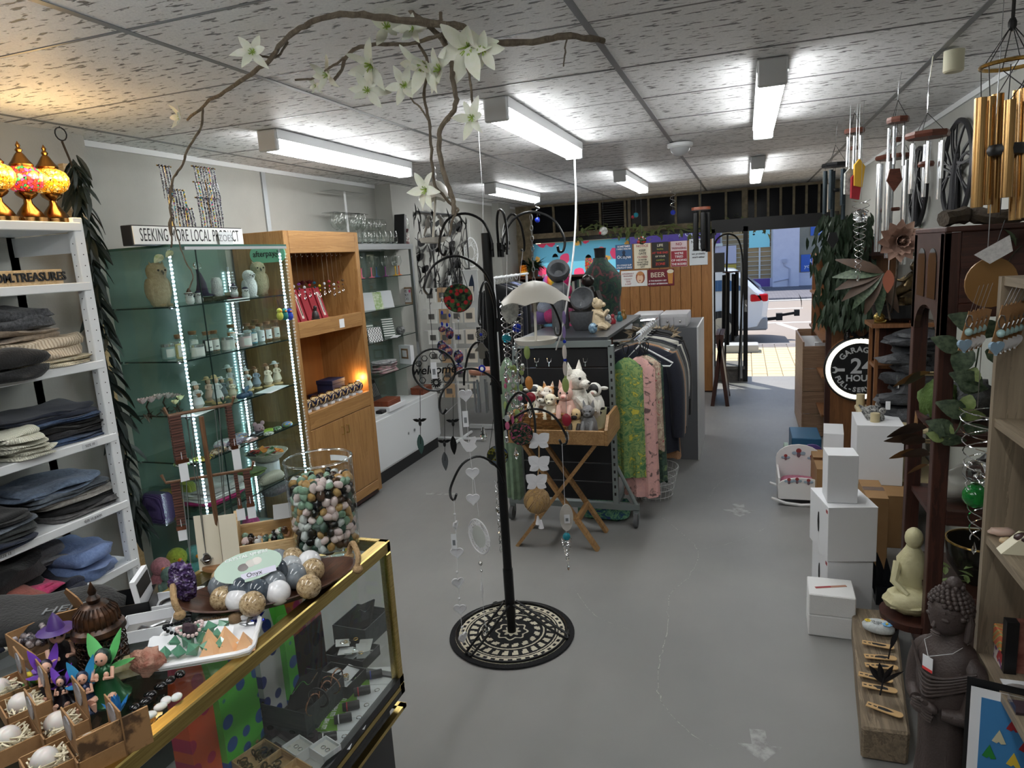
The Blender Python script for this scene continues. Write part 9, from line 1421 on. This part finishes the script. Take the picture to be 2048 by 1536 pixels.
def carton(label,x0,x1,y0,y1,z0,z1,m,rz=0,mark=0,tape=0):
 cx,cy=(x0+x1)/2,(y0+y1)/2;t=T('carton',label,'carton',(cx,cy,z0),rz);w_,d=(x1-x0)/2,(y1-y0)/2;bx(t,'box',m,-w_,w_,-d,d,.0005,z1-z0,bevel=.002,world=0);bx(t,'flap',m,-w_,w_,-d,.0,z1-z0,z1-z0+.003,world=0);bx(t,'flap',m,-w_,w_,.002,d,z1-z0,z1-z0+.002,world=0)
 if tape:bx(t,'tape',thin_glass('packing_tape',(226,206,170),2.),-w_-.001,w_+.001,-.03,.03,z1-z0+.003,z1-z0+.0036,world=0)
 if mark:b=MB();b.ball((-w_-.0006,0,(z1-z0)*.55),(.0006,.016,.05),10,None,lump(5,.5,4));b.build('printed_mark',INK,t,world=0);bx(t,'red_print',REDP,-w_-.0012,-w_-.0002,-d+.006,-d+.03,(z1-z0)-.03,(z1-z0)-.015,world=0)
carton('white carton with a dark mark at the bottom of the nearer stack',.345,.545,3.30,3.56,0,.27,BXW,.17,1);carton('large white carton with a dark mark and torn corner, middle of the nearer stack',.335,.55,3.28,3.56,.2735,.535,BXW,.19,1);carton('tall narrow white carton topping the nearer stack',.36,.49,3.33,3.47,.539,.765,BXW,.05)
carton('big white carton standing on the brown carton',.63,.875,4.30,4.65,.31,.665,BXW,-.05);carton('low white carton behind the tall narrow one',.50,.62,4.72,5.0,.3,.50,BXW,-.1);carton('brown taped carton under the big white one',.61,.90,4.12,4.62,0,.3065,CARDB,0,0,1);carton('brown carton beside the doll cradle',.44,.60,4.60,5.06,0,.296,CARDB,0,0,1);carton('tall brown carton between the stacks and the cabinet',.60,.70,3.75,4.05,0,.42,CARDB,0,0,1)
t=T('foam_box','white polystyrene box with a slot showing red on the floor','foam box',(.37,3.16,0),-.03);FOAM=mat('polystyrene',(222,222,222),.9,b=(220,.3));bx(t,'lower_half',FOAM,-.095,.095,-.09,.09,.0005,.10,bevel=.004,world=0);bx(t,'upper_half',FOAM,-.095,.095,-.09,.09,.102,.20,bevel=.004,world=0);b=MB();b.tf((0,0,.2002),(0,0,.35));b.box(-.07,.07,-.008,.008,0,.0012);o=b.build('slot',mat('tan_slot',(176,130,110),.7),t,world=0);b=MB();b.tf((0,0,.2003),(0,0,.35));b.box(-.068,.0,-.006,.006,0,.0016);b.build('red_item',REDP,o,world=0)
# ---------------------------------------------------------------- log bench with cut-out bookmarks
t=T('timber_sleeper','weathered timber sleeper lying on the floor beside the dark statue','timber',(.5,2.75,0));LOGM=wood('weathered_sleeper',(92,80,66),(146,130,108),'y',1.2,.85);b=MB();vs=[]
for y in(2.30,2.45,2.7,2.95,3.14):
 k=(y-2.3)/.84;x0,x1=.375+.08*k,.52+.11*k;vs+=[(x0+nz(y*5,1)*.01,y,.002),(x1+nz(y*5,2)*.01,y,.002),(x1+nz(y*6,3)*.008,y,.125+nz(y*4)*.008),(x0+nz(y*6,4)*.008,y,.122+nz(y*5,5)*.008)]
b.add(vs,[(j*4+i,j*4+(i+1)%4,j*4+4+(i+1)%4,j*4+4+i)for j in range(4)for i in range(4)]+[(3,2,1,0),(16,17,18,19)]);b.build('beam',LOGM,t,bevel=.008)
BAM=mat('bamboo_board',(196,160,110),.6)
for k,(px,py,rz)in enumerate(((1755,1290,-.5),(1760,1315,-.28),(1762,1333,-.3),(1750,1355,-.55),(1758,1376,-.5),(1768,1420,-.75))):c=at(px,py,z=.137);t=T('bamboo_bookmark',ODN[k]+' bamboo bookmark with a black cut-out figure, counted from the painted stone','bookmark',c,rz+.35);b=MB();b.prism([(-.055,-.014),(.04,-.016)]+[(.045+.014*cos(a),.016*sin(a))for a in[-1.2+.4*i for i in range(7)]]+[(.04,.016),(-.055,.014)],0,.003);b.build('board',BAM,t,world=0);bl(t,'cut_figure',INK,(.005,0,.003),(.024,.009,.0006),10,lump(k,.7,4),world=0);[bx(t,'slot',INK,x,x+.010,-.003,.003,.003,.0034,world=0)for x in(-.05,-.033)]
t=T('painted_rock','white heart-shaped rock painted with blue and yellow flowers and a verse','painted stone',at(1757,1262,z=.135),-.2);b=MB();slab(b,(0,0,0),.12,.075,.04,2.2,26,.008,2,.8);b.build('rock',mat('white_speckled_rock',(206,212,212),.5,n=(120,(180,186,188),.2)),t,1,world=0,angle=90)
for x,y,col,s in((.03,-.008,(110,170,220),.02),(-.04,.0,(230,200,60),.014),(.012,.022,(150,70,50),.013)):b=MB();[b.ball((x+s*.6*cos(j*1.05),y+s*.6*sin(j*1.05),.04),(s*.42,s*.3,.0025),8)for j in range(6)];o=b.build('painted_flower',mat('petal_paint_%d'%col[0],col,.5),t,1,world=0);bl(o,'centre',mat('yellow_paint',(236,206,80),.5),(x,y,.043),s*.25,8,world=0)
txl('Life made\nmy heart\nsmile',.010,INK,t,(-.008,-.012,.0425),(0,0,0),depth=.0003)
for px,py,L,lb in((1776,1300,.13,'thin black metal leaf stake standing on the sleeper'),(1760,1370,.12,'black metal dragonfly stake standing on the sleeper')):c=at(px,py+20,z=.135);t=T('metal_stake',lb,'ornament',c);tb(t,'stem',IRON,[c,c+V((.01,0,L*.6))],.003,5);[(lambda b:(leafshape(b,L*.7,.025,.1,.2,5,frame_m(c+V((.01,0,L*.4)),V((q*.5,0,1)),LAT)),b.build('blade',IRON,t)))(MB())for q in((.4,)if L>.125 else(-1.6,-.5,.6,1.8))]
t=T('metal_wing','black carved wing ornament leaning against the brown carton','ornament',A(1770,1200,3.3));[(lambda b:(leafshape(b,.34-.03*k,.055,-.1,.2,5,frame_m(A(1772+2*k,1230,3.45-.01*k),V((-.25+.12*k,0,1)),LAT)),b.build('feather',mat('black_wing',(24,27,33),.4),t)))(MB())for k in range(6)];bx(t,'foot',mat('black_wing',(24,27,33),.4),.6,.68,3.42,3.5,0,.09)
# ---------------------------------------------------------------- statues
BUD=mat('dark_brown_resin_statue',(62,52,50),.55,n=(18,(74,63,60),.3),b=(120,.25));c=V((.585,2.18,0));hz=-2.5;BDX=Matrix.Rotation(hz,4,'Z')
t=T('buddha_statue','dark brown standing robed statue with curled hair and folded hands','statue',c,hz);t.scale=(.85,)*3;q=dict(world=0);k=1.06
b=MB();n_=36;vs=[]
for z,rx,ry,fx in((0,.115,.11,0),(.02,.12,.115,0),(.06,.085,.088,0),(.2,.075,.078,.0),(.36,.078,.082,.0),(.46,.084,.092,.005),(.54,.08,.096,.0),(.585,.058,.078,-.005),(.61,.04,.048,-.005),(.66,.036,.04,.0)):vs+=[(fx*k+rx*k*cos(2*PI*i/n_)*(1+.05*sin(i*PI*2/n_*7+z*5)*(z<.5)),ry*k*sin(2*PI*i/n_),z*k)for i in range(n_)]
b.add(vs,[(j*n_+i,j*n_+(i+1)%n_,(j+1)*n_+(i+1)%n_,(j+1)*n_+i)for j in range(9)for i in range(n_)]+[tuple(range(n_))[::-1]]);b.build('robed_body',BUD,t,1,angle=70,**q)
hd=bl(t,'head',BUD,(.012,0,.705*k),(.068,.062,.085),24,lambda d:1+(.06 if d.x>.5 and abs(d.y)<.35 and d.z<-.3 else 0),**q);tb(t,'nose',BUD,[(.072,0,.735),(.083,0,.715),(.072,0,.708)],[.005,.008,.006],8,**q);[bl(t,'lip',BUD,(.07,0,z),(.010,.02,.005),10,**q)for z in(.688,.680)]
for s in(-1,1):
 bl(t,'eyelid',BUD,(.064,s*.027,.745),(.012,.018,.009),10,**q);tb(t,'brow',BUD,[(.072,s*.008,.762),(.068,s*.03,.772),(.05,s*.05,.762)],.004,5,**q);tb(t,'ear',BUD,[(-.0,s*.064,.77),(-.002,s*.07,.74),(.0,s*.067,.68),(.004,s*.064,.665)],[.008,.014,.013,.009],8,**q)
 tb(t,'sleeved_arm',BUD,spline([(-.005,s*.07,.605),(-.0,s*.112,.51),(.03,s*.105,.41),(.085,s*.05,.405)],4),[.02,.036,.042,.042,.041,.039,.037,.035,.032,.029,.026,.023,.02],12,**q);bl(t,'palm',BUD,(.105,s*.02,.405+s*.012),(.018,.034,.02),12,**q)
 [tb(t,'finger',BUD,[(.112,s*.0,.42+s*.012-j*.011),(.118,-s*.022,.418+s*.012-j*.011),(.112,-s*(.044-.004*abs(j-1)),.414+s*.01-j*.011)],[.0065,.006,.0045],7,**q)for j in range(4)];tb(t,'thumb',BUD,[(.11,s*.022,.425),(.124,s*.008,.44),(.122,-s*.004,.445)],[.008,.007,.005],7,**q)
for i in range(9):tb(t,'robe_fold',BUD,spline([(.06-.004*i,-.10+.004*i,.60-.018*i),(.095-.001*i,-.02,.53-.018*i),(.085,.05,.54-.012*i),(.02,.12,.58-.01*i)],4),.005,6,**q)if i<6 else tb(t,'robe_fold',BUD,[(.07-.02*(i-7)**2,.05*(i-7),.38),(.075-.02*(i-7)**2,.055*(i-7),.05)],.008,6,**q)
b=MB();rr=random.Random(4)
for j in range(9):
 ph=-.15+j*.19;m_=int(24*cos(ph))+1
 for i in range(m_):
  a=2*PI*(i+.5*(j%2))/m_
  if cos(a)>.35 and ph<.45-.15*abs(sin(a)):continue
  b.ball((.008+.07*cos(ph)*cos(a),.066*cos(ph)*sin(a),.765+.075*sin(ph)),.0098,7,5)
[b.ball((-.004+.028*cos(a),.028*sin(a),.845),.0098,7,5)for a in[i*.9 for i in range(7)]];b.ball((-.004,0,.852),.026,12);b.build('hair_curls',BUD,t,1,**q)['kind']='stuff'
o=bx(t,'price_tag',CARD,.098,.0995,-.02,.02,.545,.60,world=0);bx(o,'red_strip',mat('red_sticker',(214,60,60),.5),.0996,.1002,-.02,.02,.545,.556,world=0);tb(t,'tag_string',WPAINT,[(.098,0,.6),(.06,.06,.635),(-.03,.05,.645),(-.03,-.05,.645),(.06,-.05,.63),(.098,0,.6)],.0012,4,world=0)
IVR=mat('ivory_resin',(196,190,150),.5,b=(60,.3));c=A(1830,1225,2.95);c=V((.665,3.02,.2));t=T('seated_figure','ivory seated figure in draped robe on a brown stool by the cabinet post','statue',c);bl(t,'legs',IVR,c+V((-.01,-.02,.05)),(.10,.08,.055),18,lump(3,.15));lt(t,'torso',IVR,c+V((.0,.03,.06)),[(.055,0),(.05,.08),(.06,.15),(.03,.2),(.022,.22)],18);bl(t,'head',IVR,c+V((.0,.02,.31)),(.035,.038,.045),14);[tb(t,'arm',IVR,[c+V((s*.055,.02,.2)),c+V((s*.075,-.02,.13)),c+V((s*.03,-.06,.09))],[.018,.016,.013],8)for s in(-1,1)];[tb(t,'drape_fold',IVR,spline([c+V((-.09,-.06+.02*i,.03)),c+V((0,-.10+.012*i,.05-.012*i)),c+V((.07,-.07,.06))],4),.006,5)for i in range(5)]
t=T('stool','small brown round stool under the ivory seated figure','stool',(.665,3.0,0));lt(t,'seat',DWOOD,(.665,3.0,.165),[(.12,0),(.125,.03),(0,.032)],22);[tb(t,'leg',DWOOD,[(.665+.08*cos(a),3.0+.08*sin(a),.17),(.665+.1*cos(a),3.0+.1*sin(a),0)],.014,7)for a in(.5,2.1,3.7,5.3)]
# ---------------------------------------------------------------- grey oak shelving at the right edge
GOK=wood('grey_oak_board',(112,100,84),(146,132,112),'z',1.2);GOKY=wood('grey_oak_level',(112,100,84),(146,132,112),'y',1.2);t=T('grey_oak_shelving','grey oak open shelving at the right edge of the picture','shelving',(.88,1.6,0));bx(t,'end_panel',GOK,.66,1.1,2.2,2.225,0,1.62);[bx(t,'shelf',GOKY,.665,1.1,.7,2.199,z-.024,z)for z in(1.62,1.225,.875,.50)];bx(t,'back_panel',GOK,1.085,1.1,.7,2.2,.0,1.6);bx(t,'near_panel',GOK,.66,1.1,.68,.70,0,1.62)
for px,z,h,n_,lb in((1940,1.42,.11,4,'nearer left'),(2005,1.43,.125,5,'right')):
 for k in range(n_):y=2.05+.03*k+(.12 if px<2000 else 0);p=A(px+9*k,600,y);t=T('keyring_card',ODN[k]+' carded heart keyring of the '+lb+' row on the grey oak shelving','keyring',(p.x,y,1.62),0,'carded keyrings');b=MB();b.M=Matrix.Translation((p.x,y,z+h/2))@Euler((0,.25,.5)).to_matrix().to_4x4();b.box(-.016,.016,-.001,.001,-h/2,h/2);b.build('card',KRAFT,t);b=MB();b.M=frame_m((p.x-.012,y-.008,z+.02),V((.9,.5,0)),UPV);b.prism(heart(.34),0,.008);b.build('heart',mat('powder_blue',(140,168,190),.4)if k==0 else CARD,t);bl(t,'bead',mat('aqua_bead',(150,180,180),.4),(p.x,y-.006,z+.055),.011,8);tb(t,'ring',STEEL,[(p.x+.008*cos(i),y-.006,z+.085+.018*sin(i))for i in range(7)],.002,4);tb(t,'peg',STEEL,[(p.x,y,z+h-.01),(p.x+.02,y,1.6)],.0007,4)
def sh(px,py,z):return at(px,py,z=z+.0006)
c=sh(2038,828,1.225);t=T('sphere_on_stand','dark blue stone sphere on a ring stand, upper grey oak shelf','sphere',c);bl(t,'sphere',mat('navy_stone',(36,42,56),.08),c+V((0,0,.024)),.02,16);lt(t,'stand',mat('clear_stand',(170,172,160),.2),c,[(.018,0),(.014,.006),(0,.006)],14)
for px,py,r,lb in((2002,1072,(.034,.02,.014),'pink rose quartz chunk on the middle grey oak shelf'),(2012,1088,(.018,.012,.010),'small cream tumbled stone beside the rose quartz')):b=MB();b.ball((0,0,0),r,12,8,lump(px,.25));o=b.build('rough_stone',mat('rose_quartz_%d'%px,(206,180,166)if r[0]>.02 else(196,176,140),.4,sub=.2),None,1);o.location=sh(px,py,.875)+V((0,0,r[2]));tag(o,lb,'stone')
c=sh(2040,1055,.875);t=T('picture_frame','small dark framed print at the right picture edge on the grey oak shelf','picture frame',c);bx(t,'frame',GOK,c.x-.03,c.x+.09,1.98,2.0,.876,.96);bx(t,'print',mat('plum_print',(48,30,40),.4),c.x-.022,c.x+.08,1.976,1.981,.884,.952)
c=sh(2040,1105,.875);t=T('pottery_house','cream ceramic tent shape with dark painted top and yellow flower','ornament',c);b=MB();b.prism([(-.05,0),(.06,0),(.03,.05),(0,.055)],-.02,.02,'xz');b.v=[(p[0]+c.x,p[1]+c.y,p[2]+c.z)for p in b.v];b.build('body',mat('cream_glaze',(216,210,184),.3),t);bl(t,'cap',mat('brown_glaze',(60,40,40),.3),c+V((.015,-.004,.045)),(.035,.022,.014),12);bl(t,'flower',mat('yellow_paint',(236,206,80),.5),c+V((.015,-.02,.055)),.009,8)
t=T('galaxy_journal','book with a black spine and red starry cover leaning on the lowest grey oak shelf','book',(.74,2.12,.5));bx(t,'spine',BLACK,.70,.73,2.1,2.13,.501,.66);bx(t,'cover',mat('red_nebula',(110,56,50),.5,n=(26,(150,100,86),.15)),.73,.98,2.11,2.13,.501,.66)
STP=node_mat('striped_soap_wrap',lambda t,v,p:ramp(t,tex(t,'Wave',v,14,None,Distortion=.6,bands_direction='DIAGONAL').outputs['Fac'],[(0,(206,110,80)),(.3,(206,176,90)),(.55,(130,160,120)),(.8,(200,130,70))],'CONSTANT'),.5)
c=sh(2022,1335,.5);t=T('gift_box','colourful pattern printed box below the striped one','gift box',c);bx(t,'box',node_mat('folk_print',lambda t,v,p:ramp(t,tex(t,'Voronoi',v,60).outputs['Color'],[(0,(206,196,190)),(.5,(176,60,60)),(.7,(120,70,130)),(.85,(210,200,196))],'CONSTANT'),.5),c.x-.03,c.x+.1,c.y-.02,c.y+.05,.5005,.55,bevel=.002);t=T('gift_box','striped multicoloured wrapped box on the lowest grey oak shelf','gift box',c+V((0,0,.0505)));bx(t,'box',STP,c.x-.035,c.x+.045,c.y-.01,c.y+.05,.5515,.61,bevel=.003);bx(t,'band',mat('mustard_band',(190,140,50),.5),c.x+.045,c.x+.09,c.y-.01,c.y+.05,.5515,.61)
c=sh(2030,1370,.5);t=T('carded_crystal','white card with a crystal point and pearl, front of the lowest grey oak shelf','packaged item',c);bx(t,'card',CARD,c.x-.03,c.x+.05,c.y-.03,c.y+.02,.5006,.503);bl(t,'crystal',mat('grey_point',(130,124,122),.3),c+V((0,-.015,.006)),(.028,.007,.006),6);bl(t,'pearl',LACE,c+V((.035,-.01,.01)),.009,10)
c=sh(2040,1418,.5);t=T('acrylic_box','clear box of dark beads at the right edge of the lowest grey oak shelf','box',c);bx(t,'case',ACR,c.x-.02,c.x+.06,c.y-.03,c.y+.03,.5006,.525);bx(t,'insert',PLUMC,c.x-.018,c.x+.058,c.y-.028,c.y+.028,.501,.508)
a=A(1945,1375,2.0);t=T('framed_print','framed picture of paper boats on blue leaning at the lower right','picture',(.68,1.9,0));FR=frame_m((.60,2.02,.50),V((1,-.25,0)),V((0,-.1,-1)))
for n_,m,(x0,x1,y0,y1),zz in(('backing',BLACK,(-.01,.42,-.02,.5),-.012),('mount',CARD,(0,.40,0,.48),0),('sky',mat('print_blue',(60,124,178),.5),(.025,.38,.025,.46),.002)):b=MB();b.M=FR;b.box(x0,x1,y0,y1,-zz-.002,-zz);b.build(n_,m,t)
for x,y,col in((.10,.08,(150,40,50)),(.07,.125,(196,190,160)),(.05,.175,(40,130,60)),(.105,.18,(210,180,60)),(.13,.13,(150,40,50))):b=MB();b.M=FR;b.prism([(x,y-.02),(x+.009,y),(x+.016,y+.016),(x+.005,y+.02),(x,y+.014),(x-.005,y+.02),(x-.016,y+.016),(x-.009,y)],-.006,-.004);b.build('paper_boat',mat('boat_%d'%col[0],col,.5),t)
t=T('woven_basket','woven basket with an arched handle below the grey oak shelf','basket',(.66,1.72,.0));BSK=mat('seagrass',(150,126,92),.8,b=(120,.6));tb(t,'handle',BSK,[(.66+.1*cos(a),1.72,.27+.16*sin(a))for a in[PI*i/14 for i in range(15)]],.010,7);b=MB();[b.ring((.66,1.72,z),.095+z*.06,.009,'z',26,5)for z in[.02+.017*i for i in range(16)]];b.build('weave',BSK,t,1)['kind']='stuff'
